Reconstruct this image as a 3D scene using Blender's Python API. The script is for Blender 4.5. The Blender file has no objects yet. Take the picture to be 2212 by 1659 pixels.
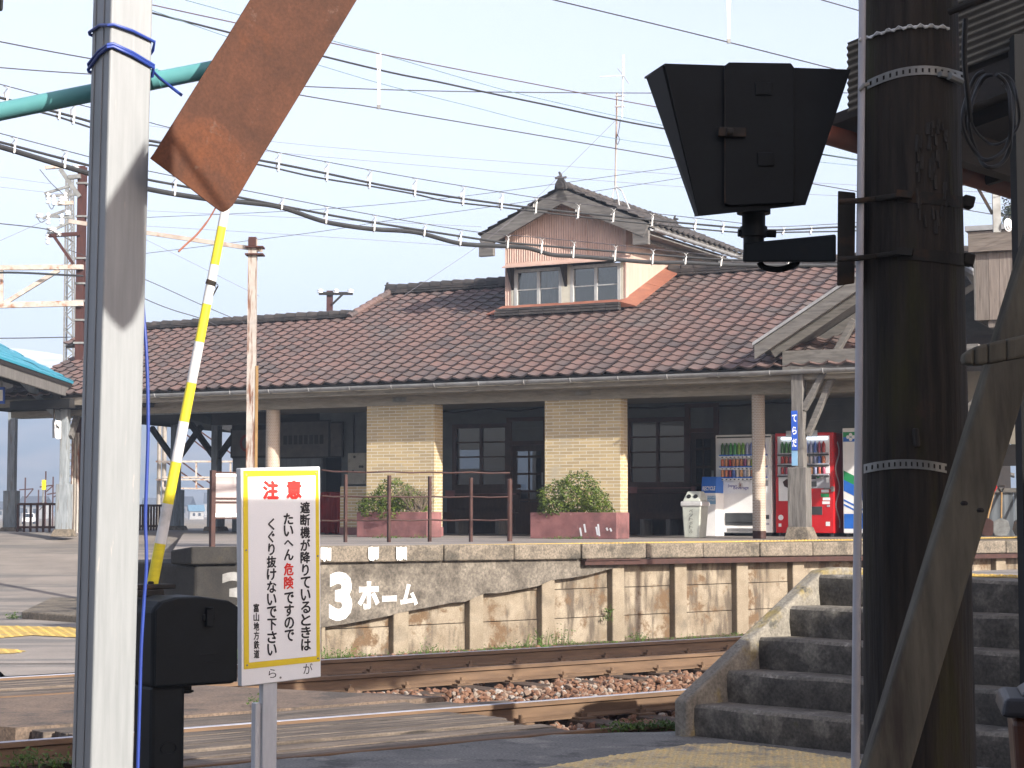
import bpy, bmesh, math, random
from mathutils import Vector, Matrix, noise as mnoise
random.seed(7)
R = math.radians
sc = bpy.context.scene
COL = sc.collection

# ------------------------------------------------------------------ camera
IW, IH, FPX, HOR, EYE = 2212.0, 1659.0, 4000.0, 1103.0, 1.5
PITCH = math.atan((HOR - IH / 2) / FPX)
cam = bpy.data.cameras.new('camera')
camo = bpy.data.objects.new('camera', cam); COL.objects.link(camo)
camo.location = (0, 0, EYE); camo.rotation_euler = (R(90) + PITCH, 0, 0)
cam.sensor_width = 36; cam.lens = 36 * FPX / IW
cam.clip_start = 0.1; cam.clip_end = 9000
sc.camera = camo

# ------------------------------------------------------------------ light
SUN_AZ, SUN_EL = R(42), R(26)          # to the right of straight-behind, above the horizon
TOSUN = Vector((math.sin(SUN_AZ) * math.cos(SUN_EL), -math.cos(SUN_AZ) * math.cos(SUN_EL), math.sin(SUN_EL)))
w = bpy.data.worlds.new('World'); sc.world = w; w.use_nodes = True
nt = w.node_tree; bg = nt.nodes['Background']
sky = nt.nodes.new('ShaderNodeTexSky'); sky.sky_type = 'NISHITA'; sky.sun_disc = False
sky.sun_elevation = SUN_EL; sky.sun_rotation = math.atan2(TOSUN.x, TOSUN.y)
sky.air_density = 1.0; sky.dust_density = 2.2; sky.ozone_density = 1.2; sky.altitude = 0
hs = nt.nodes.new('ShaderNodeHueSaturation'); hs.inputs['Saturation'].default_value = .62; hs.inputs['Value'].default_value = 1.0
nt.links.new(sky.outputs[0], hs.inputs['Color']); tn = nt.nodes.new('ShaderNodeMix'); tn.data_type = 'RGBA'; tn.blend_type = 'MULTIPLY'; tn.inputs[0].default_value = 1; nt.links.new(hs.outputs[0], tn.inputs[6])
cn = nt.nodes.new('ShaderNodeTexNoise'); cn.inputs['Scale'].default_value = 2.2; cn.inputs['Detail'].default_value = 7; cm = nt.nodes.new('ShaderNodeMapping'); cm.inputs['Scale'].default_value = (1, 1, 3.5); ct = nt.nodes.new('ShaderNodeTexCoord')
nt.links.new(ct.outputs['Generated'], cm.inputs[0]); nt.links.new(cm.outputs[0], cn.inputs['Vector'])
cr_ = nt.nodes.new('ShaderNodeValToRGB'); cr_.color_ramp.elements[0].position = .35; cr_.color_ramp.elements[0].color = (1.10, .985, 1.0, 1); cr_.color_ramp.elements[1].position = .7; cr_.color_ramp.elements[1].color = (1.24, 1.11, 1.10, 1)
nt.links.new(cn.outputs[0], cr_.inputs[0]); nt.links.new(cr_.outputs[0], tn.inputs[7]); nt.links.new(tn.outputs[2], bg.inputs[0]); bg.inputs[1].default_value = 0.138
sl = bpy.data.lights.new('sun', 'SUN'); sl.energy = 5.0; sl.angle = R(0.53); sl.color = (1.0, 0.945, 0.86)
so = bpy.data.objects.new('sun', sl); COL.objects.link(so)
so.rotation_euler = TOSUN.to_track_quat('Z', 'Y').to_euler(); so.location = (20, -20, 20)
sc.view_settings.view_transform = 'Standard'; sc.view_settings.look = 'None'
sc.view_settings.gamma = 1.0; sc.view_settings.use_curve_mapping = False
sc.view_settings.exposure = 1.08

# ------------------------------------------------------------------ measuring helpers
CAMP = Vector((0, 0, EYE))
cp, sp = math.cos(PITCH), math.sin(PITCH)
def ray(u, v):
    x = (u - IW / 2) / FPX; y = -(v - IH / 2) / FPX
    return Vector((x, cp - y * sp, sp + y * cp))
def pz(u, v, z):
    d = ray(u, v); return CAMP + d * ((z - EYE) / d.z)
def py(u, v, Y):
    d = ray(u, v); return CAMP + d * (Y / d.y)
def pplane(u, v, p0, n):
    d = ray(u, v); return CAMP + d * ((p0 - CAMP).dot(n) / d.dot(n))

class Frame:
    """local frame: a = along, b = away, z = up"""
    def __init__(s, origin, ang):
        s.o = Vector((origin[0], origin[1], 0)); s.ang = ang
        s.e = Vector((math.cos(ang), math.sin(ang), 0)); s.m = Vector((-math.sin(ang), math.cos(ang), 0))
    def __call__(s, a, b, z): return s.o + s.e * a + s.m * b + Vector((0, 0, z))
    def px(s, u, v, b=0.0):
        p = pplane(u, v, s.o + s.m * b, s.m); return (p - s.o).dot(s.e), p.z
    def gp(s, u, v, z):
        p = pz(u, v, z); return (p - s.o).dot(s.e), (p - s.o).dot(s.m)
    def inv(s, p): return (p - s.o).dot(s.e), (p - s.o).dot(s.m), p.z
IDF = Frame((0, 0), 0)

# ------------------------------------------------------------------ object helpers
def tag(o, label=None, cat=None, group=None, kind=None):
    if label: o['label'] = label
    if cat: o['category'] = cat
    if group: o['group'] = group
    if kind: o['kind'] = kind
    return o
WM = {}
def thing(name, label, cat, loc, ang=0.0, group=None):
    o = bpy.data.objects.new(name, None); COL.objects.link(o)
    o.empty_display_size = 0.2
    o.location = loc; o.rotation_euler = (0, 0, ang)
    WM[o.name] = Matrix.Translation(Vector(loc)) @ Matrix.Rotation(ang, 4, 'Z')
    return tag(o, label, cat, group)
def wm(o): return WM.get(o.name, Matrix.Identity(4))

class MB:
    def __init__(s, fr=None): s.v = []; s.f = []; s.fr = fr; s.at = []; s.mi = []; s.cur = 0
    def T(s, p):
        return s.fr(p[0], p[1], p[2]) if s.fr else Vector(p)
    def addv(s, ps):
        n = len(s.v); s.v.extend(s.T(p) for p in ps); return n
    def face(s, ids, a=None):
        s.f.append(ids); s.at.append(a); s.mi.append(s.cur)
    def quad(s, a, b, c, d, at=None):
        n = s.addv((a, b, c, d)); s.face((n, n + 1, n + 2, n + 3), at)
    def hexa(s, p, at=None):            # 4 bottom (ccw from above) then 4 top
        n = s.addv(p)
        for q in ((3, 2, 1, 0), (4, 5, 6, 7), (0, 1, 5, 4), (1, 2, 6, 5), (2, 3, 7, 6), (3, 0, 4, 7)):
            s.face(tuple(n + i for i in q), at)
    def box(s, x0, x1, y0, y1, z0, z1, at=None):
        if x0 > x1: x0, x1 = x1, x0
        if y0 > y1: y0, y1 = y1, y0
        if z0 > z1: z0, z1 = z1, z0
        s.hexa(((x0, y0, z0), (x1, y0, z0), (x1, y1, z0), (x0, y1, z0), (x0, y0, z1), (x1, y0, z1), (x1, y1, z1), (x0, y1, z1)), at)
    def beam(s, p, q, w, h, up=(0, 0, 1), at=None):
        p = Vector(p); q = Vector(q); d = (q - p).normalized(); up = Vector(up)
        sd = d.cross(up)
        if sd.length < 1e-4: sd = d.cross(Vector((0, 1, 0)))
        sd.normalize(); u2 = sd.cross(d); a = sd * (w / 2); b = u2 * (h / 2)
        s.hexa((p - a - b, p + a - b, q + a - b, q - a - b, p - a + b, p + a + b, q + a + b, q - a + b), at)
    def tube(s, pts, r, n=8, cap=True, at=None):
        pts = [s.T(p) for p in pts]; rs = r if isinstance(r, (list, tuple)) else [r] * len(pts)
        base = len(s.v); prev = None
        for i, p in enumerate(pts):
            d = (pts[min(i + 1, len(pts) - 1)] - pts[max(i - 1, 0)])
            d = d.normalized() if d.length > 1e-9 else Vector((0, 0, 1))
            if prev is None:
                a = d.cross(Vector((0, 0, 1)))
                if a.length < 1e-3: a = d.cross(Vector((0, 1, 0)))
            else:
                a = prev - d * prev.dot(d)
                if a.length < 1e-6: a = d.orthogonal()
            a.normalize(); prev = a; b = d.cross(a)
            for k in range(n):
                t = 2 * math.pi * k / n
                s.v.append(p + (a * math.cos(t) + b * math.sin(t)) * rs[i])
        for i in range(len(pts) - 1):
            for k in range(n):
                k2 = (k + 1) % n
                s.face((base + i * n + k, base + (i + 1) * n + k, base + (i + 1) * n + k2, base + i * n + k2), at)
        if cap:
            s.face(tuple(base + k for k in range(n)), at)
            e = base + (len(pts) - 1) * n
            s.face(tuple(e + n - 1 - k for k in range(n)), at)
    def lathe(s, c, prof, n=16, at=None):        # prof: list of (r, z)
        c = Vector(c); base = len(s.v)
        for r, z in prof:
            for k in range(n):
                t = 2 * math.pi * k / n
                s.v.append(s.T(c + Vector((r * math.cos(t), r * math.sin(t), z))))
        for i in range(len(prof) - 1):
            for k in range(n):
                k2 = (k + 1) % n
                s.face((base + i * n + k, base + i * n + k2, base + (i + 1) * n + k2, base + (i + 1) * n + k), at)
        s.face(tuple(base + n - 1 - k for k in range(n)), at)
        e = base + (len(prof) - 1) * n
        s.face(tuple(e + k for k in range(n)), at)
    def prism(s, poly, vec, at=None):            # planar polygon extruded by vec (same frame)
        vec = Vector(vec); n = len(poly)
        a = s.addv(poly); b = s.addv([Vector(p) + vec for p in poly])
        s.face(tuple(a + n - 1 - i for i in range(n)), at); s.face(tuple(b + i for i in range(n)), at)
        for i in range(n):
            j = (i + 1) % n
            s.face((a + i, a + j, b + j, b + i), at)
    def mesh(s, me_name, W):
        iw = W.inverted(); me = bpy.data.meshes.new(me_name)
        me.from_pydata([iw @ p for p in s.v], [], s.f); return me
    def build(s, name, mat, parent=None, smooth=False, bevel=0, root=None, fix=True, seg=2, xf=None):
        W = wm(root or parent) if (root or parent) else (xf or Matrix.Identity(4))
        me = s.mesh(name, W)
        if fix:
            bm = bmesh.new(); bm.from_mesh(me); bmesh.ops.recalc_face_normals(bm, faces=bm.faces); bm.to_mesh(me); bm.free()
        mats = mat if isinstance(mat, (list, tuple)) else [mat]
        for m in mats: me.materials.append(m)
        if len(mats) > 1: me.polygons.foreach_set('material_index', s.mi)
        if any(a is not None for a in s.at):
            at = me.attributes.new('rnd', 'FLOAT', 'FACE')
            at.data.foreach_set('value', [0.5 if a is None else a for a in s.at])
        if smooth: me.polygons.foreach_set('use_smooth', [True] * len(me.polygons))
        me.update()
        o = bpy.data.objects.new(name, me); COL.objects.link(o)
        if xf: o.matrix_world = xf
        if parent:
            o.parent = parent; WM[o.name] = W
        if bevel:
            b = o.modifiers.new('bevel', 'BEVEL'); b.width = bevel; b.segments = seg; b.limit_method = 'ANGLE'; b.angle_limit = R(40)
        if smooth:
            try:
                me.shade_smooth() if hasattr(me, 'shade_smooth') else None
                me.set_sharp_from_angle(angle=R(40))
            except Exception: pass
        return o
    def struct(s, name, mat, **k):
        o = s.build(name, mat, **k); o['kind'] = 'structure'; return o

def text_mb(mb, body, corners, depth=0.0, bold=0.0, line=1.0):
    """text fitted into the rectangle given by (lower-left, lower-right, upper-left) world points, added to mb in world space"""
    c = bpy.data.curves.new('t', 'FONT'); c.body = body; c.size = 1; c.align_x = 'CENTER'; c.space_line = line
    c.offset = bold; c.resolution_u = 3
    o = bpy.data.objects.new('t', c); COL.objects.link(o)
    bpy.context.view_layer.update()
    dg = bpy.context.evaluated_depsgraph_get(); me = bpy.data.meshes.new_from_object(o.evaluated_get(dg))
    if not me.vertices:
        bpy.data.objects.remove(o); return
    xs = [v.co.x for v in me.vertices]; ys = [v.co.y for v in me.vertices]
    x0, x1, y0, y1 = min(xs), max(xs), min(ys), max(ys)
    ll, lr, ul = (Vector(p) for p in corners)
    n0 = len(mb.v)
    for v in me.vertices:
        a = (v.co.x - x0) / max(x1 - x0, 1e-6); b = (v.co.y - y0) / max(y1 - y0, 1e-6)
        mb.v.append(ll + (lr - ll) * a + (ul - ll) * b)
    for p in me.polygons:
        mb.face(tuple(n0 + i for i in p.vertices))
    bpy.data.objects.remove(o); bpy.data.meshes.remove(me); bpy.data.curves.remove(c)

# ------------------------------------------------------------------ materials
# calibration of the base colours for this exposure (1 = as listed)
AF = dict(asphalt=1.35, asphalt_near=1.15, yellow_brick_tile=1.0, stained_concrete=.62, brown_bin_plastic=.9, small_round_column_tile=.8, rough_step_concrete=1.25, drink_labels=1, display_white_back=1, white_enamel=.95,
          vending_red=1, lit_display_tube=1, printed_blue=1, printed_green=1, sign_white=1, signal_yellow=.9, sign_red=.95, enamel_blue=.9, tactile_yellow=.8, faded_tactile_yellow=1.3,
          creosoted_pole_wood=.58, dark_end_concrete=.22, pilaster_concrete=.58, grey_render=.6, brown_painted_iron=.42, brick_red_gutter=.5, weathered_grey_wood=.5, weathered_grey_beam=.5, silvered_board=.6, silvered_fascia=.6, kerb_concrete=.5, rusty_rail_steel=.85, notice_board_white=.55, torn_pale_wood=.32, grey_brace_wood=.75, grey_wood_beam=.8, shrub_leaf=.62, weed_leaf=.5, teal_roof_paint=.85, teal_pipe_paint=.9, signal=.9, grey_post_paint=.56,
          pale_blue_clapboard=.5, brown_painted_joinery=.7, cream_soffit=.75, crossing_plank=.68, asphalt_brown=.74, ballast_stone=.66, brown_clay_tile=1.0, grey_coin_panel=1, greenish_grey_plastic=.9,
          lichen_parapet_concrete=.85, rusted_steel_plate=.62, arm_yellow_tape=.85, arm_white_tape=.85, bright_steel_strip=.9, sign_frame_paint=.8, black_enamel=.4, matt_black=.6, oxide_red_mast=.3, pink_beige_corrugated_iron=1.0, red_copper_flashing=.62, dark_riser_concrete=1.25, weathered_corrugated_asbestos=.2, dark_stained_timber=.5)
def M(name, c1, c2=None, scale=6, rough=.8, metal=0, bump=0, stretch=(1, 1, 1), c3=None, c3at=.6, c3w=.08, c3scale=1.5, c3stretch=None,
      rnd=None, spec=.3, detail=6, lo=.35, hi=.65, fine=None, brick=None, emit=0, wave=None, c4=None, c4at=.6, c4scale=4, coat=0):
    m = bpy.data.materials.new(name); m.use_nodes = True; t = m.node_tree; N = t.nodes; L = t.links
    b = N['Principled BSDF']; b.inputs['Roughness'].default_value = rough; b.inputs['Metallic'].default_value = metal
    b.inputs['Specular IOR Level'].default_value = spec
    if coat: b.inputs['Coat Weight'].default_value = coat; b.inputs['Coat Roughness'].default_value = .15
    tc = N.new('ShaderNodeTexCoord')
    def mapped(st):
        mp = N.new('ShaderNodeMapping'); mp.inputs['Scale'].default_value = st; L.new(tc.outputs['Object'], mp.inputs[0]); return mp.outputs[0]
    def noise(sc_, st, det=detail, ro=.6):
        n = N.new('ShaderNodeTexNoise'); n.inputs['Scale'].default_value = sc_; n.inputs['Detail'].default_value = det; n.inputs['Roughness'].default_value = ro
        L.new(mapped(st), n.inputs['Vector']); return n.outputs['Fac']
    def ramp(fac, stops):
        r = N.new('ShaderNodeValToRGB'); el = r.color_ramp.elements
        el[0].position, el[0].color = stops[0][0], (*stops[0][1], 1); el[1].position, el[1].color = stops[-1][0], (*stops[-1][1], 1)
        for p, c in stops[1:-1]:
            e = el.new(p); e.color = (*c, 1)
        L.new(fac, r.inputs[0]); return r.outputs[0]
    def mix(fac, a, b_, mode='MIX'):
        x = N.new('ShaderNodeMix'); x.data_type = 'RGBA'; x.blend_type = mode
        for sock, val in ((x.inputs[0], fac), (x.inputs[6], a), (x.inputs[7], b_)):
            if hasattr(val, 'is_linked') or hasattr(val, 'node'): L.new(val, sock)
            elif isinstance(val, (int, float)): sock.default_value = val
            else: sock.default_value = (*val, 1)
        return x.outputs[2]
    K = (0, 0, 0); Wh = (1, 1, 1)
    af = AF.get(name, .7); sc3 = lambda c: tuple(x * af for x in c) if c else c
    c2 = c2 or tuple(x * .75 for x in c1)
    c1, c2, c3, c4 = sc3(c1), sc3(c2), sc3(c3), sc3(c4)
    if brick: brick = (*brick[:3], sc3(brick[3]), sc3(brick[4]))
    if rnd and (len(rnd) < 3): rnd = ([(p_, sc3(c_)) for p_, c_ in rnd[0]], rnd[1])
    nf = noise(scale, stretch)
    col = ramp(nf, [(lo, c2), (hi, c1)])
    hgt = nf
    if brick:                      # (brick width, row height, mortar size, mortar colour, colour b)
        bw, rh, ms, mc, cb = brick
        sx = N.new('ShaderNodeSeparateXYZ'); L.new(tc.outputs['Object'], sx.inputs[0])
        ad = N.new('ShaderNodeMath'); ad.operation = 'ADD'; L.new(sx.outputs[0], ad.inputs[0]); L.new(sx.outputs[1], ad.inputs[1])
        cx = N.new('ShaderNodeCombineXYZ'); L.new(ad.outputs[0], cx.inputs[0]); L.new(sx.outputs[2], cx.inputs[1])
        br = N.new('ShaderNodeTexBrick'); L.new(cx.outputs[0], br.inputs['Vector']); br.inputs['Scale'].default_value = 1
        br.inputs['Brick Width'].default_value = bw; br.inputs['Row Height'].default_value = rh; br.inputs['Mortar Size'].default_value = ms
        br.inputs['Mortar Smooth'].default_value = .1; br.inputs['Bias'].default_value = 0
        br.inputs['Mortar'].default_value = (*mc, 1); br.inputs['Color2'].default_value = (*cb, 1); L.new(col, br.inputs['Color1'])
        col = br.outputs['Color']; hgt = br.outputs['Fac']
    if rnd:                        # tint by face attribute: list of stops
        a = N.new('ShaderNodeAttribute'); a.attribute_name = 'rnd'; a.attribute_type = 'GEOMETRY'
        rc = ramp(a.outputs['Fac'], rnd[0]); col = mix(rnd[1], col, rc, rnd[2] if len(rnd) > 2 else 'MIX')
    if c3:
        k = ramp(noise(c3scale, c3stretch or stretch), [(c3at - c3w, K), (c3at + c3w, Wh)]); col = mix(k, col, c3)
    if c4:
        k = ramp(noise(c4scale, (1, 1, 1), 8, .7), [(c4at - .04, K), (c4at + .04, Wh)]); col = mix(k, col, c4)
    if fine:                       # fine speckle multiply (scale, strength)
        f = noise(fine[0], (1, 1, 1), 2); col = mix(fine[1], col, ramp(f, [(.3, (.45,) * 3), (.7, (1.3,) * 3)]), 'MULTIPLY')
    L.new(col, b.inputs['Base Color'])
    if wave:                       # (axis, scale, strength): ribs / boards as bump
        wv = N.new('ShaderNodeTexWave'); wv.wave_type = 'BANDS'; wv.bands_direction = wave[0]; wv.wave_profile = wave[3] if len(wave) > 3 else 'SIN'
        wv.inputs['Scale'].default_value = wave[1]; L.new(tc.outputs['Object'], wv.inputs['Vector'])
        bw_ = N.new('ShaderNodeBump'); bw_.inputs['Strength'].default_value = wave[2]; bw_.inputs['Distance'].default_value = .02
        L.new(wv.outputs['Fac'], bw_.inputs['Height']); L.new(bw_.outputs[0], b.inputs['Normal'])
    elif bump:
        bp = N.new('ShaderNodeBump'); bp.inputs['Strength'].default_value = bump; bp.inputs['Distance'].default_value = .02
        if brick: bp.invert = True
        L.new(hgt, bp.inputs['Height']); L.new(bp.outputs[0], b.inputs['Normal'])
    if emit:
        L.new(col, b.inputs['Emission Color']); b.inputs['Emission Strength'].default_value = emit
    return m

def glass(name, tint=(.55, .6, .62), gl=.16):
    m = bpy.data.materials.new(name); m.use_nodes = True; t = m.node_tree; N = t.nodes; L = t.links
    N.remove(N['Principled BSDF']); out = N['Material Output']
    a = N.new('ShaderNodeBsdfTransparent'); a.inputs[0].default_value = (*tint, 1)
    g = N.new('ShaderNodeBsdfGlossy'); g.inputs['Roughness'].default_value = .02
    x = N.new('ShaderNodeMixShader'); fr = N.new('ShaderNodeFresnel'); fr.inputs[0].default_value = 1.5
    ad = N.new('ShaderNodeMath'); ad.inputs[1].default_value = gl; L.new(fr.outputs[0], ad.inputs[0])
    L.new(ad.outputs[0], x.inputs[0]); L.new(a.outputs[0], x.inputs[1]); L.new(g.outputs[0], x.inputs[2]); L.new(x.outputs[0], out.inputs[0])
    return m

m_asphalt = M('asphalt', (.205, .18, .158), (.15, .133, .118), scale=1.2, fine=(120, .55), bump=.15, c3=(.115, .108, .10), c3at=.55, c3scale=.7, c3stretch=(.35, 2.5, 1), c3w=.04)
m_asphalt_near = M('asphalt_near', (.15, .145, .135), (.10, .097, .091), scale=2.5, fine=(55, .9), bump=.5, c3=(.19, .18, .16), c3at=.58, c3scale=2, c3w=.03, c4=(.055, .053, .05), c4at=.60, c4scale=2.2)
m_asphalt_brown = M('asphalt_brown', (.23, .165, .12), (.14, .105, .08), scale=2.5, fine=(50, .8), bump=.4, c3=(.10, .08, .065), c3at=.6, c3w=.03, c3scale=1.6)
m_dirt = M('dirt', (.16, .11, .075), (.09, .065, .045), scale=4, bump=.4, fine=(60, .5))
m_land = M('land', (.13, .12, .06), (.08, .085, .04), scale=.05, c3=(.2, .16, .1), c3scale=.02)
m_stone = M('ballast_stone', (.26, .16, .10), (.17, .10, .065), scale=14, rnd=([(0, (.14, .07, .045)), (.35, (.25, .12, .07)), (.7, (.30, .17, .11)), (.9, (.36, .29, .23)), (1, (.5, .47, .43))], .8), rough=.9, bump=.3)
m_rust_rail = M('rusty_rail_steel', (.18, .112, .066), (.11, .068, .042), scale=5, stretch=(.5, 4, 4), rough=.75, metal=0, bump=.1)
m_railtop = M('polished_railhead', (.62, .64, .74), (.5, .51, .58), scale=3, rough=.4, metal=.35)
m_sleeper = M('sleeper_wood', (.13, .085, .055), (.06, .04, .03), scale=8, stretch=(1, 8, 8), bump=.4)
m_plank = M('crossing_plank', (.25, .205, .165), (.095, .075, .06), scale=3, stretch=(.5, 7, 4), bump=.8, lo=.36, hi=.62, fine=(60, .5), rnd=([(0, (.7, .7, .7)), (1, (1.15, 1.1, 1.05))], .8, 'MULTIPLY'), c3=(.05, .042, .036), c3at=.60, c3w=.05, c3scale=4, c3stretch=(.5, 6, 3))
m_panel = M('stained_concrete', (.46, .39, .29), (.26, .205, .14), scale=2.2, fine=(70, .45), bump=.4, c3=(.14, .11, .08), c3at=.545, c3w=.07, c3scale=2.2, c3stretch=(2.4, 2.4, .55), c4=(.19, .12, .065), c4at=.56, c4scale=3.2)
m_plaster = M('grey_render', (.32, .28, .225), (.17, .148, .12), scale=3.2, fine=(32, .75), bump=.7, c3=(.10, .085, .068), c3at=.56, c3w=.10, c3scale=2.4, c4=(.5, .46, .40), c4at=.68, c4scale=4)
m_kerb = M('kerb_concrete', (.38, .32, .245), (.23, .195, .15), scale=5, fine=(40, .8), bump=.5, c3=(.13, .115, .09), c3at=.60, c3scale=3, c4=(.30, .22, .09), c4at=.70, c4scale=4)
m_pilaster = M('pilaster_concrete', (.44, .37, .27), (.31, .25, .175), scale=3, fine=(60, .4), bump=.25, c3=(.2, .17, .13), c3at=.62, c3scale=2)
m_endblock = M('dark_end_concrete', (.12, .11, .095), (.055, .05, .045), scale=3, fine=(50, .6), bump=.5, c3=(.22, .16, .04), c3at=.7, c3scale=3)  # near-black concrete for the end block and the first kerb stone
m_riser = M('dark_riser_concrete', (.075, .068, .058), (.035, .032, .028), scale=5, fine=(45, .7), bump=.7, c3=(.13, .12, .10), c3at=.62, c3scale=5, c4=(.055, .055, .015), c4at=.68, c4scale=3)  # risers: a darker concrete than the treads
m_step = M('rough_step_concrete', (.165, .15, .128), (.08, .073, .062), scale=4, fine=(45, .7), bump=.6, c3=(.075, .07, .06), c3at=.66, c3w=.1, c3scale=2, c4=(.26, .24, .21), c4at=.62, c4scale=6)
m_parapet = M('lichen_parapet_concrete', (.29, .265, .22), (.17, .155, .13), scale=4, fine=(50, .6), bump=.5, c3=(.30, .22, .05), c3at=.63, c3scale=3.5, c4=(.10, .095, .08), c4at=.62, c4scale=5)
m_whitepaint = M('brushed_white_paint', (.85, .85, .82), (.72, .71, .67), scale=12, rough=.6, bump=.1, c3=(.40, .36, .30), c3at=.66, c3w=.03, c3scale=9)
m_tactile = M('tactile_yellow', (.60, .41, .10), (.45, .32, .11), scale=3, fine=(60, .3), c3=(.30, .26, .19), c3at=.66, c3scale=2)
m_tactile_old = M('faded_tactile_yellow', (.50, .37, .16), (.36, .29, .18), scale=5, fine=(60, .4), c3=(.17, .16, .14), c3at=.6, c3scale=3)
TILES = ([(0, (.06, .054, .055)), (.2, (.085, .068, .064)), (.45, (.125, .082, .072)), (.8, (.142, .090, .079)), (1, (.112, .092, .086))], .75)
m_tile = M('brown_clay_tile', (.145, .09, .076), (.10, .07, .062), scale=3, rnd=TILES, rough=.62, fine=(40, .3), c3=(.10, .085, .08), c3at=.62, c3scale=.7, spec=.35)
m_tile_dark = M('grey_clay_tile', (.10, .092, .088), (.06, .056, .055), scale=5, rough=.7, fine=(40, .3), rnd=([(0, (.6, .6, .6)), (1, (1.3, 1.2, 1.15))], .8, 'MULTIPLY'))
m_ridge = M('ridge_tile', (.095, .085, .08), (.05, .047, .047), scale=6, rough=.75, rnd=([(0, (.6, .6, .6)), (1, (1.3, 1.2, 1.15))], .7, 'MULTIPLY'))
m_brick = M('yellow_brick_tile', (.46, .355, .19), (.38, .30, .165), scale=2.5, brick=(.26, .0575, .0062, (.50, .47, .40), (.32, .25, .14)), rough=.5, bump=.25, c3=(.34, .30, .22), c3at=.66, c3scale=1.5)
m_roundtile = M('small_round_column_tile', (.46, .35, .26), (.36, .27, .20), scale=5, brick=(.055, .028, .0035, (.62, .56, .48), (.42, .32, .235)), rough=.45, bump=.2)
m_wood_grey = M('weathered_grey_wood', (.30, .285, .265), (.17, .16, .148), scale=3, stretch=(8, 8, 1), bump=.35, c3=(.10, .095, .088), c3at=.66, c3scale=3, c3stretch=(8, 8, .7))
m_wood_grey_x = M('weathered_grey_beam', (.30, .285, .265), (.17, .16, .148), scale=3, stretch=(1, 8, 8), bump=.35, c3=(.10, .095, .088), c3at=.66, c3scale=3, c3stretch=(.7, 8, 8))
m_wood_blue = M('faded_blue_painted_wood', (.36, .40, .43), (.23, .26, .28), scale=3, stretch=(6, 6, 1), bump=.25, c3=(.20, .17, .14), c3at=.64, c3scale=4, c3stretch=(6, 6, .8))
m_wood_dark = M('creosoted_pole_wood', (.055, .043, .033), (.018, .015, .013), scale=5, stretch=(7, 7, .45), bump=.7, c3=(.055, .052, .014), c3at=.63, c3scale=2.5, c3stretch=(3, 3, .4), c4=(.075, .042, .03), c4at=.66, c4scale=3)
m_wood_brace = M('grey_brace_wood', (.135, .124, .096), (.07, .064, .05), scale=3, stretch=(7, 7, .5), bump=.4, c3=(.04, .034, .029), c3at=.62, c3scale=2, c3stretch=(5, 5, .25))
m_wood_torn = M('torn_pale_wood', (.13, .115, .10), (.06, .052, .045), scale=8, stretch=(8, 8, .6), bump=.6)
m_wood_hut = M('silvered_board', (.36, .315, .28), (.22, .19, .165), scale=3, stretch=(9, 9, .6), bump=.3, rnd=([(0, (.72, .72, .72)), (1, (1.15, 1.1, 1.08))], .8, 'MULTIPLY'), c3=(.12, .10, .085), c3at=.68, c3scale=4, c3stretch=(7, 7, .8))
m_wood_hut_x = M('silvered_fascia', (.30, .255, .22), (.17, .145, .12), scale=3, stretch=(.6, 9, 9), bump=.4)
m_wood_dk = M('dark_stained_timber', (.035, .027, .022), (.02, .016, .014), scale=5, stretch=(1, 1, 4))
m_wood_red = M('brown_painted_joinery', (.085, .042, .03), (.05, .028, .022), scale=6, rough=.5)
m_soffit = M('cream_soffit', (.34, .31, .25), (.24, .22, .18), scale=2, stretch=(1, 6, 1))
m_eave = M('eave_fascia_wood', (.42, .385, .32), (.28, .25, .21), scale=3, stretch=(1, 5, 8), c3=(.14, .12, .10), c3at=.66, c3scale=3, c3stretch=(1, 3, 8))
m_clap = M('pale_blue_clapboard', (.22, .25, .26), (.15, .175, .185), scale=2, wave=('Z', 1.05, .6, 'SAW'), rough=.7)
m_blackceil = M('dark_ceiling_boards', (.035, .033, .032), (.022, .021, .02), scale=3)  # near-black boards for the ceilings and the inner floor
m_gutter = M('zinc_gutter', (.46, .47, .48), (.33, .33, .33), scale=4, rough=.5, metal=.3, c3=(.2, .15, .11), c3at=.7, c3scale=6)
m_postgrey = M('grey_post_paint', (.43, .45, .46), (.365, .385, .395), scale=6, stretch=(10, 10, .6), rough=.45, bump=.03, c3=(.56, .53, .50), c3at=.69, c3w=.02, c3scale=7, c3stretch=(9, 9, .9), c4=(.26, .13, .085), c4at=.785, c4scale=9)
m_rustplate = M('rusted_steel_plate', (.135, .052, .028), (.08, .034, .02), scale=5, rough=.85, bump=.2, fine=(90, .4), c3=(.19, .06, .02), c3at=.62, c3w=.1, c3scale=3, c4=(.17, .10, .075), c4at=.64, c4scale=9)
m_teal = M('teal_pipe_paint', (.12, .34, .34), (.09, .27, .28), scale=4, rough=.4, coat=.2)
m_tealroof = M('teal_roof_paint', (.035, .27, .36), (.03, .21, .30), scale=3, stretch=(1, .4, 1), rough=.5, c3=(.03, .16, .25), c3at=.66, c3scale=3)
m_bluecable = M('blue_cable_pvc', (.035, .075, .36), (.03, .06, .30), scale=5, rough=.4)
m_black = M('black_enamel', (.017, .022, .026), (.011, .014, .017), scale=6, rough=.55, spec=.14, fine=(60, .25), c3=(.035, .032, .026), c3at=.72, c3scale=9)
m_blackin = M('matt_black', (.008, .008, .009), (.006, .006, .006), scale=6, rough=.9)
m_blackrust = M('black_rusty_iron', (.03, .027, .023), (.016, .014, .012), scale=8, rough=.8, bump=.3, c3=(.075, .04, .022), c3at=.62, c3scale=9)
m_galv = M('galvanised_steel', (.34, .35, .34), (.22, .22, .21), scale=9, rough=.5, metal=.35)
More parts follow.
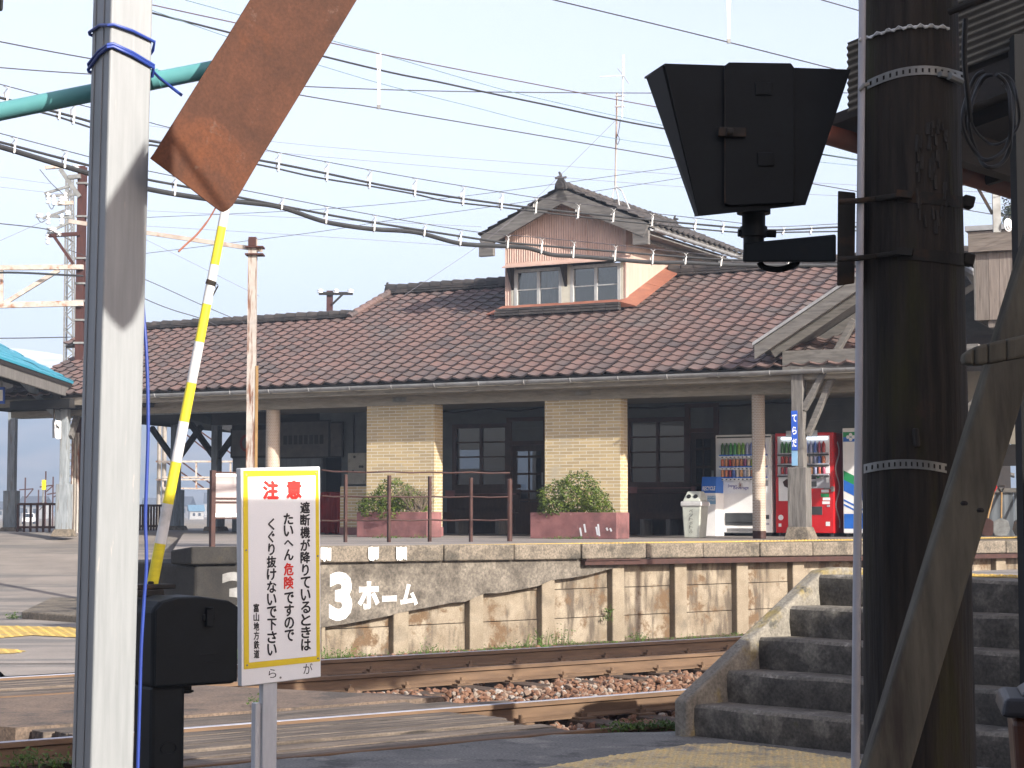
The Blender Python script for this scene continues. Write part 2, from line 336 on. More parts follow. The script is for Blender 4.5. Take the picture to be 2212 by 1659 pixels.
m_pipewhite = M('grey_white_conduit', (.56, .56, .60), (.48, .48, .52), scale=5, rough=.45)
m_white = M('white_enamel', (.78, .78, .77), (.70, .70, .70), scale=3, rough=.35)
m_signwhite = M('sign_white', (.80, .80, .80), (.76, .77, .78), scale=3, rough=.3, spec=.4)
m_signframe = M('sign_frame_paint', (.62, .64, .67), (.54, .56, .59), scale=6, rough=.5, stretch=(5, 5, 1))
m_yellow = M('signal_yellow', (.82, .62, .02), (.76, .56, .02), scale=4, rough=.35)
m_armyellow = M('arm_yellow_tape', (.80, .68, .035), (.66, .55, .04), scale=9, stretch=(1, 1, 4), rough=.5)
m_armwhite = M('arm_white_tape', (.70, .69, .67), (.48, .47, .45), scale=7, rough=.6, lo=.3, hi=.55)
m_red = M('sign_red', (.72, .035, .025), (.66, .03, .025), scale=4, rough=.4)
m_ink = M('sign_black', (.02, .02, .03), (.015, .015, .02), scale=4, rough=.4)
m_tinblue = M('enamel_blue', (.03, .10, .48), (.025, .085, .42), scale=4, rough=.3)
m_ironbrown = M('brown_painted_iron', (.13, .055, .042), (.085, .04, .033), scale=9, rough=.6, c3=(.2, .1, .06), c3at=.68, c3scale=12)
m_mastrust = M('oxide_red_mast', (.19, .06, .045), (.11, .04, .033), scale=6, stretch=(4, 4, .6), rough=.7)
m_mastpale = M('pale_painted_gantry', (.60, .54, .48), (.45, .38, .32), scale=8, c3=(.32, .15, .08), c3at=.6, c3w=.05, c3scale=5, rough=.6)
m_postrust = M('flaking_white_rust_post', (.50, .47, .43), (.40, .36, .32), scale=5, c3=(.19, .085, .05), c3at=.54, c3w=.05, c3scale=2.2, c3stretch=(6, 6, .8))
m_concpole = M('concrete_pole', (.40, .36, .31), (.31, .28, .24), scale=4)
m_wire = M('dark_wire', (.07, .066, .075), (.05, .047, .055), scale=4, rough=.6)
m_wiregreen = M('greenish_wire', (.16, .26, .27), (.12, .2, .21), scale=4, rough=.6)
m_cable = M('black_cable_sheath', (.045, .047, .05), (.03, .031, .034), scale=4, rough=.6)
m_steelw = M('bright_steel_strip', (.62, .62, .60), (.5, .5, .48), scale=6, rough=.4, metal=.3)
m_cor = M('pink_beige_corrugated_iron', (.46, .33, .275), (.36, .25, .205), scale=2.5, rough=.6, c3=(.28, .16, .115), c3at=.66, c3scale=3, c3stretch=(3, 3, .7))
m_salmon = M('salmon_render', (.58, .44, .36), (.49, .37, .30), scale=2, rough=.7, stretch=(4, 4, .6), wave=('Y', 6, .12))
m_flash = M('red_copper_flashing', (.40, .165, .105), (.30, .12, .08), scale=4, rough=.5, c3=(.5, .22, .14), c3at=.64, c3scale=3)
m_sash = M('pale_sash_paint', (.55, .55, .53), (.40, .41, .41), scale=8, rough=.6, stretch=(4, 4, 1))
m_sashcream = M('cream_window_post', (.66, .63, .52), (.55, .52, .43), scale=5, rough=.6)
m_curtain = M('grey_curtain', (.32, .33, .34), (.22, .23, .24), scale=4)
m_glass = glass('window_glass', (.62, .66, .68), .09)
m_glassd = glass('veranda_glass', (.40, .43, .46), .02)
m_pink = M('pink_planter_paint', (.32, .145, .14), (.20, .09, .088), scale=3, rough=.75, bump=.1, c3=(.13, .065, .065), c3at=.60, c3w=.12, c3scale=2, c4=(.48, .27, .25), c4at=.68, c4scale=5)
m_leaf = M('shrub_leaf', (.13, .185, .025), (.075, .12, .018), scale=3, rough=.55, rnd=([(0, (.5, .55, .5)), (1, (1.45, 1.35, 1.1))], .85, 'MULTIPLY'))
m_weed = M('weed_leaf', (.11, .21, .03), (.075, .15, .02), scale=3, rough=.6, rnd=([(0, (.6, .6, .6)), (1, (1.4, 1.3, 1.1))], .85, 'MULTIPLY'))
m_drygrass = M('dry_grass', (.34, .27, .12), (.25, .19, .08), scale=3, rnd=([(0, (.6, .6, .6)), (1, (1.3, 1.3, 1.1))], .85, 'MULTIPLY'))
m_treeleaf = M('tree_leaf', (.055, .065, .025), (.035, .045, .02), scale=3, rnd=([(0, (.5, .5, .5)), (1, (1.5, 1.35, 1.2))], .85, 'MULTIPLY'))
m_bark = M('tree_bark', (.09, .07, .055), (.05, .04, .03), scale=6, stretch=(5, 5, 1), bump=.4)
m_twig = M('bare_twig', (.22, .17, .12), (.14, .11, .08), scale=6)
m_redcloth = M('red_cloth', (.30, .012, .012), (.16, .008, .008), scale=2, rough=.8)
m_boardpink = M('notice_board_white', (.62, .55, .54), (.56, .49, .48), scale=3)
m_beige = M('beige_metal_box', (.42, .41, .36), (.34, .33, .29), scale=5, rough=.5, c3=(.22, .17, .11), c3at=.68, c3scale=8)
m_bin = M('greenish_grey_plastic', (.44, .46, .40), (.36, .38, .33), scale=5, rough=.5)
m_bag = M('clear_bag_plastic', (.60, .60, .58), (.52, .52, .51), scale=20, rough=.3)
m_vblue = M('printed_blue', (.02, .13, .50), (.02, .11, .44), scale=4, rough=.35)
m_vgreen = M('printed_green', (.02, .26, .09), (.02, .22, .08), scale=4, rough=.35)
m_vred = M('vending_red', (.50, .012, .016), (.43, .01, .014), scale=3, rough=.3, coat=.3)
m_vdark = M('dark_hatch_plastic', (.07, .075, .08), (.045, .048, .05), scale=5, rough=.35)
m_vgrey = M('grey_coin_panel', (.36, .37, .41), (.31, .32, .36), scale=5, rough=.4)
m_vin = M('display_white_back', (.74, .76, .78), (.68, .70, .72), scale=3, rough=.5)
m_violet = M('violet_script', (.16, .14, .48), (.13, .12, .42), scale=4)
m_lightblue = M('pale_blue_print', (.28, .5, .72), (.22, .42, .64), scale=4)
m_poster = M('sun_faded_poster', (.13, .125, .115), (.085, .08, .076), scale=7)
m_wooddoor = M('door_wood', (.075, .045, .032), (.045, .028, .02), scale=5, stretch=(5, 5, 1))
m_bench = M('bench_slats', (.055, .038, .03), (.035, .025, .02), scale=5, stretch=(1, 6, 6), wave=('Z', 3.0, .7))
m_binlid = M('black_bin_lid', (.03, .032, .04), (.022, .023, .028), scale=5, rough=.45)
m_binbrown = M('brown_bin_plastic', (.085, .036, .024), (.06, .027, .018), scale=4, rough=.4)
m_corroof = M('weathered_corrugated_asbestos', (.23, .215, .19), (.15, .14, .125), scale=3, stretch=(1, 5, 1))
m_rustgutter = M('brick_red_gutter', (.23, .06, .035), (.14, .04, .025), scale=5, rough=.6)
m_house = M('pale_house_wall', (.5, .49, .46), (.42, .41, .38), scale=2)
m_houseg = M('grey_house_wall', (.34, .33, .32), (.27, .26, .25), scale=2)
m_roofdk = M('dark_house_roof', (.075, .08, .095), (.05, .055, .065), scale=4)
m_roofbl = M('blue_house_roof', (.13, .26, .36), (.1, .2, .29), scale=4)
m_field = M('dry_rice_field', (.33, .25, .15), (.22, .17, .1), scale=.3)
m_greycloth = M('grey_shed_board', (.20, .225, .25), (.14, .16, .18), scale=3, stretch=(6, 6, .7), wave=('X', 1.6, .5))
m_shaft = M('shovel_shaft_wood', (.38, .24, .10), (.28, .17, .07), scale=6, stretch=(5, 5, 1))
# ================================================================== frames of the place
P = 1.04                                   # platform height above the rail heads
TR = Frame((0, 0), R(36.7))                # along the tracks
FW = Frame((-2.26, 22.4), R(38.5))         # platform wall
FB = Frame((4.04, 30.7), R(-28.3))         # station building, along its column row
class Skew:
    def __init__(s, o, ea, eb): s.o = Vector((o[0], o[1], 0)); s.a = Vector((ea[0], ea[1], 0)); s.b = Vector((eb[0], eb[1], 0))
    def __call__(s, a, b, z): return s.o + s.a * a + s.b * b + Vector((0, 0, z))
FS = Skew((1.13, 12.55), (.72, -.695), (.802, .598))   # concrete stairs: a along the treads, b up the flight

# ================================================================== ground, roads, platform surfaces
def sheet(name, pts, mat, cuts=0):
    mb = MB(); n = mb.addv(pts); mb.face(tuple(n + i for i in range(len(pts))))
    return mb.struct(name, mat, fix=False)
def flatgrid(name, x0, x1, y0, y1, nx, ny, zf, mat):
    mb = MB()
    for j in range(ny + 1):
        for i in range(nx + 1):
            x = x0 + (x1 - x0) * i / nx; y = y0 + (y1 - y0) * j / ny; mb.v.append(Vector((x, y, zf(x, y))))
    for j in range(ny):
        for i in range(nx):
            k = j * (nx + 1) + i; mb.face((k, k + 1, k + nx + 2, k + nx + 1))
    return mb.struct(name, mat, fix=False)
flatgrid('ground', -1500, 1500, -60, 1750, 30, 30, lambda x, y: -.32, m_land)
# trackside earth under the ballast and up to the platform wall
sheet('trackbed_earth', [TR(-14, 9.2, -.27), TR(40, 9.2, -.27), TR(40, 20.6, -.27), TR(-14, 20.6, -.27)], m_dirt)

# near asphalt path: ragged edge towards the first rail
mb = MB(); edge = []
random.seed(3)
a_cut = TR.gp(1150, 1575, 0)[0]
a = -9.0
while a < 13.5:
    p = 9.9 if a < a_cut else max(9.42, 9.9 - (a - a_cut) * .5)
    edge.append(TR(a, p + random.uniform(-.03, .03), 0)); a += .22
pts = [TR(-9, -6, 0)] + edge + [TR(14, 9.3, 0), TR(24, -6, 0)]
bot = [p + Vector((0, 0, -.3)) for p in pts]
n = mb.addv(pts); nb = mb.addv(bot); mb.face(tuple(n + i for i in range(len(pts)))[::-1])
for i in range(len(pts) - 1): mb.face((n + i, n + i + 1, nb + i + 1, nb + i))
mb.struct('asphalt_path', m_asphalt_near)

# far asphalt: level strip beyond the tracks, the ramp up, the flat platform end
def zr(y): return .012 if y < 26 else min(P, .012 + (y - 26) * (P - .012) / 13.0)
kx = (405 - 1106) / 4000.0
mb = MB(); rows = [14.6 + i * .4 for i in range(0, 85)]
def xl(y): return -26.0
for y in rows:
    xr = kx * y - (0.0 if y > 21 else 0)
    for t in range(9): mb.v.append(Vector((xl(y) + (xr - xl(y)) * t / 8, y, zr(y) + (.012 * mnoise.noise(Vector((t * .9, y * .35, 0)))) * (0 if y < 21 else 1))))
for j in range(len(rows) - 1):
    for t in range(8):
        k = j * 9 + t; q = mb.v[k + 10]
        if TR.inv(mb.v[k + 1])[1] > 15.9 and TR.inv(mb.v[k + 10])[1] > 16.5: mb.face((k, k + 1, k + 10, k + 9))
ramp = mb.struct('asphalt_ramp', m_asphalt, fix=False)
# wedge next to the rails so that the strip reaches them
sheet('asphalt_crossing_strip', [TR(TR.gp(-80, 1445, 0)[0], 16.27, .006), TR(TR.gp(470, 1430, 0)[0], 16.27, .006), pz(404, 1372, .006), pz(-80, 1372, .006)], m_asphalt)
# station platform surface (behind its kerb), to the far side of the station
wl = FW(FW.px(405, 1187, 0)[0], .35, P - .002); wr = FW(26, .35, P - .002)
sheet('station_platform', [wl, wr, Vector((60, 70, P - .002)), Vector((kx * 48.5, 48.5, P - .002))], m_asphalt)

def px_poly(pts, z): return [pz(u, v, z) for u, v in pts]
def tactile(name, poly, z, mat, ang, pitch=.06, fr=None, rr=.017):
    pts = px_poly(poly, z); mb = MB(); n = mb.addv(pts); mb.face(tuple(n + i for i in range(len(pts))))
    ca, sa = math.cos(ang), math.sin(ang)
    us = [p.x * ca + p.y * sa for p in pts]; vs = [-p.x * sa + p.y * ca for p in pts]; poly2 = list(zip(us, vs))
    def inside(x, y):
        c = False; j = len(poly2) - 1
        for i in range(len(poly2)):
            xi, yi = poly2[i]; xj, yj = poly2[j]
            if (yi > y) != (yj > y) and x < (xj - xi) * (y - yi) / (yj - yi) + xi: c = not c
            j = i
        return c
    u = min(us)
    while u < max(us):
        v = min(vs)
        while v < max(vs):
            if inside(u, v):
                c = Vector((u * ca - v * sa, u * sa + v * ca, z))
                mb.lathe(c, [(rr, 0), (rr * .8, .004), (rr * .45, .006)], 7)
            v += pitch
        u += pitch
    return mb.struct(name, mat)
tactile('tactile_paving_near', [(1150, 1662), (1290, 1637), (1423, 1618), (1490, 1607), (1580, 1606), (1690, 1616), (1900, 1650), (1900, 1690), (1150, 1690)], .004, m_tactile_old, R(36.7), .062)
tactile('tactile_paving_far', [(-60, 1350), (168, 1355), (175, 1377), (70, 1372), (-60, 1383)], .018, m_tactile, R(20), .12, rr=.03)
tactile('tactile_paving_strip', [(-60, 1398), (30, 1402), (57, 1406), (30, 1411), (-60, 1413)], .018, m_tactile, R(20), .12, rr=.03)
# tactile line along the platform edge
mb = MB(FW); mb.box(-1.0, 24, .20, .76, P + .002, P + .007)
a = -1.0
while a < 16:
    for b in (.25, .34, .46, .53, .60, .67, .73): mb.lathe((a, b, P + .007), [(.022, 0), (.016, .006)], 6)
    a += .075
mb.struct('tactile_paving_edge', m_tactile)

# low concrete slabs lying on the ramp
def slab(name, label, corners, h, mat):
    base = [pz(u, v, z) for u, v, z in corners]
    t = thing(name, label, 'kerb', (sum((p for p in base), Vector()) / 4), 0)
    mb = MB(); mb.hexa([p - Vector((0, 0, .05)) for p in base] + [p + Vector((0, 0, h)) for p in base]); mb.build('slab', m_kerb, t, bevel=.02)
    return t
slab('concrete_kerb', 'low mossy concrete slab across the foot of the asphalt ramp', [(46, 1338, .0), (190, 1349, .0), (330, 1304, .08), (110, 1306, .08)], .11, m_kerb)
slab('concrete_kerb', 'short concrete slab against the dark end of the platform wall', [(333, 1259, .33), (418, 1261, .33), (418, 1236, .46), (352, 1236, .46)], .1, m_kerb)

# ================================================================== tracks
PR = [10.0, 11.70, 14.6, 16.2]
RPROF = [(-.062, -.15), (.062, -.15), (.062, -.138), (.012, -.118), (.009, -.045), (.033, -.033), (.033, -.004), (.026, 0), (-.026, 0), (-.033, -.004), (-.033, -.033), (-.009, -.045), (-.012, -.118), (-.062, -.138)]
def rail_mesh(t, p, a0, a1, shiny):
    mb = MB(TR); n = mb.addv([(a0, p + x, z) for x, z in RPROF]); n2 = mb.addv([(a1, p + x, z) for x, z in RPROF]); k = len(RPROF)
    for i in range(k): mb.face((n + i, n2 + i, n2 + (i + 1) % k, n + (i + 1) % k))
    mb.face(tuple(n + i for i in range(k))); mb.face(tuple(n2 + k - 1 - i for i in range(k)))
    r = mb.build('rail', m_rust_rail, t)
    if shiny:
        mb = MB(TR); mb.box(a0, a1, p - .027, p + .027, .0005, .004); mb.build('running_surface', m_railtop, r, root=t)
    return r
def track(name, label, pa, pb, sa0, sa1, slo, shi, deckgaps):
    t = thing(name, label, 'railway track', TR(2, (pa + pb) / 2, -.3), R(36.7))
    rail_mesh(t, pa, -16, 40, pa == PR[1]); rail_mesh(t, pb, -16, 40, pb in (PR[1], PR[3]))
    a = sa0; chair = None; sl0 = None
    while a < sa1:
        if not any(g0 < a < g1 for g0, g1 in deckgaps):
            if sl0 is None:
                mb = MB(TR); mb.box(a - .11, a + .11, slo, shi, -.30, -.155); sl0 = mb.build('sleeper', m_sleeper, t, bevel=.012); s_a = a
                chair = []
                for p in (pa, pb):
                    mb = MB(TR)
                    mb.box(a - .09, a + .09, p - .15, p + .15, -.154, -.139)
                    for s in (-1, 1):
                        mb.box(a - .03, a + .03, p + s * .045, p + s * .105, -.14, -.112); mb.lathe((a, p + s * .085, -.113), [(.018, 0), (.018, .03), (.012, .034)], 6)
                    chair.append(mb.build('rail_fastening', m_rust_rail, sl0, root=t))
            else:
                s2 = sl0.copy(); COL.objects.link(s2); s2.parent = t; s2.location = Vector((a - s_a, random.uniform(-.05, .05), random.uniform(-.01, .004)))
                for ch in chair: c2 = ch.copy(); COL.objects.link(c2); c2.parent = s2; c2.location = (0, -s2.location.y, 0)
        a += .62
    return t
d_end = TR.gp(1062, 1545, 0)[0]; d_end2 = TR.gp(700, 1450, 0)[0]; d_start = TR.gp(30, 1560, 0)[0]
track('railway_track', 'nearer rusty railway track running into the timber crossing deck', PR[0], PR[1], -8, 16, 9.6, 12.3, [(d_start - .2, d_end + .15)])
track('railway_track', 'farther rusty railway track along the platform wall', PR[2], PR[3], -9, 20, 14.0, 16.9, [(-11, d_end2 - .6)])

# crossing deck: timber planks and a brown asphalt infill
def planks(name, p0, p1, a0, a1, n, z, skew):
    mb = MB(TR); wd = (p1 - p0) / n
    for i in range(n):
        q0 = p0 + i * wd + .018; q1 = p0 + (i + 1) * wd - .018
        e = a1 - skew * (i / max(n - 1, 1)) + random.uniform(-.07, .07); zz = z + random.uniform(-.022, .004)
        mb.box(a0 + random.uniform(-.1, .1), e, q0, q1, z - .16, zz, at=random.random())
    return mb.struct(name, m_plank, bevel=.006, xf=Matrix.Rotation(R(36.7), 4, 'Z'))
aR3 = TR.gp(985, 1533, 0)[0]; aR4 = TR.gp(1150, 1561, 0)[0]
planks('crossing_deck_near', PR[0] + .07, PR[1] - .06, d_start, aR4, 7, -.008, aR4 - aR3)
planks('crossing_deck_middle', PR[1] + .06, PR[1] + .78, d_start, TR.gp(790, 1496, 0)[0] + .55, 3, -.008, .55)
mb = MB(); e = []
a0, a1 = d_start - .1, TR.gp(700, 1482, 0)[0]
pts = [TR(a0, PR[1] + .8, -.006)]
k = 14
for i in range(k + 1): pts.append(TR(a0 + (a1 - a0) * i / k, PR[1] + .8, -.006)) if False else None
pts = [TR(a0, PR[1] + .79, -.006), TR(a1 + .35, PR[1] + .79, -.006)]
for i in range(1, 8): pts.append(TR(a1 + .35 - i * .13 + random.uniform(-.06, .06), PR[1] + .79 + i * (PR[2] - .1 - PR[1] - .79) / 8, -.006))
pts += [TR(a1 - .75, PR[2] - .07, -.006), TR(a0 - .5, PR[2] - .07, -.006)]
for i in range(1, 8): pts.append(TR(a0 - .5 + random.uniform(-.12, .1) + i * .06, PR[2] - .07 - i * (PR[2] - .1 - PR[1] - .79) / 8, -.006))
n = mb.addv(pts); n2 = mb.addv([p + Vector((0, 0, -.28)) for p in pts]); mb.face(tuple(n + i for i in range(len(pts))))
for i in range(len(pts)):
    j = (i + 1) % len(pts); mb.face((n + i, n2 + i, n2 + j, n + j))
mb.struct('crossing_infill', m_asphalt_brown)
planks('crossing_deck_far', PR[2] + .07, PR[3] - .06, -14, TR.gp(560, 1440, 0)[0], 7, -.008, .2)

# ballast: one body of loose stones
random.seed(11)
mb = MB()
ico = [(0, 0, 1), (.9, 0, .4), (.28, .85, .42), (-.72, .53, .45), (-.72, -.53, .4), (.28, -.85, .45), (.72, .53, -.4), (-.28, .85, -.45), (-.9, 0, -.4), (-.28, -.85, -.42), (.72, -.53, -.45), (0, 0, -1)]
icf = [(0, 1, 2), (0, 2, 3), (0, 3, 4), (0, 4, 5), (0, 5, 1), (1, 6, 2), (2, 7, 3), (3, 8, 4), (4, 9, 5), (5, 10, 1), (6, 7, 2), (7, 8, 3), (8, 9, 4), (9, 10, 5), (10, 6, 1), (11, 7, 6), (11, 8, 7), (11, 9, 8), (11, 10, 9), (11, 6, 10)]
def stone(c, r, at):
    q = Matrix.Rotation(random.uniform(0, 6.28), 3, 'Z') @ Matrix.Rotation(random.uniform(0, 6.28), 3, 'X')
    sx, sy, sz = r * random.uniform(.7, 1.3), r * random.uniform(.6, 1.1), r * random.uniform(.5, .85)
    n = len(mb.v)
    for x, y, z in ico:
        k = random.uniform(.78, 1.18); mb.v.append(c + q @ Vector((x * sx * k, y * sy * k, z * sz * k)))
    for f in icf: mb.face((n + f[0], n + f[1], n + f[2]), at)
def strew(count, p0, p1, a0, a1, zf, r0, r1, skip=None):
    for _ in range(count):
        a = random.uniform(a0, a1); p = random.uniform(p0, p1)
        if skip and skip(a, p): continue
        stone(TR(a, p, zf(a, p) + random.uniform(-.015, .02)), random.uniform(r0, r1), random.random())
hz = lambda a, p: -.185 + .035 * mnoise.noise(Vector((a * 1.2, p * 1.2, 0)))
strew(7200, PR[1] + .08, PR[2] - .08, 1.5, 13, hz, .022, .045, lambda a, p: a < a1 - .75 + .3 + (PR[2] - p) * .42 - .15)
strew(1500, PR[0] + .08, PR[1] - .08, aR3 - .3, 11, lambda a, p: -.20, .022, .045)
strew(700, PR[2] + .08, PR[3] - .08, 3.2, 14, lambda a, p: -.205, .02, .04)
strew(1500, PR[3] + .1, 19.0, d_end2 - 1.2, 15, lambda a, p: -.262, .02, .045)
strew(900, PR[1] + .06, PR[2] - .1, d_start - 2.4, d_start + .1, lambda a, p: -.17 - .03 * random.random(), .03, .06)
strew(500, PR[0] - .3, PR[1] - .05, d_start - 2.6, d_start - .05, lambda a, p: -.21, .025, .05)
strew(260, 9.45, 9.9, aR4 + .2, 9, lambda a, p: -.24, .02, .04)
strew(14, PR[0] - .8, PR[0] - .1, d_start - 2.4, d_start - .6, lambda a, p: .0, .03, .05)
b = mb.build('ballast', m_stone, fix=False); tag(b, kind='stuff', label='loose rust brown ballast stones between the rails', cat='ballast')

# ================================================================== platform wall
wall = thing('platform_wall', 'stained concrete platform wall with painted white platform number', 'wall', FW(0, 0, -.3), FW.ang)
def wp(u, v, b=0.0): return FW.px(u, v, b)
def c8(x, y): return ((1000 + x * .5111) / 1.4756, (1600 + y * .5111) / 1.4756)
def c9(x, y): return ((2100 + x * .5262) / 1.4756, (1600 + y * .5262) / 1.4756)
aL = wp(405, 1187)[0]; aE = wp(600, 1300)[0]; aRt = 24.0
def ztop(a): return P + .04 - (a - 0) * .0055
# infill panels, three courses high, between the pilasters
pil = [(695, 704)] + [(c8(x0, 0)[0], c8(x1, 0)[0]) for x0, x1 in ((500, 595), (975, 1060), (1425, 1505), (1865, 1940))] + [(c9(x0, 0)[0], c9(x1, 0)[0]) for x0, x1 in ((100, 172), (475, 545), (815, 885))]
pa = [(wp(u0, 1300)[0], wp(u1, 1300)[0]) for u0, u1 in pil]
last = pa[-1][1]
while last < 22: last += 1.62; pa.append((last - .26, last))
mb = MB(FW); prev = aE
for k, (q0, q1) in enumerate(pa + [(aRt, aRt)]):
    for r in range(3):
        z0 = -.32 + r * .385
        mb.box(prev - .02, q0 + .02, .11 + random.uniform(-.006, .006), .3, z0 + .004, z0 + .381)
    prev = q1
mb.build('infill_panel', m_panel, wall, bevel=.006)
# the grey render skin with its slanting ragged lower edge
low = [(75, 780), (200, 765), (330, 735), (470, 705), (530, 690), (640, 672), (740, 655), (860, 632), (940, 620), (1060, 575), (1150, 566), (1230, 560), (1330, 535), (1400, 520), (1480, 490), (1600, 470), (1700, 460), (1800, 432), (1900, 405)]
lo = [wp(*c8(x, y + random.uniform(-5, 5))) for x, y in low]
pts = [(aE, -.012, lo[0][1] - .05)] + [(a_, -.012, z_) for a_, z_ in lo] + [(lo[-1][0] + .25, -.012, ztop(lo[-1][0]) - .19), (aE, -.012, ztop(aE) - .19)]
mb = MB(FW); mb.prism(pts, (0, .1, 0)); mb.build('render_skin', m_plaster, wall)
def zlow(a):
    for i in range(len(lo) - 1):
        if lo[i][0] <= a <= lo[i + 1][0]:
            f = (a - lo[i][0]) / (lo[i + 1][0] - lo[i][0]); return lo[i][1] + f * (lo[i + 1][1] - lo[i][1])
    return ztop(a) - .22 if a > lo[-1][0] else lo[0][1]
for k, (q0, q1) in enumerate(pa):
    mb = MB(FW); t0, t1 = zlow(q0) + .03, zlow(q1) + .03
    mb.hexa(((q0, -.0, -.35), (q1, -.0, -.35), (q1, .2, -.35), (q0, .2, -.35), (q0, -.0, t0), (q1, -.0, t1), (q1, .2, t1), (q0, .2, t0)))
    mb.build('pilaster', m_pilaster, wall, bevel=.014)
# kerb stones
random.seed(5)
joints = [aL] + [wp(u, 1190)[0] for u in (510, 640, 792, c8(790, 0)[0], c8(1228, 0)[0], c8(1645, 0)[0], c8(2048, 0)[0], c9(245, 0)[0], c9(590, 0)[0], c9(910, 0)[0])]
while joints[-1] < 22: joints.append(joints[-1] + 1.55)
for i in range(len(joints) - 1):
    q0, q1 = joints[i] + .006, joints[i + 1] - .006; o = random.uniform(-.008, .008)
    mb = MB(FW); h = .205
    N_ = 8
    for j in range(N_):
        s0, s1 = q0 + (q1 - q0) * j / N_, q0 + (q1 - q0) * (j + 1) / N_
        mb.hexa(((s0, -.09 + o, ztop(s0) - h), (s1, -.09 + o, ztop(s1) - h), (s1, .42, ztop(s1) - h), (s0, .42, ztop(s0) - h), (s0, -.09 + o, ztop(s0) - .004), (s1, -.09 + o, ztop(s1) - .004), (s1, .42, P + .002), (s0, .42, P + .002))) if N_ == 1 else None
    mb.hexa(((q0, -.09 + o, ztop(q0) - h), (q1, -.09 + o, ztop(q1) - h), (q1, .42, ztop(q1) - h), (q0, .42, ztop(q0) - h), (q0, -.09 + o, ztop(q0)), (q1, -.09 + o, ztop(q1)), (q1, .42, P + .001), (q0, .42, P + .001)))
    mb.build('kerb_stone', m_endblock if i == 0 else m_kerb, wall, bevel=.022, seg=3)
# painted white patches on the kerb
mb = MB(FW)
for (x0, x1, y0, y1) in ((40, 105, 285, 368), (338, 402, 278, 364), (512, 577, 280, 364)):
    u0, v0 = c8(x0, y0); u1, v1 = c8(x1, y1); s0, z1 = wp(u0, v0, -.09); s1, z0 = wp(u1, v1, -.09)
    n_ = 9; top = []; bt = []
    for j in range(n_ + 1):
        s = s0 + (s1 - s0) * j / n_; top.append((s, -.103, ztop(s) - .016 - random.uniform(0, .012))); bt.append((s, -.103, ztop(s) - .205 + random.uniform(.012, .05)))
    mb.prism(bt + top[::-1], (0, .004, 0))
mb.build('kerb_paint', m_whitepaint, wall)
# steel channel under the kerb
s0 = wp(*c8(1660, 370))[0]
mb = MB(FW); mb.hexa(((s0, -.11, ztop(s0) - .285), (aRt, -.11, ztop(aRt) - .285), (aRt, .03, ztop(aRt) - .285), (s0, .03, ztop(s0) - .285), (s0, -.11, ztop(s0) - .215), (aRt, -.11, ztop(aRt) - .215), (aRt, .03, ztop(aRt) - .215), (s0, .03, ztop(s0) - .215)))
s1 = wp(*c8(2000, 370))[0]
mb.hexa(((s0 - .0, -.135, ztop(s0) - .225), (s1, -.135, ztop(s1) - .225), (s1, -.11, ztop(s1) - .225), (s0, -.11, ztop(s0) - .225), (s0, -.135, ztop(s0) - .208), (s1, -.135, ztop(s1) - .208), (s1, -.11, ztop(s1) - .208), (s0, -.11, ztop(s0) - .208)))
mb.build('steel_channel', m_ironbrown, wall)
# dark end block
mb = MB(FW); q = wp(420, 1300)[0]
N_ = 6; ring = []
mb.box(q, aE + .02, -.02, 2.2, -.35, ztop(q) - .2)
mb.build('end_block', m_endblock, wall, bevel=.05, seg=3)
# painted characters
def wtext(mb, ch, x0, x1, y0, y1, bold=.035, b=-.0165, conv=c8):
    u0, v0 = conv(x0, y0); u1, v1 = conv(x1, y1)
    A0, Z1 = wp(u0, v0, b); A1, Z0 = wp(u1, v1, b)
    text_mb(mb, ch, (FW(A0, b, Z0), FW(A1, b, Z0), FW(A0, b, Z1)), bold=bold)
mb = MB(); wtext(mb, '3', 97, 240, 437, 738, .05)
wtext(mb, '\u30db', 275, 410, 497, 667, .05); wtext(mb, '\u30fc', 427, 517, 585, 620, .03); wtext(mb, '\u30e0', 540, 650, 512, 645, .05)
mb.build('painted_characters', m_whitepaint, wall, fix=False)
mb = MB(); b_ = -.0245
A0, Z1 = wp(478, 1236, b_); A1, Z0 = wp(541, 1326, b_); text_mb(mb, '3', (FW(A0, b_, Z0), FW(A1, b_, Z0), FW(A0, b_, Z1)), bold=.03)
mb.build('painted_number', M('grey_number_paint', (.34, .34, .33), (.22, .22, .21), scale=9), wall, fix=False)  # number on the end block, greyer than the other characters

# ================================================================== concrete stairs and island platform
st = thing('concrete_stairs', 'dark rough concrete stairs with a sloping lichened parapet', 'stairs', FS(0, 0, 0), R(36.7))
RUN, RIS = .30, .208
random.seed(9)
for i in range(5):
    mb = MB(FS); a = .13; z = RIS * (i + 1)
    n_ = 36
    def wob(k, s): return .014 * mnoise.noise(Vector((k * .37, i * 5.1, s)))
    tops = []
    for k in range(n_ + 1):
        aa = .10 + (6.0 - .10) * k / n_
        f = RUN * i + wob(k, 0); zz = z + wob(k, 3.3) * .8
        tops.append([(aa, f + .012 + wob(k, 7.0) * .4, RIS * i - .02 - .0), (aa, f + wob(k, 9.0) * .5, z - .11 + wob(k, 5)), (aa, f + .004, zz - .022), (aa, f + .022, zz), (aa, RUN * (i + 1) + .05, z + wob(k, 8.8) * .4)])
    n0 = mb.addv([p for col in tops for p in col])
    for k in range(n_):
        for q in range(4):
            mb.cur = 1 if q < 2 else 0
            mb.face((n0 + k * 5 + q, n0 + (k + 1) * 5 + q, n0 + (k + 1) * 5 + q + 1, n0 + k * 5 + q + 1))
    mb.build('step', [m_step, m_riser], st, smooth=True)
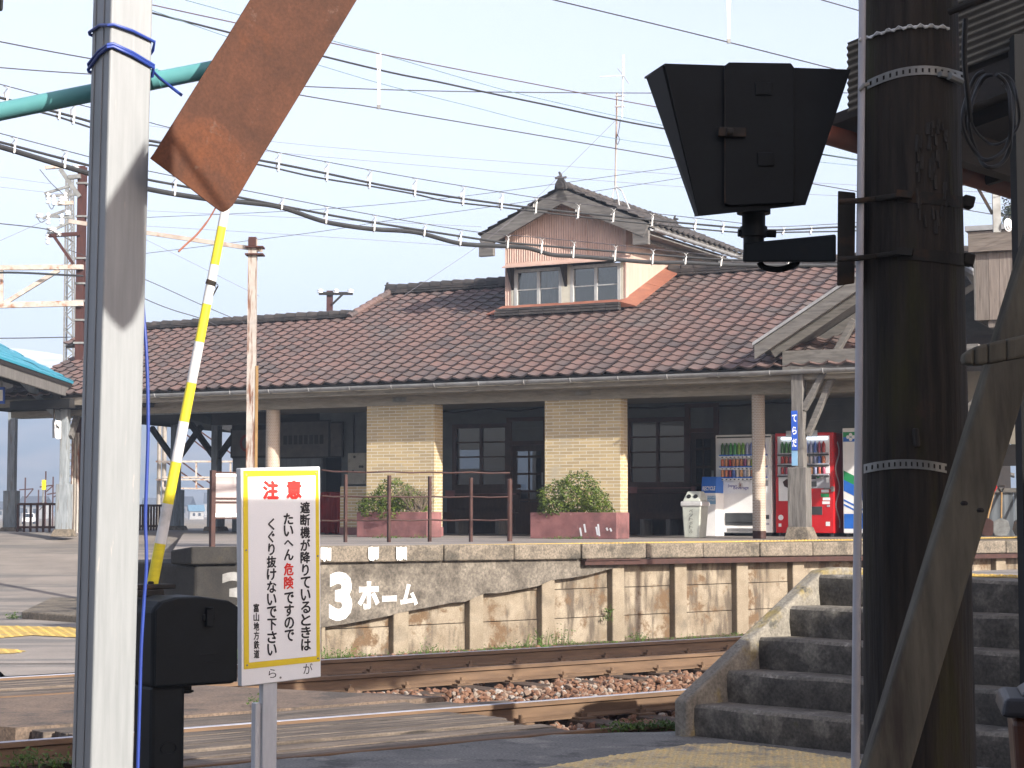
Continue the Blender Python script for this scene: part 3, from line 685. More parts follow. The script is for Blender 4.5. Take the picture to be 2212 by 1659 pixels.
mb = MB(FS); prof = [(-.06, -.1), (-.06, .235), (0, .275), (RUN * 4 + .05, 1.075), (RUN * 4 + .2, 1.095), (RUN * 5 + .3, 1.085), (RUN * 5 + .3, -.1)]
mb.prism([(0, b, z) for b, z in prof], (.115, 0, 0)); o = mb.build('parapet', m_parapet, st, bevel=.02, seg=3)
mb = MB(FS); mb.tube([(1.42, RUN * 2 - .005, .47), (1.42, RUN * 2 - .035, .46), (1.43, RUN * 2 - .04, .52), (1.42, RUN * 2 - .02, .56)], .016, 8); mb.tube([(1.42, RUN * 2 - .035, .455), (1.62, RUN * 2 - .04, .45)], .016, 8)
mb.build('iron_cleat', m_galv, st, smooth=True)
ipl = [FS(0.0, RUN * 5 - .01, P - .003), FS(9, RUN * 5 - .01, P - .003), FS(9, 30, P - .003), FS(0.0, 30, P - .003)]
mb = MB(); n = mb.addv(ipl); n2 = mb.addv([p + Vector((0, 0, -1.3)) for p in ipl]); mb.face((n, n + 1, n + 2, n + 3))
for i in range(4): mb.face((n + i, n2 + i, n2 + (i + 1) % 4, n + (i + 1) % 4))
mb.struct('island_platform', m_asphalt)
mb = MB(FS); mb.box(.5, 9, RUN * 5 + .25, RUN * 5 + .62, P, P + .005)
for k in range(60):
    for q in range(5): mb.lathe((.55 + k * .075, RUN * 5 + .29 + q * .07, P + .005), [(.02, 0), (.014, .006)], 6)
mb.struct('tactile_paving_island', m_tactile)
# ================================================================== station building
SL = .42; AL = math.atan(SL); CA, SA = math.cos(AL), math.sin(AL)
DE = -.55
ZE = sum(FB.px(u, v, DE)[1] for u, v in ((497, 843), (1048, 818), (1423, 799), (1687, 788))) / 4 + .02
def RP(s, t, h=0):                      # point on the front roof plane: along, up-slope, normal height
    return (s, DE + t * CA - h * SA, ZE + t * SA + h * CA)
RN = (FB.m * -SA + Vector((0, 0, CA))); RO = FB(0, DE, ZE)
def roofhit(u, v):
    p = pplane(u, v, RO, RN); q = FB.inv(p); return q[0], (q[1] - DE) / CA
T_MAIN = roofhit(1000, 627)[1]; T_MAIN = (T_MAIN + roofhit(1600, 586)[1]) / 2
T_WING = (roofhit(330, 712)[1] + roofhit(700, 688)[1]) / 2
S_V = (roofhit(750, 685)[0] + roofhit(846, 640)[0]) / 2
S_L = roofhit(140, 742)[0]; S_R = roofhit(1960, 720)[0]
stn = thing('station_building', 'old wooden station building with brown tiled roof and yellow brick pillars', 'building', FB(0, 0, P), FB.ang)

# dormer footprint (front wall on the roof plane)
q0 = roofhit(1090, 674); q1 = roofhit(1352, 668)
DT = (q0[1] + q1[1]) / 2; DD = DE + DT * CA
DS0 = FB.px(1091, 600, DD)[0]; DS1 = FB.px(1352, 600, DD)[0]
ZB = ZE + DT * SA                       # height of the dormer foot

def tiles(mb, RPf, s0, s1, t0, t1, wt, et, skip=None, verge=None, amp=.032, lip=.03):
    ns = max(1, round((s1 - s0) / wt)); ntt = max(1, round((t1 - t0) / et)); w_ = (s1 - s0) / ns; e_ = (t1 - t0) / ntt
    prof = [(0, .25), (.12, .02), (.3, -.55), (.5, -.9), (.68, -.65), (.82, .1), (.92, .62), (1.0, .75)]
    for i in range(ns):
        for j in range(ntt):
            sa, ta = s0 + i * w_, t0 + j * e_
            if skip and skip(sa + w_ / 2, ta + e_ / 2): continue
            at = random.random(); dz = random.uniform(-.004, .006); sk = random.uniform(-.006, .006)
            at = min(1, max(0, at * .75 + .25 * (mnoise.noise(Vector((sa * .5, ta * .6, 1.7))) + .5)))
            n = len(mb.v); pts = []
            for x, h in prof:
                hh = amp * h
                pts.append(RPf(sa + x * w_ * 1.03, ta - .03 + sk, hh - .0 + dz))             # lip bottom
                pts.append(RPf(sa + x * w_ * 1.03, ta - .035 + sk, hh + lip + dz))
                pts.append(RPf(sa + x * w_ * 1.03, ta - .012 + sk, hh + lip + .006 + dz))
                pts.append(RPf(sa + x * w_ * 1.03, ta + e_ + .02, hh + .004 + dz * .3))
            mb.addv(pts)
            for k in range(len(prof) - 1):
                for r in range(3):
                    a = n + k * 4 + r; mb.face((a, a + 4, a + 5, a + 1), at if r else at * .55)  # lip faces tinted darker: the shadow at each tile edge as colour
random.seed(21)
mb = MB(FB)
T_TIP = roofhit(131, 744)[1]; S_CUT = roofhit(152, 772)[0]
def skipl(s, t): return s < S_CUT and t < T_TIP
def skipd(s, t): return DS0 - .1 < s < DS1 + .14 and t > DT - .02
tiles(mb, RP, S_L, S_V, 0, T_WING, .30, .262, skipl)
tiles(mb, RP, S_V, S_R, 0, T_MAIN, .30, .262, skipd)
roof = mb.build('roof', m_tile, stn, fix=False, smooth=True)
# roof underlay (boards below the tiles) and the far slope
mb = MB(FB)
def slabp(s0, s1, t0, t1, h0, h1):
    mb.hexa([RP(s0, t0, h0), RP(s1, t0, h0), RP(s1, t1, h0), RP(s0, t1, h0), RP(s0, t0, h1), RP(s1, t0, h1), RP(s1, t1, h1), RP(s0, t1, h1)])
slabp(S_CUT, S_V, .02, T_WING, -.10, -.04); slabp(S_L + .05, S_CUT, T_TIP, T_WING, -.10, -.04); slabp(S_V, DS0, .02, T_MAIN, -.10, -.04); slabp(DS0, DS1, .02, DT, -.10, -.04); slabp(DS1, S_R, .02, T_MAIN, -.10, -.04)
def back(s0, s1, t):
    a, b, c = RP(s0, t); k = RP(s1, t); D = b + 4.3 if t > 4 else b + 2.8; dz = (D - b) * SL
    mb.hexa([(s0, b, c - .1), (s1, b, c - .1), (s1, D, c - dz - .1), (s0, D, c - dz - .1), (s0, b, c), (s1, b, c), (s1, D, c - dz), (s0, D, c - dz)])
back(S_L + .05, S_V, T_WING); back(S_V, DS0, T_MAIN); back(DS1, S_R, T_MAIN)
mb.build('roof_board', m_tile_dark, roof, root=stn)
# ridges
def ridge(fr, p0, p1, par, root, wd=.26, h=.2, cap=.085, pitch=.27, side=None):
    h *= .72; wd *= .9
    p0 = Vector(p0); p1 = Vector(p1); d = (p1 - p0); L_ = d.length; d.normalize(); sd = d.cross(Vector((0, 0, 1))).normalized(); up = Vector((0, 0, 1))
    mb = MB(fr); rows = 3
    n_ = max(2, int(L_ / pitch))
    for r in range(rows):
        ww = wd * (1 - .12 * r); z0 = h * r / rows; 
        for k in range(n_):
            a = p0 + d * (L_ * k / n_); b = p0 + d * (L_ * (k + 1) / n_ - .006); o = random.uniform(-.006, .006)
            mb.beam(a + up * (z0 + h / rows / 2 + o), b + up * (z0 + h / rows / 2 + o), ww, h / rows - .012, at=random.random())
    for k in range(n_):
        a = p0 + d * (L_ * k / n_ - .02); b = p0 + d * (L_ * (k + 1) / n_ + .02); o = random.uniform(-.006, .006)
        mb.tube([a + up * (h - .01 + o), a + up * (h - .005 + o) + d * .02, b + up * (h - .02 + o)], [cap, cap * 1.12, cap * .95], 10, at=random.random())
    o = mb.build('ridge', m_ridge, par, root=root); return o
def onigawara(fr, c, par, root, ax, k=1.0, name='ridge_end_tile'):
    mb = MB(fr); c = Vector(c); ax = Vector(ax)
    sd = Vector((-ax.y, ax.x, 0))
    mb.tube([c - ax * .03, c + ax * .09 * k], .12 * k, 14)
    mb.prism([c + sd * a * k + Vector((0, 0, z * k)) - ax * .06 for a, z in ((-.2, -.12), (.2, -.12), (.17, .06), (.11, .16), (.06, .22), (-.06, .22), (-.11, .16), (-.17, .06))], ax * .08)
    mb.prism([c + sd * a * k + Vector((0, 0, z * k)) - ax * .03 for a, z in ((-.17, .2), (.17, .2), (.19, .26), (.05, .25), (.03, .33), (-.03, .42), (-.07, .40), (-.03, .3), (-.19, .25))], ax * .05)
    return mb.build(name, m_ridge, par, root=root, bevel=.008)
a, b, c = RP(S_V, T_MAIN); ridge(FB, (S_V - .05, b, c), (DS0 - .05, b, c), roof, stn)
a, b, c = RP(DS1, T_MAIN); ridge(FB, (DS1 + .1, b, c), (S_R, b, c), roof, stn)
a, b, c = RP(S_L, T_WING); ridge(FB, (S_L, b, c), (S_V + .05, b, c), roof, stn, h=.13)
a, b, c = RP(S_V, T_MAIN); onigawara(FB, (S_V - .08, b, c + .1), roof, stn, (-1, 0, 0), .42)
a, b, c = RP(S_L, T_WING); onigawara(FB, (S_L - .05, b, c + .1), roof, stn, (-1, 0, 0), .4)
# verge tiles along the raised left edge of the main roof
mb = MB(FB); t = T_WING - .1
while t < T_MAIN:
    mb.tube([RP(S_V + .02, t, .05), RP(S_V + .02, t + .03, .062), RP(S_V + .02, t + .28, .04)], [.075, .08, .07], 8, at=random.random()); t += .262
mb.build('verge_tile', m_tile, roof, root=stn)
# gutter, fascia, soffit
GZ = ZE - .085
mb = MB(FB); pts = []
sgl = FB.px(312, 850, DE - .06)[0]
for k in range(13): pts.append((-.07 * math.cos(math.pi * k / 12), -.07 * math.sin(math.pi * k / 12)))
n = mb.addv([(sgl, DE - .06 + y, GZ + z) for y, z in pts]); n2 = mb.addv([(S_R, DE - .06 + y, GZ + z) for y, z in pts])
for k in range(12): mb.face((n + k, n2 + k, n2 + k + 1, n + k + 1))
s = sgl + .3
while s < S_R:
    mb.tube([(s, DE - .06 + 1.08 * y, GZ + 1.08 * z) for y, z in pts], .008, 5); s += .9
mb.build('gutter', m_gutter, stn, fix=False, smooth=True)
mb = MB(FB); mb.box(S_CUT, S_R, DE + .06, DE + .10, ZE - .24, ZE - .07); mb.box(S_CUT, S_R, -.02, .12, ZE - .42, ZE - .235)
mb.build('eave_fascia', m_eave, stn)
SF0 = FB.px(455, 900, 1.5)[0]
mb = MB(FB); mb.hexa([(SF0, DE + .1, ZE - .235), (S_R, DE + .1, ZE - .235), (S_R, 3.6, ZE - .30), (SF0, 3.6, ZE - .30), (SF0, DE + .1, ZE - .20), (S_R, DE + .1, ZE - .20), (S_R, 3.6, ZE - .26), (SF0, 3.6, ZE - .26)])
mb.build('soffit', m_soffit, stn)
# left open wing: dark board ceiling, blue beam, posts and braces
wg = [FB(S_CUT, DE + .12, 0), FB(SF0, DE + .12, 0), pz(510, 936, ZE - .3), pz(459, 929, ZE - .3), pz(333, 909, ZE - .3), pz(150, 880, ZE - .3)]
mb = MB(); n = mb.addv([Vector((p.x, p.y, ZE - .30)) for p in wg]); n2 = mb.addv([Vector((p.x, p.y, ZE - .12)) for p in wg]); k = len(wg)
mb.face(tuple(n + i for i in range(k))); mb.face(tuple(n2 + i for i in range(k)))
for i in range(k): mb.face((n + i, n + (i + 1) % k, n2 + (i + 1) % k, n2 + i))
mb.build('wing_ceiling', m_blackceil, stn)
sb0 = S_CUT; sb1 = FB.px(565, 880, .12)[0]
z0 = FB.px(440, 892, .12)[1]; z1 = FB.px(440, 866, .12)[1]
mb = MB(FB); mb.box(sb0, sb1, .12, .30, z0, z1); mb.build('wing_beam', m_wood_blue, stn, bevel=.01)
def wpost(u, vb, wpx, nm='wing_post'):
    b = pz(u, vb, P); wd = wpx * b.y / FPX
    mb = MB(Frame((b.x, b.y), FB.ang)); mb.box(-wd / 2, wd / 2, -wd / 2, wd / 2, P, ZE - .3); p = mb.build(nm, m_wood_blue, stn, bevel=.01)
    mb = MB(Frame((b.x, b.y), FB.ang)); k = wd * .82; mb.box(-k, k, -k, k, P, P + .95); mb.build('post_casing', m_wood_blue, p, root=stn, bevel=.01)
    mb = MB(Frame((b.x, b.y), FB.ang)); k = wd * 1.25; mb.hexa([(-k, -k, P - .05), (k, -k, P - .05), (k, k, P - .05), (-k, k, P - .05), (-k * .8, -k * .8, P + .1), (k * .8, -k * .8, P + .1), (k * .8, k * .8, P + .1), (-k * .8, k * .8, P + .1)]); mb.build('post_footing', m_kerb, p, root=stn)
    mb = MB(Frame((b.x, b.y), FB.ang))
    for sgn in (-1, 1): mb.beam((sgn * .04, 0, ZE - 1.15), (sgn * .75, 0, ZE - .36), .1, .12)
    mb.build('post_brace', m_wood_dk, p, root=stn)
wpost(378, 1145, 17); wpost(466, 1147, 17)
# ---- brick pillars and round columns
ZT = ZE - .23
def pillar(u0, u1, dep=.30):
    s0 = FB.px(u0, 1000)[0]; s1 = FB.px(u1, 1000)[0]
    mb = MB(FB); mb.box(s0, s1, 0, dep, P - .02, ZT); p = mb.build('brick_pillar', m_brick, stn)
    mb = MB(FB); mb.box(s0 - .012, s1 + .012, -.012, dep + .01, P - .02, P + .16); mb.build('plinth', m_pink, p, root=stn)
    return s0, s1, p
p1 = pillar(792, 938); p2 = pillar(1177, 1340)
def ventbox(par, u0, u1, v0, v1, m):
    a, z1 = FB.px(u0, v0); b, z0 = FB.px(u1, v1); mb = MB(FB); mb.box(a, b, -.02, .02, z0, z1); mb.box(a + .02, b - .02, -.026, 0, z0 + .02, z1 - .02); mb.build('wall_vent', m, par, root=stn)
ventbox(p1[2], 849, 880, 858, 868, m_galv); ventbox(p2[2], 1244, 1278, 845, 853, m_beige)
def column(u0, u1):
    s = FB.px((u0 + u1) / 2, 1000)[0]; r = (FB.px(u1, 1000)[0] - FB.px(u0, 1000)[0]) / 2 * .93
    # cylindrical coordinates for the little tiles come from object space; keep the part in the frame of its own axis
    mb = MB(FB); mb.lathe((s, .16, P), [(r, .12), (r, ZT - P)], 28); c = mb.build('round_column', m_roundtile, stn, smooth=True)
    mb = MB(FB); mb.lathe((s, .16, P), [(r * 1.02, -.02), (r * 1.02, .125)], 28); mb.build('column_base', m_ironbrown, c, root=stn, smooth=True)
column(565, 592); column(1617, 1646)
# ---- the veranda back wall with its openings
WD = 3.5
def wr(u0, v0, u1, v1, d=WD):
    a, z1 = FB.px(u0, v0, d); b, z0 = FB.px(u1, v1, d); return a, b, z0, z1
def wallwith(mb, s0, s1, z0, z1, d0, d1, holes):
    ss = sorted({s0, s1, *[x for h in holes for x in h[:2] if s0 < x < s1]}); zz = sorted({z0, z1, *[x for h in holes for x in h[2:] if z0 < x < z1]})
    for i in range(len(ss) - 1):
        run = None
        for j in range(len(zz) - 1):
            cs, cz = (ss[i] + ss[i + 1]) / 2, (zz[j] + zz[j + 1]) / 2
            hole = any(h[0] < cs < h[1] and h[2] < cz < h[3] for h in holes)
            if not hole:
                if run is None: run = zz[j]
            if (hole or j == len(zz) - 2) and run is not None:
                e = zz[j] if hole else zz[j + 1]; mb.box(ss[i], ss[i + 1], d0, d1, run, e); run = None
H_w1 = wr(986, 925, 1094, 1050); H_d1 = wr(1106, 962, 1176, 1165); H_d1 = (H_d1[0], H_d1[1], P - .05, H_d1[3])
H_w2 = wr(1362, 912, 1481, 1042); H_open = wr(697, 976, 737, 1068)
H_d2 = wr(1492, 935, 1545, 1160); H_d2 = (H_d2[0], H_d2[1], P - .05, H_d2[3])
SB0 = wr(503, 950, 600, 1000)[0]
mb = MB(FB); wallwith(mb, SB0, S_R, P - .05, ZE - .27, WD, WD + .14, [H_w1, H_d1, H_w2, H_open, H_d2])
mb.build('veranda_wall', m_clap, stn)
# rear wall with windows that let the daylight through
RD = 7.6
hb1 = wr(1112, 962, 1150, 1062, RD); hb2 = (H_open[0] - 1.9, H_open[1] + .25, P + .2, H_open[3] + .3)
hb2 = (wr(694, 960, 742, 1075, RD)); hb3 = wr(985, 972, 1038, 1012, RD)
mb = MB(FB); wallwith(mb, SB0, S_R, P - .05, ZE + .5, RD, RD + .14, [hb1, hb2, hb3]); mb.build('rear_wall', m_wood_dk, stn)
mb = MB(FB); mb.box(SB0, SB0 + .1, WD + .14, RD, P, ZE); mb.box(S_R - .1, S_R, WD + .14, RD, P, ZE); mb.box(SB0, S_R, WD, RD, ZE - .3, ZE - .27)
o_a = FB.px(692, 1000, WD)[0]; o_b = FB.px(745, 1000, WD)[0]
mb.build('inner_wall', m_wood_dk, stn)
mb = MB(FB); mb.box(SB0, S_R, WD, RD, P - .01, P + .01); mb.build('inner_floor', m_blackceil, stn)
def window(hole, ncol, nrow, nm='window', fr=m_wood_red, d=WD, gl=m_glassd, fw=.075, gb=.02, root=None, par=None, bars=None, frm=None):
    a, b, z0, z1 = hole; par = par or stn; root = root or stn; frm = frm or FB
    mb = MB(frm)
    mb.box(a - fw, a + .01, d - .045, d + .1, z0 - fw, z1 + fw); mb.box(b - .01, b + fw, d - .045, d + .1, z0 - fw, z1 + fw)
    mb.box(a + .01, b - .01, d - .045, d + .1, z1 - .01, z1 + fw); mb.box(a + .01, b - .01, d - .06, d + .1, z0 - fw, z0 + .01)
    w_ = mb.build(nm, fr, par, root=root)
    mb = MB(frm)
    for i in range(1, ncol):
        x = a + (b - a) * i / ncol; k = .03 if i * 2 == ncol else gb; mb.box(x - k, x + k, d - .02, d + .05, z0 + .01, z1 - .01)
    for j in range(1, nrow):
        z = z0 + (z1 - z0) * j / nrow; mb.box(a + .01, b - .01, d - .012, d + .042, z - gb * .8, z + gb * .8)
    mb.build('glazing_bar', fr, w_, root=root)
    mb = MB(frm); mb.box(a, b, d + .012, d + .018, z0, z1); mb.build('pane', gl, w_, root=root)
    return w_
window(H_w1, 2, 4); window(H_w2, 2, 4)
mb = MB(FB)
def door(hole, nm='door'):
    a, b, z0, z1 = hole; z0 = P + .01
    mb = MB(FB); d = WD + .02
    mb.box(a, a + .09, d, d + .05, z0, z1); mb.box(b - .09, b, d, d + .05, z0, z1); mb.box(a + .09, b - .09, d, d + .05, z1 - .12, z1)
    mb.box(a + .09, b - .09, d, d + .05, z0, z0 + .62)
    mid = z0 + (z1 - z0) * .57
    for z in (z0 + .66, mid - .16, mid + .18, mid + .52):
        if z < z1 - .2: mb.box(a + .09, b - .09, d + .005, d + .045, z - .022, z + .022)
    mb.box((a + b) / 2 - .015, (a + b) / 2 + .015, d + .006, d + .044, z0 + .62, z1 - .12)
    o = mb.build(nm, m_wooddoor, stn)
    mb = MB(FB); mb.box(a + .09, b - .09, d + .02, d + .026, z0 + .62, z1 - .12); mb.build('door_glass', m_glassd, o, root=stn)
    mb = MB(FB); mb.box(b - .07, b - .03, d - .012, d, z0 + .95, z0 + 1.2); mb.build('door_pull', m_galv, o, root=stn)
    mb = MB(FB); mb.box(a - .1, a, WD - .05, WD + .12, P, z1 + .55); mb.box(b, b + .1, WD - .05, WD + .12, P, z1 + .55); mb.box(a, b, WD - .05, WD + .12, z1, z1 + .08); mb.box(a, b, WD - .05, WD + .12, z1 + .47, z1 + .55)
    mb.build('door_frame', m_wood_red, o, root=stn)
    mb = MB(FB); mb.box(a, b, WD + .01, WD + .016, z1 + .08, z1 + .47) ; mb.build('transom', m_blackin, o, root=stn)
door(H_d1); door(H_d2)
# dark wainscot under the windows
for h in (H_w1, H_w2):
    mb = MB(FB); mb.box(h[0] - .2, h[1] + .2, WD - .03, WD - .003, P, h[2] - .12); mb.build('wainscot', m_wooddoor, stn)
    mb = MB(FB); mb.box(h[0] - .22, h[1] + .22, WD - .07, WD - .003, h[2] - .20, h[2] - .08); mb.build('window_sill', m_pink, stn)
# left part: dark upper boards with poster panels, grey lower boards
mb = MB(FB)
a, b, z0, z1 = wr(503, 917, 690, 987); mb.box(a, b, WD - .04, WD - .003, z0, ZE - .28); 
a2, b2, z02, z12 = wr(737, 890, 770, 1100)
mb.build('dark_boarding', m_wood_dk, stn)
a, b, z0, z1 = wr(595, 990, 694, 1160); mb = MB(FB); mb.box(a, b, WD - .03, WD - .003, P, z1); mb.build('lower_boarding', m_greycloth, stn)
mb = MB(FB); a, b, z0, z1 = wr(700, 890, 800, 925, .6); mb.box(FB.px(600, 930, WD)[0], FB.px(735, 930, WD)[0], 1.2, 1.34, ZE - .62, ZE - .3); mb.build('cross_beam', m_wood_dk, stn)
mb = MB(FB); a, b, z0, z1 = wr(735, 1051, 800, 1165, .9); mb.box(a, b, .9, 1.05, P, z1); o = mb.build('low_brick_wall', m_brick, stn)
mb = MB(FB); mb.box(a - .01, b, .89, 1.06, P, P + .14); mb.build('plinth', m_pink, o, root=stn)
mb = MB(FB); mb.tube([(FB.px(766, 950, WD)[0], WD - .03, ZE - .35), (FB.px(767, 950, WD)[0], WD - .03, FB.px(766, 980, WD)[1])], .02, 6); mb.build('conduit', m_blackrust, stn)
mb = MB(FB); s0 = FB.px(955, 880, WD)[0]; s1 = FB.px(1175, 880, WD)[0]
mb.tube([(s0 + (s1 - s0) * k / 8, WD - .03, FB.px(1000, 888, WD)[1] - .03 * math.sin(k * 1.3)) for k in range(9)], .018, 6); mb.build('wiring', m_blackrust, stn); mb = MB(FB)
mb.tube([(FB.px(1360, 880, WD)[0] + .45 * k, WD - .03, FB.px(1400, 880, WD)[1] - .02 * math.sin(k * 1.7)) for k in range(9)], .018, 6)
mb.build('wiring', m_blackrust, stn)

# ---- dormer (roof turret) as parts of the building
ov = .30; DF = DD - ov
zr_ = FB.px(1213, 413, DF)[1]; rs = (DS0 + DS1) / 2
zl = FB.px(1024, 516, DF)[1]; sl_ = FB.px(1024, 516, DF)[0]; zrr = FB.px(1384, 489, DF)[1]; sr_ = FB.px(1384, 489, DF)[0]
rs = FB.px(1214, 413, DF)[0]
zeD = (zl + zrr) / 2; half = ((sr_ - sl_) / 2); DB = DD + 5.2
slD = (zr_ - zeD) / half
dm = MB(FB)
# front wall in corrugated iron: real ribs
def ribs(mb, s0, s1, z0f, z1f, d, pitch=.052, amp=.009):
    n_ = int((s1 - s0) / pitch * 6); base = len(mb.v); rows = []
    for k in range(n_ + 1):
        s = s0 + (s1 - s0) * k / n_; y = d - amp * math.sin(2 * math.pi * (s - s0) / pitch)
        mb.addv([(s, y, z0f(s)), (s, y, z1f(s))])
    for k in range(n_): mb.face((base + 2 * k, base + 2 * k + 2, base + 2 * k + 3, base + 2 * k + 1))
zaw = FB.px(1220, 570, DD)[1]
gz = lambda s: zr_ - .10 - abs(s - rs) * slD
W0 = FB.px(1112, 600, DD)[0]; W1 = FB.px(1341, 600, DD)[0]; zw1 = FB.px(1220, 578, DD)[1]; zw0 = FB.px(1220, 664, DD)[1]
ribs(dm, DS0, DS1, lambda s: zaw, gz, DD)
ribs(dm, DS0, W0, lambda s: ZB - .1, lambda s: zaw, DD); ribs(dm, W1, DS1, lambda s: ZB - .1, lambda s: zaw, DD)
dorm = dm.build('dormer_front', m_cor, stn, fix=False, smooth=True)
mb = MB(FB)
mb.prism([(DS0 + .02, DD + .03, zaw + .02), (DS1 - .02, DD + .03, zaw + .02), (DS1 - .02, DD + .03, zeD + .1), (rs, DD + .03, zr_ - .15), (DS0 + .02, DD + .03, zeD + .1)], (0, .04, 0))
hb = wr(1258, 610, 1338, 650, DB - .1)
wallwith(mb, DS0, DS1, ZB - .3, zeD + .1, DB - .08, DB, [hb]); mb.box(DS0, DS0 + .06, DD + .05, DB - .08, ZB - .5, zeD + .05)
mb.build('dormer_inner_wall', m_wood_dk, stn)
mb = MB(FB); mb.box(DS1 - .05, DS1 + .0, DD + .002, DB, ZB - .3, zeD + .12); mb.build('dormer_side_wall', m_salmon, stn)
mb = MB(FB); mb.box(DS1 - .02, DS1 + .012, DD - .014, DD + .10, ZB - .1, zeD); mb.build('corner_trim', m_cor, stn)
# dormer windows: two frames of two sashes
mid0 = FB.px(1214, 600, DD)[0]; mid1 = FB.px(1233, 600, DD)[0]
for a, b, o in ((mid0, mid1, .02), (W0 - .07, W0, .015), (W1, W1 + .05, .015)):
    mb = MB(FB); mb.box(a, b, DD - o, DD + .1, zw0 - .06, zw1 + .05); mb.build('window_post', m_sashcream, stn)
for a, b in ((W0, mid0), (mid1, W1)):
    w_ = window((a + .05, b - .05, zw0 + .04, zw1 - .03), 2, 2, nm='dormer_window', fr=m_sash, d=DD + .02, gl=m_glass, fw=.05, gb=.014)
mb = MB(FB)
for u0, u1, v0, v1, dd in ((1112, 1158, 582, 640, .25), (1170, 1200, 580, 640, .35)):
    a, b, z0, z1 = wr(u0, v0, u1, v1, DD + dd); n_ = 16; base = len(mb.v)
    for k in range(n_ + 1):
        s = a + (b - a) * k / n_; y = DD + dd + .02 * math.sin(k * 1.6); mb.addv([(s, y, z0 - .3), (s, y, z1)])
    for k in range(n_): mb.face((base + 2 * k, base + 2 * k + 2, base + 2 * k + 3, base + 2 * k + 1))
mb.build('curtain', m_curtain, stn, fix=False)
mb = MB(FB); a, b, z0, z1 = wr(1112, 655, 1200, 664, DD + .15); mb.box(W0, mid0, DD + .12, DD + .5, zw0 - .05, zw0 + .06)
a = FB.px(1143, 630, DD + .3)[0]; mb.box(a, a + .08, DD + .3, DD + .36, zw0 + .06, zw0 + .75); mb.build('window_shelf', m_sash, stn)
# awning, brackets, sill flashing
mb = MB(FB); s0 = FB.px(1084, 575, DD - .28)[0]; s1 = FB.px(1352, 560, DD - .28)[0]; za0 = FB.px(1084, 576, DD - .28)[1]; za1 = FB.px(1352, 562, DD - .28)[1]
zaf = (za0 + za1) / 2
mb.hexa([(s0, DD - .28, zaf - .01), (s1, DD - .28, zaf - .01), (s1, DD + .0, zaf + .09), (s0, DD + .0, zaf + .09), (s0, DD - .28, zaf + .014), (s1, DD - .28, zaf + .014), (s1, DD + .0, zaf + .12), (s0, DD + .0, zaf + .12)])
aw = mb.build('window_awning', m_cor, stn)
for x in (W0 - .03, (mid0 + mid1) / 2):
    mb = MB(FB); mb.prism([(x - .03, DD - .25, zaf), (x - .03, DD - .02, zaf + .05), (x - .03, DD - .02, zaf - .42)], (.06, 0, 0)); mb.build('awning_bracket', m_wood_dk, aw, root=stn)
mb = MB(FB); t0 = DT
mb.hexa([RP(DS0 - .3, t0 - .22, .06), RP(DS1 + .04, t0 - .16, .06), RP(DS1 + .04, t0 + .05, .10), RP(DS0 - .05, t0 + .05, .10), RP(DS0 - .3, t0 - .22, .085), RP(DS1 + .04, t0 - .16, .085), (DS1 + .04, DD - .01, ZB + .16), (DS0 - .05, DD - .01, ZB + .16)])
mb.build('sill_flashing', m_flash, stn)
mb = MB(FB); n_ = 10
for k in range(n_):
    a = DS0 - .05 + (DS1 - DS0 + .05) * k / n_; b = DS0 - .05 + (DS1 - DS0 + .05) * (k + 1) / n_ - .008
    for r in range(3): mb.beam(RP(a, t0 - .28 + .03 * r, .06 + .045 * r), RP(b, t0 - .28 + .03 * r, .06 + .045 * r), .14, .04, at=random.random())
mb.build('sill_tiles', m_ridge, stn)
# side flashing running up to the ridge
mb = MB(FB)
def flashseg(ta, tb):
    mb.hexa([RP(DS1, ta, .06), RP(DS1 + .30, ta, .06), RP(DS1 + .30, tb, .06), RP(DS1, tb, .06), RP(DS1, ta, .17), RP(DS1 + .30, ta, .075), RP(DS1 + .30, tb, .075), RP(DS1, tb, .17)])
tt = t0 - .2
while tt < T_MAIN + .2:
    e = min(tt + 1.25, T_MAIN + .2); flashseg(tt, e - .01); tt = e
mb.build('side_flashing', m_flash, stn)
# dormer roof
zeO = zeD + .08
def DR(sgn):
    def f(s, t, h=0):                  # s measured along depth, t up the slope from the eave
        L_ = math.sqrt(half * half + (zr_ - zeD) ** 2); c = half / L_; k = (zr_ - zeD) / L_
        x = rs + sgn * (half - t * c) + sgn * h * k
        return (x, DF - .04 + (s if sgn > 0 else s), zeO + t * k + h * c)
    return f
LD = math.sqrt(half * half + (zr_ - zeD) ** 2)
mb = MB(FB)
tiles(mb, DR(1), 0, DB - DF, 0, LD - .03, .27, .25, amp=.028, lip=.03)
tiles(mb, DR(-1), 0, DB - DF, 0, LD - .03, .27, .25, amp=.028, lip=.03)
drf = mb.build('dormer_roof', m_tile_dark, stn, fix=False, smooth=True)
mb = MB(FB)
for sg in (1, -1):
    f = DR(sg); mb.hexa([f(.02, 0, -.09), f(DB - DF, 0, -.09), f(DB - DF, LD, -.09), f(.02, LD, -.09), f(.02, 0, -.03), f(DB - DF, 0, -.03), f(DB - DF, LD, -.03), f(.02, LD, -.03)])
mb.build('roof_board', m_wood_grey_x, drf, root=stn)
ridge(FB, (rs, DF, zr_ + .06), (rs, DB, zr_ + .06), drf, stn, wd=.22, h=.1, cap=.075)
onigawara(FB, (rs, DF - .06, zr_ + .10), drf, stn, (0, -1, 0), .66)
onigawara(FB, (rs, DB, zr_ + .1), drf, stn, (0, 1, 0), .5)
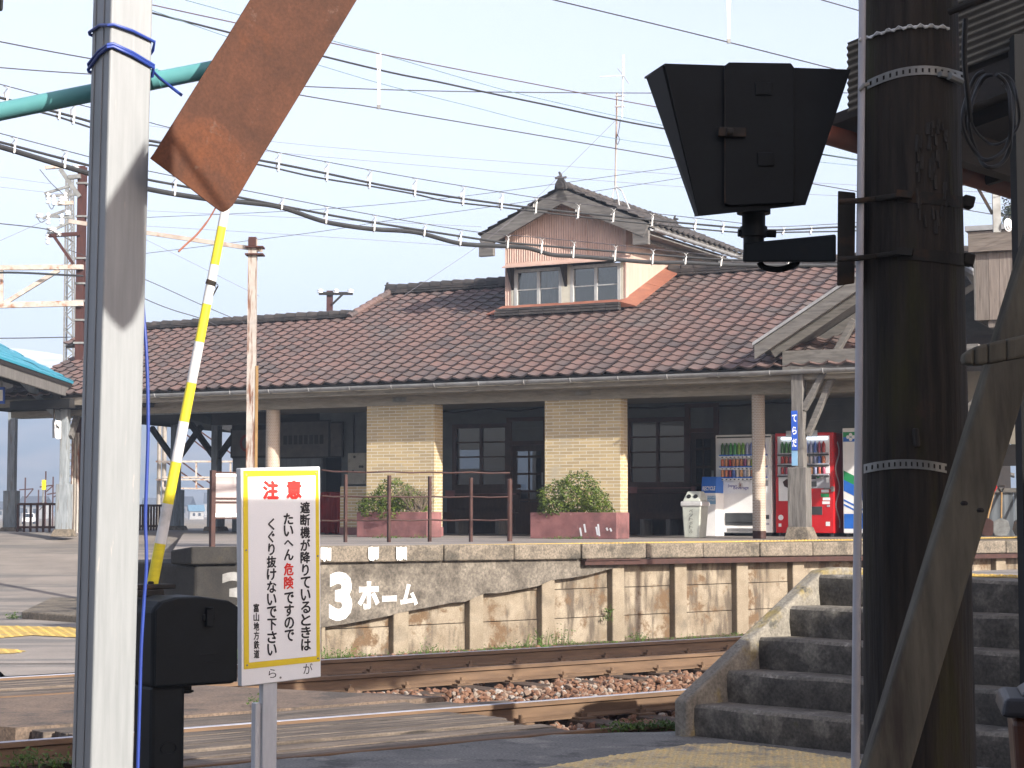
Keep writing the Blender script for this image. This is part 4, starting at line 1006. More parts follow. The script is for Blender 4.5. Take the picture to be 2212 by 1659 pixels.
# barge boards and soffit of the overhang
for sg in (1, -1):
    f = DR(sg); mb = MB(FB)
    mb.hexa([f(.0, -.05, -.30), f(.06, -.05, -.30), f(.06, LD + .02, -.30), f(.0, LD + .02, -.30), f(.0, -.05, -.075), f(.06, -.05, -.075), f(.06, LD + .02, -.075), f(.0, LD + .02, -.075)])
    mb.build('bargeboard', m_wood_grey_x, drf, root=stn)
    mb = MB(FB); mb.hexa([f(.06, .0, -.20), f(ov + .02, .0, -.20), f(ov + .02, LD, -.20), f(.06, LD, -.20), f(.06, .0, -.15), f(ov + .02, .0, -.15), f(ov + .02, LD, -.15), f(.06, LD, -.15)])
    mb.build('overhang_soffit', m_wood_grey_x, drf, root=stn)
    e = f(.0, 0)[0]; mb = MB(FB)
    x0, x1 = sorted((e - sg * .30, e + sg * .02)); mb.box(x0, x1, DF - .03, DF + .06, zeD - .36, zeD - .1); mb.build('return_board', m_wood_grey_x, drf, root=stn)
mb = MB(FB); f = DR(1); e = f(0, 0)[0]
mb.box(e - .30, e - .02, DF + .06, DB, zeD - .16, zeD - .13)
k = DF + .1
mb.box(e - .30, e - .27, DF + .06, DB, zeD - .24, zeD - .10); mb.build('eave_soffit', m_wood_grey_x, drf, root=stn)
mb = MB(FB); pts = [(.055 * math.cos(math.pi * k / 8 + math.pi), .055 * math.sin(math.pi * k / 8 + math.pi)) for k in range(9)]
n = mb.addv([(e + .05 + x, DF + .1, zeD - .04 + z) for x, z in pts]); n2 = mb.addv([(e + .05 + x, DB, zeD - .04 + z) for x, z in pts])
for k in range(8): mb.face((n + k, n2 + k, n2 + k + 1, n + k + 1))
y = DF + .2
while y < DB: mb.tube([(e + .05 + 1.1 * x, y, zeD - .04 + 1.1 * z) for x, z in pts], .01, 5); y += .5
mb.build('dormer_gutter', m_gutter, drf, root=stn, fix=False, smooth=True)
# ================================================================== near objects
TN = Vector((.6, -.8, 0)); TE = Vector((.8, .6, 0))          # facing the path / along the tracks
# ---- grey square post with cable
cY = 6.0; cX = (226 - 1106) / FPX * cY
pst = thing('square_post', 'tall light grey square steel post with chipped paint at the crossing', 'post', (cX - .05, cY + .05, 0), math.atan2(.6, .8))
def PP(i, z, o=0.0):                    # corners: 0 near, 1 right, 2 back, 3 left ; o = outward offset
    c = Vector((cX + (z - 3.154) * .012, cY, z)); L_ = .150
    q = [Vector((0, 0, 0)), TE * L_, TE * L_ - TN * L_, -TN * L_][i]
    ctr = (TE - TN) * (L_ / 2); d = (q - ctr)
    return c + q + d.normalized() * o
mb = MB(); mb.hexa([PP(i, -.05) for i in (0, 1, 2, 3)] + [PP(i, 4.6) for i in (0, 1, 2, 3)]); mb.build('post_shaft', m_postgrey, pst, bevel=.008, seg=3)
mb = MB()
for f in (.35, .78):
    a = PP(0, 0) + (PP(3, 0) - PP(0, 0)) * f; b = PP(0, 4.6) + (PP(3, 4.6) - PP(0, 4.6)) * f; d_ = -TE * .0015
    mb.beam(a + d_, b + d_, .004, .002)
mb.build('seam', m_postgrey, pst)
def z_at(v, Y): return EYE + (HOR - v) / FPX * Y
cab = thing('blue_cable', 'blue cable wrapped around the grey square post and hanging down it', 'cable', (cX + .12, cY, 0))
def loop(vl, vc, vr, vb, end=None, name='cable_turn'):
    pts = []
    o = .008
    pts += [PP(2, z_at(vb, 6.15), o), PP(3, z_at(vl, 6.1), o), PP(3, z_at(vl - 4, 6.1), o + .001)]
    p3, p0, p1 = PP(3, z_at(vl - 4, 6.1), o), PP(0, z_at(vc, 6.0), o), PP(1, z_at(vr, 6.1), o)
    pts += [p3 + (p0 - p3) * .5 + Vector((0, 0, .01)), p0 - TE * .0 + Vector((-.004, 0, -.004)), p0 + TE * .012 + TN * .003, p0 + (p1 - p0) * .5 + TN * .004 + Vector((0, 0, .008)), p1 + Vector((0, 0, .004)), p1 - TN * .02 + Vector((.004, 0, -.02))]
    if end: pts += end
    else: pts += [PP(1, z_at(vr + 30, 6.1), o) - TN * .06, PP(2, z_at(vr + 45, 6.15), o)]
    mb = MB(); mb.tube(pts, .0055, 8); mb.build(name, m_bluecable, cab, smooth=True)
loop(57, 39, 82, 90)
loop(128, 82, 134, 150); loop(140, 88, 140, 158, end=[py(330, 153, 6.12), py(344, 168, 6.2), py(372, 190, 6.3), py(393, 206, 6.32)])
pts = [py(314, 148, 6.13), py(317, 170, 6.13), py(316, 205, 6.13), py(313, 240, 6.13), py(311, 262, 6.12), py(308, 420, 6.11), py(307, 600, 6.11), py(309, 660, 6.11), py(315, 740, 6.11), py(319, 830, 6.11), py(320, 930, 6.11), py(317, 1030, 6.11), py(314, 1120, 6.11), py(316, 1180, 6.11), py(316, 1230, 6.11), py(311, 1300, 6.11), py(305, 1400, 6.11), py(302, 1500, 6.11), py(298, 1640, 6.11), py(296, 1720, 6.11)]
def smooth_pts(pts, k=5):
    out = []
    for i in range(len(pts) - 1):
        p0, p1, p2, p3 = pts[max(i - 1, 0)], pts[i], pts[i + 1], pts[min(i + 2, len(pts) - 1)]
        for j in range(k):
            t = j / k; out.append(.5 * ((2 * p1) + (-p0 + p2) * t + (2 * p0 - 5 * p1 + 4 * p2 - p3) * t * t + (-p0 + 3 * p1 - 3 * p2 + p3) * t ** 3))
    out.append(pts[-1]); return out
mb = MB(); mb.tube(smooth_pts(pts), .0058, 8); mb.build('cable_run', m_bluecable, cab, smooth=True)

# ---- teal pipe arm
tp = thing('teal_pipe', 'teal painted pipe arm running behind the grey square post', 'pipe', py(0, 241, 6.32))
mb = MB(); mb.tube([py(-160, 281, 6.36), py(0, 241, 6.34), py(178, 205, 6.32), py(468, 148, 6.30), py(540, 133, 6.30)], [.032, .032, .0315, .030, .0295], 20); mb.build('pipe', m_teal, tp, smooth=True)
mb = MB(); a = py(330, 172, 6.3); b = py(345, 169, 6.3); mb.tube([a, b], .034, 20); mb.build('pipe_collar', m_teal, tp, smooth=True)

# ---- rusty crossbuck blade seen from behind
cb = thing('crossing_sign_blade', 'large rusty brown steel blade of a crossing sign, seen from behind', 'sign', py(470, 250, 6.05))
b0 = py(430, 280, 6.02)
def BL(u, v, o=0): return pplane(u, v, b0, TN) + TN * o
out = [(325, 342), (333, 331), (470, 112), (481, 96), (545, -8), (640, -160), (870, -165), (770, 2), (640, 218), (560, 348), (512, 430), (503, 444), (492, 454), (483, 458), (476, 456), (455, 441), (400, 398)]
mb = MB(); mb.prism([BL(u, v) for u, v in out], -TN * .005); mb.build('blade', m_rustplate, cb, bevel=.0015)
mb = MB(); pts = smooth_pts([BL(467, 449, -.006), BL(452, 476, -.01), BL(428, 506, -.01), BL(404, 528, -.01), BL(388, 543, -.008)]); mb.tube(pts, [.0028] * 6 + [.0038] * (len(pts) - 6), 6); mb.build('hanging_strip', m_flash, cb)
# bracket reaching to the post and pipe (behind the blade)
mb = MB(); mb.beam(BL(590, 120, -.02), BL(590, 120, -.22), .05, .05); mb.build('blade_bracket', m_galv, cb)

# ---- crossing barrier machine and its arm
BY = 9.4
bx = thing('barrier_machine', 'black crossing barrier machine with raised yellow and white striped arm', 'barrier machine', (-1.66, BY, 0), math.atan2(.6, .8))
FM = Frame((-1.66, BY), math.atan2(.6, .8))
zt, zb_ = z_at(1285, BY), z_at(1474, BY)
prof = [(-.23, zb_), (.24, zb_), (.24, zt - .055), (.19, zt - .025), (.03, zt), (-.10, zt + .0), (-.19, zt - .02), (-.23, zt - .06)]
mb = MB(FM); mb.prism([(a, -.14, z) for a, z in prof], (0, .30, 0)); mb.build('machine_box', m_black, bx, bevel=.03, seg=4)
mb = MB(FM); mb.prism([(a * .965, -.150, zb_ + .012 + (z - zb_) * .965) for a, z in prof], (0, .012, 0)); box_door = mb.build('box_door', m_black, bx, bevel=.02, seg=3)
mb = MB(FM); mb.box(.045, .085, -.172, -.15, zt - .15, zt - .06); mb.box(.03, .10, -.160, -.15, zt - .12, zt - .09); mb.lathe((.065, -.162, zt - .065), [(.02, 0), (.02, .012)], 12); mb.build('door_latch', m_black, box_door, root=bx, bevel=.004)
mb = MB(FM); mb.box(.02, .11, -.153, -.15, zt - .29, zt - .286); mb.box(.02, .11, -.153, -.15, zt - .33, zt - .326); mb.build('rating_plate', m_black, box_door, root=bx)
mb = MB(FM); mb.box(-.22, -.035, -.11, .10, -.02, zb_ + .01); ped = mb.build('pedestal', m_black, bx, bevel=.02)
mb = MB(FM)
for k in range(20):
    t = 2 * math.pi * k / 20; t2 = 2 * math.pi * (k + 1) / 20
    mb.beam((-.125 + .042 * math.cos(t), -.113, .33 + .03 * math.sin(t)), (-.125 + .042 * math.cos(t2), -.113, .33 + .03 * math.sin(t2)), .006, .006)
mb.build('cast_emblem', m_black, ped, root=bx)
mb = MB(FM); mb.tube([(.02, .0, zb_ + .01), (.02, .0, zb_ - .045)], .03, 8); mb.tube([(.02, .0, zb_ - .03), (.02, .0, zb_ - .04)], .04, 6); mb.build('drain_plug', m_black, bx)
mb = MB(FM); mb.box(-.24, -.02, .17, .36, zt - .01, zt + .025); mb.box(-.20, .06, .2, .34, zt + .026, zt + .05); mb.build('counterweight', m_blackrust, bx, bevel=.006)
# arm
AY = 9.62
def axis(v): return 328 + (v - 1268) * (485 - 328) / (460.0 - 1268)
mb = MB(); mb.tube([py(axis(1270), 1270, AY), py(axis(244), 244, AY)], .012, 8); arm = mb.build('barrier_arm', m_armwhite, bx)
bounds = [1270, 1174, 1088, 998, 911, 827, 739, 657, 572, 490, 408, 326, 244]
mbY, mbW = MB(), MB()
for i in range(len(bounds) - 1):
    v0, v1 = bounds[i], bounds[i + 1]; r = lambda v: (12.3 - (1270 - v) * 3.2 / 900) * AY / FPX
    p, q = py(axis(v0), v0, AY), py(axis(v1), v1, AY)
    mb = MB(); mb.tube([p, q], [r(v0) + .0004 * (i % 2), r(v1) + .0004 * (i % 2)], 18); mb.build('yellow_band' if i % 2 == 0 else 'white_band', m_armyellow if i % 2 == 0 else m_armwhite, arm, root=bx, smooth=True)
mb = MB(); p = py(axis(611), 611, AY); mb.tube([p - Vector((.004, 0, .012)), p + Vector((.004, 0, .012))], .027, 14); c = py(axis(611) + 12, 618, AY); mb.tube([c + Vector((.008 * math.cos(k * .7), .003, .012 * math.sin(k * .7))) for k in range(10)], .002, 5); mb.tube([py(axis(640) + 9, 640, AY), py(axis(600) + 13, 618, AY)], .004, 6); mb.build('arm_clip', m_blackrust, arm, root=bx)
mb = MB(); p = py(328, 1274, AY); mb.beam(py(326, 1285, AY), py(329, 1255, AY), .085, .03); mb.build('arm_socket', m_blackrust, arm, root=bx, bevel=.006)

# ---- caution sign
def z4(x, y): return ((740 + x / 2.2733) / 1.4756, (1470 + y / 2.2733) / 1.4756)
s0 = py(608, 1240, 10.0)
def SG(x, y, o=0): return pplane(*z4(x, y), s0, TN) + TN * o
sg = thing('caution_sign', 'white caution sign board with yellow border and Japanese warning text', 'sign', SG(285, 2500), math.atan2(.6, .8))
sg.location.z = 0; WM[sg.name] = Matrix.Translation(sg.location) @ Matrix.Rotation(math.atan2(.6, .8), 4, 'Z')
mb = MB(); cs = [(75, 1635), (645, 1565), (638, 38), (62, 50)]
mb.hexa([SG(*cs[0], 0), SG(*cs[1], 0), SG(*cs[1], -.055), SG(*cs[0], -.055), SG(*cs[3], 0), SG(*cs[2], 0), SG(*cs[2], -.055), SG(*cs[3], -.055)])
brd = mb.build('sign_board', m_signframe, sg, bevel=.006)
def plate(name, pts, o, th, mat, par):
    mb = MB(); n = [SG(x, y, o + th) for x, y in pts]; b = [SG(x, y, o) for x, y in pts]
    mb.hexa([b[0], b[1], n[1], n[0], b[3], b[2], n[2], n[3]]); return mb.build(name, mat, par, root=sg)
pl = plate('yellow_border', [(84, 1508), (634, 1450), (623, 65), (78, 67)], .002, .003, m_yellow, brd)
plate('white_face', [(119, 1459), (606, 1411), (599, 104), (110, 114)], .0052, .0012, m_signwhite, brd)
plate('board_top_face', [(68, 1628), (640, 1560), (634, 44), (66, 56)], .0, .0015, m_signwhite, brd)
def stext(mb, s, x0, x1, y0, y1, sk=0, bold=.0, o=.0078, line=1.0, sl=0.0):
    # sl: vertical slope of the baseline across the sign (px per px)
    k = bold * 100
    for i, (dx, dy) in enumerate(((0, 0), (k, 0), (-k, 0), (0, k), (0, -k)) if k else ((0, 0),)):
        q = o + .00025 * i
        text_mb(mb, s, (SG(x0 + sk + dx, y1 + dy, q), SG(x1 + sk + dx, y1 - (x1 - x0) * sl + dy, q), SG(x0 + dx, y0 + dy, q)))
def vtext(mb, s, x0, x1, y0, y1, sk, bold, ch_h=None):
    n_ = len(s); H_ = (y1 - y0) / n_
    SM = 'ぐ'
    for i, ch in enumerate(s):
        f0 = i / n_; a = y0 + H_ * i + H_ * .05; b = y0 + H_ * (i + 1) - H_ * .05; w_ = (x1 - x0); xx = x0 + sk * (i + .5) / n_
        sx = .0
        if ch in 'くぐりへ': sx = .16 if ch != 'へ' else 0
        if ch == 'へ': a += H_ * .25; b -= H_ * .18
        stext(mb, ch, xx + w_ * sx, xx + w_ * (1 - sx), a, b, 0, bold, sl=.04)
class LT:
    def __init__(s, m): s.m = m
def put(mat, fn, *a, **k):
    mb = MB(); fn(mb, *a, **k); mb.build('lettering', mat, brd, root=sg, fix=False)
put(m_red, stext, '注', 222, 327, 145, 272, 0, .07); put(m_red, stext, '意', 392, 493, 142, 268, 0, .07)
put(m_ink, vtext, '遮断機が降りているときは', 489, 555, 292, 1376, 8, .028)
put(m_ink, vtext, 'たいへん', 369, 434, 376, 722, 4, .028); put(m_red, vtext, '危険', 371, 437, 735, 930, 2, .03); put(m_ink, vtext, 'ですので', 374, 439, 946, 1308, 3, .028)
put(m_ink, vtext, 'くぐり抜けないで下さい', 246, 310, 412, 1412, 6, .028)
put(m_ink, vtext, '富山地方鉄道', 150, 188, 1030, 1430, 3, .015)
put(m_ink, stext, 'が', 513, 580, 1464, 1542, 0, .0, o=.003); put(m_ink, stext, 'ら', 262, 318, 1506, 1570, 0, .0, o=.003)
sc_mb = MB()
for x, y in ((98, 98), (604, 86), (98, 645), (617, 687), (105, 1478), (618, 1428)):
    sc_mb = MB(); p = SG(x, y, .004); sc_mb.tube([p, p + TN * .005], .005, 10); sc_mb.build('screw', m_galv, brd, root=sg)
mb = MB(); p = SG(349, 1568, .001); mb.tube([p, p + TN * .003], .006, 10); mb.build('screw', m_galv, brd, root=sg)
def spost(u0, u1, vt, o, nm):
    a = pplane(u0, 1500, s0 - TN * o, TN); b = pplane(u1, 1500, s0 - TN * o, TN); ztp = pplane(u0, vt, s0 - TN * o, TN).z; t = b - a; t.z = 0
    a.z = 0; mb = MB(); q = TN * -.045
    mb.hexa([a, a + t, a + t + q, a + q] + [p + Vector((0, 0, ztp)) for p in (a, a + t, a + t + q, a + q)]); mb.build(nm, m_signframe, sg, bevel=.004)
spost(568, 599, 1470, -.0 + .01, 'sign_post'); spost(552, 567, 1519, .03, 'post_stub')

# ---- creosoted wooden pole with conduit, straps and clamps
PY_ = 5.5
pol = thing('utility_pole', 'thick dark creosoted wooden pole with torn bark and metal straps', 'pole', (1.197, PY_, 0))
def pc(z): return Vector((1.203 - .004 * z + (z - 3) * .004, PY_, z))
mb = MB(); n_ = 40; m_ = 60
for j in range(m_ + 1):
    z = -.1 + 6.2 * j / m_; r = .168 - .0072 * z
    for k in range(n_):
        t = 2 * math.pi * k / n_
        rr = r + .004 * mnoise.noise(Vector((math.cos(t) * 4, math.sin(t) * 4, z * .5))) + .0018 * mnoise.noise(Vector((math.cos(t) * 18, math.sin(t) * 18, z * 1.2)))
        mb.v.append(Vector((1.197 + .0 * z + rr * math.cos(t), PY_ + rr * math.sin(t), z)))
for j in range(m_):
    for k in range(n_): mb.face((j * n_ + k, j * n_ + (k + 1) % n_, (j + 1) * n_ + (k + 1) % n_, (j + 1) * n_ + k))
mb.build('pole_shaft', m_wood_dark, pol, smooth=True, fix=False)
def prad(z): return .168 - .0072 * z
def cyl(u, v, o=0.0):                   # point on the pole surface seen at a pixel
    d = ray(u, v); z = z_at(v, PY_ - .15); r = prad(z) + o; cx, cy = 1.197, PY_
    A = d.x ** 2 + d.y ** 2; B = -2 * (d.x * cx + d.y * cy); C_ = cx * cx + cy * cy - r * r; D = B * B - 4 * A * C_
    t = (-B - math.sqrt(max(D, 0))) / (2 * A); p = CAMP + d * t; return p
# torn patch of splintered wood
random.seed(4)
mb = MB()
for k in range(60):
    f = random.random(); u = 1975 + 75 * random.random(); v = 255 + 250 * random.random()
    if ((u - 2012) / 42) ** 2 + ((v - 360) / 120) ** 2 > 1: continue
    h = random.uniform(14, 42); p = cyl(u, v, .002); q = cyl(u + random.uniform(-2, 3), v + h, .006); mb.beam(p, q, random.uniform(.005, .011), .004)
pts = [(1985, 470), (2000, 462), (2040, 520), (2048, 545), (2030, 548), (1998, 500)]
mb.build('torn_patch', m_wood_torn, pol)
mb = MB(); p = cyl(1977, 935, .004); mb.beam(cyl(1977, 925, .008), cyl(1981, 965, .004), .02, .015); mb.build('chipped_spot', m_wood_torn, pol, bevel=.005)
def arc(vl, vr, vmid, u0, u1, o, n_=24):
    pts = []
    for k in range(n_ + 1):
        f = k / n_; u = u0 + (u1 - u0) * f; v = vl + (vr - vl) * f + (vmid - (vl + vr) / 2) * 4 * f * (1 - f); pts.append(cyl(u, v, o))
    return pts
def strap(name, vl, vr, vm, u0, u1, hpx, holes=True, mat=None):
    h = hpx / FPX * 5.35; o = .004; ex = 3
    c = arc(vl, vr, vm, u0, u1, o, 44 if holes else 24)
    mb = MB()
    for k in range(len(c) - 1):
        a, b = c[k], c[k + 1]
        def q(z0, z1):
            mb.hexa([a + Vector((0, 0, z0)), b + Vector((0, 0, z0)), b + Vector((0, .004, z0)), a + Vector((0, .004, z0)), a + Vector((0, 0, z1)), b + Vector((0, 0, z1)), b + Vector((0, .004, z1)), a + Vector((0, .004, z1))])
        if holes and k % 3 == 1: q(-h / 2, -h * .24); q(h * .24, h / 2)
        else: q(-h / 2, h / 2)
    return mb.build(name, mat or m_galv, pol)
# conduit pipe
mb = MB(); mb.tube([py(1863.5, -40, 5.38), py(1861, 200, 5.38), py(1857, 600, 5.38), py(1855, 900, 5.38), py(1851, 1300, 5.38), py(1848, 1665, 5.38), py(1846, 1900, 5.38)], [.0105, .0107, .011, .0115, .0122, .0128, .0128], 14)
mb.build('conduit', m_pipewhite, pol, smooth=True)
strap('perforated_strap', 183, 166, 152, 1874, 2080, 20)
mb = MB(); mb.tube([py(1856, 196, 5.365), py(1866, 184, 5.36), py(1876, 181, 5.37)], .006, 6); mb.build('strap_end', m_galv, pol); mb = MB(); mb.beam(cyl(2030, 160, .012), cyl(2062, 166, .012), .016, .014); mb.tube([cyl(2050, 164, .02), cyl(2076, 176, .02)], .012, 8); mb.build('strap_buckle', m_galv, pol)
strap('perforated_strap', 1013, 1012, 1002, 1866, 2045, 20)
for v in (432, 556):
    strap('clamp_band', v - 8, v + 6, v - 4, 1940, 2082, 26, False, m_blackrust)
    mb = MB(); mb.tube([py(1812, v + 4, 5.36), py(1850, v + 2, 5.34), cyl(1890, v - 2, .012), cyl(1945, v - 10, .014)], .0085, 8); mb.beam(cyl(1938, v - 14, .012), cyl(1972, v - 10, .012), .03, .02); mb.build('clamp_rod', m_blackrust, pol, smooth=True)
    mb = MB(); mb.beam(py(2078, v + 2, 5.46), py(2102, v + 8, 5.46), .05, .035); mb.build('clamp_lug', m_blackrust, pol, bevel=.005)
# twisted wire at the top
pts = [py(1857, 88, 5.36)] + [cyl(1868 + 26 * k, 84 - 11 * k + 1.1 * k * k, .006) for k in range(8)]
mb = MB(); mb.tube(smooth_pts(pts), .0035, 6); mb.tube([p + Vector((0, -.003, .006 * math.sin(i * 1.4))) for i, p in enumerate(smooth_pts(pts))], .003, 6); mb.build('tie_wire', m_steelw, pol)
mb = MB(); mb.tube([py(2050, 26, 5.34), py(2096, 8, 5.3), py(2180, -20, 5.25)], .011, 8); mb.build('iron_rod', m_blackrust, pol, smooth=True)

# ---- black hooded crossing light on its bracket
HY = 5.55
hd = thing('hooded_crossing_light', 'black hooded crossing signal light seen from behind beside the wooden pole', 'signal light', py(1630, 560, HY))
def HP(u, v, o=0.0): return py(u, v, HY + o)
F_ = [(1436, 137), (1838, 150), (1740, 443), (1511, 467)]
mb = MB(); a = [HP(*p) for p in F_]
back_ = [HP(1392, 166, .36), HP(1800, 176, .36), HP(1716, 440, .30), HP(1500, 468, .30)]
n = mb.addv(a + back_)
mb.face((n, n + 3, n + 2, n + 1)); mb.face((n, n + 1, n + 5, n + 4)); mb.face((n + 1, n + 2, n + 6, n + 5)); mb.face((n + 3, n + 7, n + 6, n + 2))
hood = mb.build('hood', m_black, hd, fix=False); hood.modifiers.new('solid', 'SOLIDIFY').thickness = .006
mb = MB(); mb.prism([HP(1430, 141, .012), HP(1509, 466, .012), HP(1501, 467, .29), HP(1395, 166, .35)], (.012, 0, 0)); mb.build('hood_side', m_blackin, hd)
mb = MB(); mb.hexa([HP(1515, 462, .02), HP(1736, 440, .02), HP(1712, 438, .29), HP(1512, 460, .29), HP(1455, 170, .02), HP(1820, 172, .02), HP(1790, 186, .34), HP(1440, 186, .34)]); mb.build('lamp_housing', m_blackin, hd)
dp = [(1575, 134), (1709, 136), (1716, 146), (1716, 438), (1578, 444), (1566, 440), (1566, 141)]
mb = MB(); mb.prism([HP(u, v, -.016) for u, v in dp], (0, .018, 0)); dr = mb.build('back_door', m_black, hd, bevel=.003)
for (u0, v0, u1, v1) in ((1632, 178, 1668, 205), (1637, 329, 1672, 358)):
    mb = MB(); mb.hexa([HP(u0, v1, -.022), HP(u1, v1, -.022), HP(u1, v1, -.014), HP(u0, v1, -.014), HP(u0, v0, -.022), HP(u1, v0, -.022), HP(u1, v0, -.014), HP(u0, v0, -.014)]); mb.build('door_plate', m_black, dr, root=hd, bevel=.002)
mb = MB(); mb.beam(HP(1552, 285, -.022), HP(1611, 287, -.022), .02, .028); mb.tube([HP(1570, 285, -.035), HP(1584, 286, -.035)], .012, 8); mb.build('door_catch', m_blackrust, dr, root=hd, bevel=.002)
mb = MB(); mb.tube([HP(1567, 150, -.012), HP(1567, 438, -.012)], .004, 6); mb.build('door_hinge', m_blackrust, dr, root=hd)
mb = MB(); mb.tube([HP(1628, 440, .1), HP(1628, 462, .1)], .052, 16); mb.tube([HP(1628, 462, .1), HP(1628, 505, .1)], .036, 16); mb.tube([HP(1628, 490, .1), HP(1628, 512, .1)], .042, 12); mb.tube([HP(1628, 505, .1), HP(1628, 545, .1)], .032, 14)
mb.tube([HP(1594, 503, .1), HP(1676, 505, .1)], .012, 8); mb.build('mounting_neck', m_black, hd, smooth=True)
mb = MB(); mb.hexa([HP(1604, 566, .06), HP(1806, 566, -.1), HP(1806, 566, .06), HP(1604, 566, .18), HP(1606, 525, .06), HP(1806, 506, -.1), HP(1806, 506, .06), HP(1606, 525, .18)]); mb.build('bracket_arm', m_black, hd, bevel=.006)
mb = MB(); mb.hexa([HP(1808, 618, -.12), HP(1846, 612, -.12), HP(1846, 612, .0), HP(1808, 618, .0), HP(1810, 412, -.12), HP(1848, 416, -.12), HP(1848, 416, .0), HP(1810, 412, .0)]); mb.build('bracket_channel', m_blackrust, hd, bevel=.004)
mb = MB(); mb.tube(smooth_pts([HP(1640, 566, .1), HP(1652, 578, .1), HP(1685, 582, .08), HP(1715, 572, .06), HP(1722, 566, .05)]), .010, 8); mb.build('lamp_cable', m_black, hd, smooth=True)

# ---- leaning brace timber and a broken rail in front of the pole
br_ = thing('leaning_brace', 'grey weathered timber brace leaning against the dark pole', 'timber', (.98, 4.85, 0))
mb = MB(); b0_, b1_ = py(1796, 2040, 4.9), py(2292, 410, 5.15); b1_ = b1_ + (b1_ - b0_) * .5
ax_ = (b1_ - b0_).normalized(); mb.beam(b0_, b1_, .118, .08, up=(0, -1, 0)); mb.build('brace_timber', m_wood_brace, br_, bevel=.012, seg=3)
for u, v in ((2083, 1087), (2118, 1102)):
    mb = MB(); p = py(u, v, 4.93); mb.lathe(p, [(.008, -.006), (.011, 0), (.006, .006)], 8); mb.build('knot', m_wood_dk, br_)
rr = thing('split_rail', 'broken grey timber rail end crossing the leaning brace', 'timber', py(2150, 770, 4.7))
mb = MB(); 
cr = [(2078, 776, 20), (2100, 771, 40), (2130, 765, 46), (2170, 757, 48), (2240, 742, 50)]
for i in range(len(cr) - 1):
    p, q = py(cr[i][0], cr[i][1], 4.82), py(cr[i + 1][0], cr[i + 1][1], 4.82); h0, h1 = cr[i][2] / FPX * 4.8 / 2, cr[i + 1][2] / FPX * 4.8 / 2
    mb.hexa([p + Vector((0, -.025, -h0)), q + Vector((0, -.025, -h1)), q + Vector((0, .025, -h1)), p + Vector((0, .025, -h0)), p + Vector((0, -.025, h0)), q + Vector((0, -.025, h1)), q + Vector((0, .025, h1)), p + Vector((0, .025, h0))])
bm_ = mb.build('rail_timber', m_wood_brace, rr, bevel=.008)

# ---- bin in the corner
bn = thing('rubbish_bin', 'brown plastic bin with black lid by the concrete stairs', 'bin', (1.96, 6.5, 0))
FBn = Frame((1.96, 6.5), R(-12))
mb = MB(FBn); mb.hexa([(-.18, -.16, 0), (.18, -.16, 0), (.18, .16, 0), (-.18, .16, 0), (-.225, -.2, .80), (.225, -.2, .80), (.225, .2, .80), (-.225, .2, .80)]); mb.build('bin_body', m_binbrown, bn, bevel=.03, seg=3)
mb = MB(FBn); mb.hexa([(-.265, -.24, .80), (.265, -.24, .80), (.265, .24, .80), (-.265, .24, .80), (-.25, -.22, .865), (.25, -.22, .865), (.25, .22, .865), (-.25, .22, .865)]); mb.hexa([(-.2, -.17, .865), (.2, -.17, .865), (.2, .17, .865), (-.2, .17, .865), (-.16, -.13, .895), (.16, -.13, .895), (.16, .13, .895), (-.16, .13, .895)]); mb.build('bin_lid', m_binlid, bn, bevel=.02, seg=3)
mb = MB(FBn); mb.hexa([(.0, -.05, .89), (.14, -.05, .89), (.14, .08, .89), (0, .08, .89), (.03, -.02, .985), (.12, -.02, .99), (.12, .05, .99), (.03, .05, .97)]); mb.build('bag_tip', m_bag, bn, bevel=.02)

# ---- unseen roof added beside and above the viewer, outlined to shade the foreground
sh = thing('shade_canopy', 'unseen dark timber canopy added overhead to shade the crossing foreground', 'canopy', (5, 4, 0))
zc = 4.2; pg = [(2.26, 3.0), (1.56, 5.1), (2.86, 6.07), (4.16, 4.7), (6.46, 6.75), (12, 11.8), (14, -2), (16, -16), (-14, -16), (-14, -1.2), (5.83, -.98)]
mb = MB(); mb.prism([(x, y, zc) for x, y in pg], (0, 0, .12)); mb.build('shade_roof', m_wood_dk, sh)
pf = Vector((cX, cY, 0))
mb = MB(); mb.prism([pplane(u, v, pf, TN) + TOSUN * 3.0 for u, v in ((195, 500), (318, 300), (318, 600), (313, 640), (292, 690), (268, 712), (245, 690), (222, 660), (195, 620))], TN * .005); mb.build('shadow_plate', m_rustplate, sh)  # unseen plate added, cut to cast the shadow on the square post
mb = MB(); q_ = pplane(300, 340, pf, TN) + TOSUN * 3.0; mb.tube([q_, q_ + TOSUN * 1.15, Vector((2.3, 2.98, zc + .06))], .012, 6); mb.build('shadow_plate_rod', m_blackrust, sh)  # rod of the added plate, run along the sun ray
mb = MB(); mb.box(-14, 16, -16.2, -16, 0, 4.2); mb.build('shade_back_wall', m_wood_dk, sh)  # unseen wall added behind the viewer to deepen the near shade
for x, y in ((4.6, 4.0), (6.6, 2.2), (8.0, 7.0)):
    mb = MB(); mb.box(x - .07, x + .07, y - .07, y + .07, 0, zc); mb.build('canopy_post', m_wood_grey, sh)

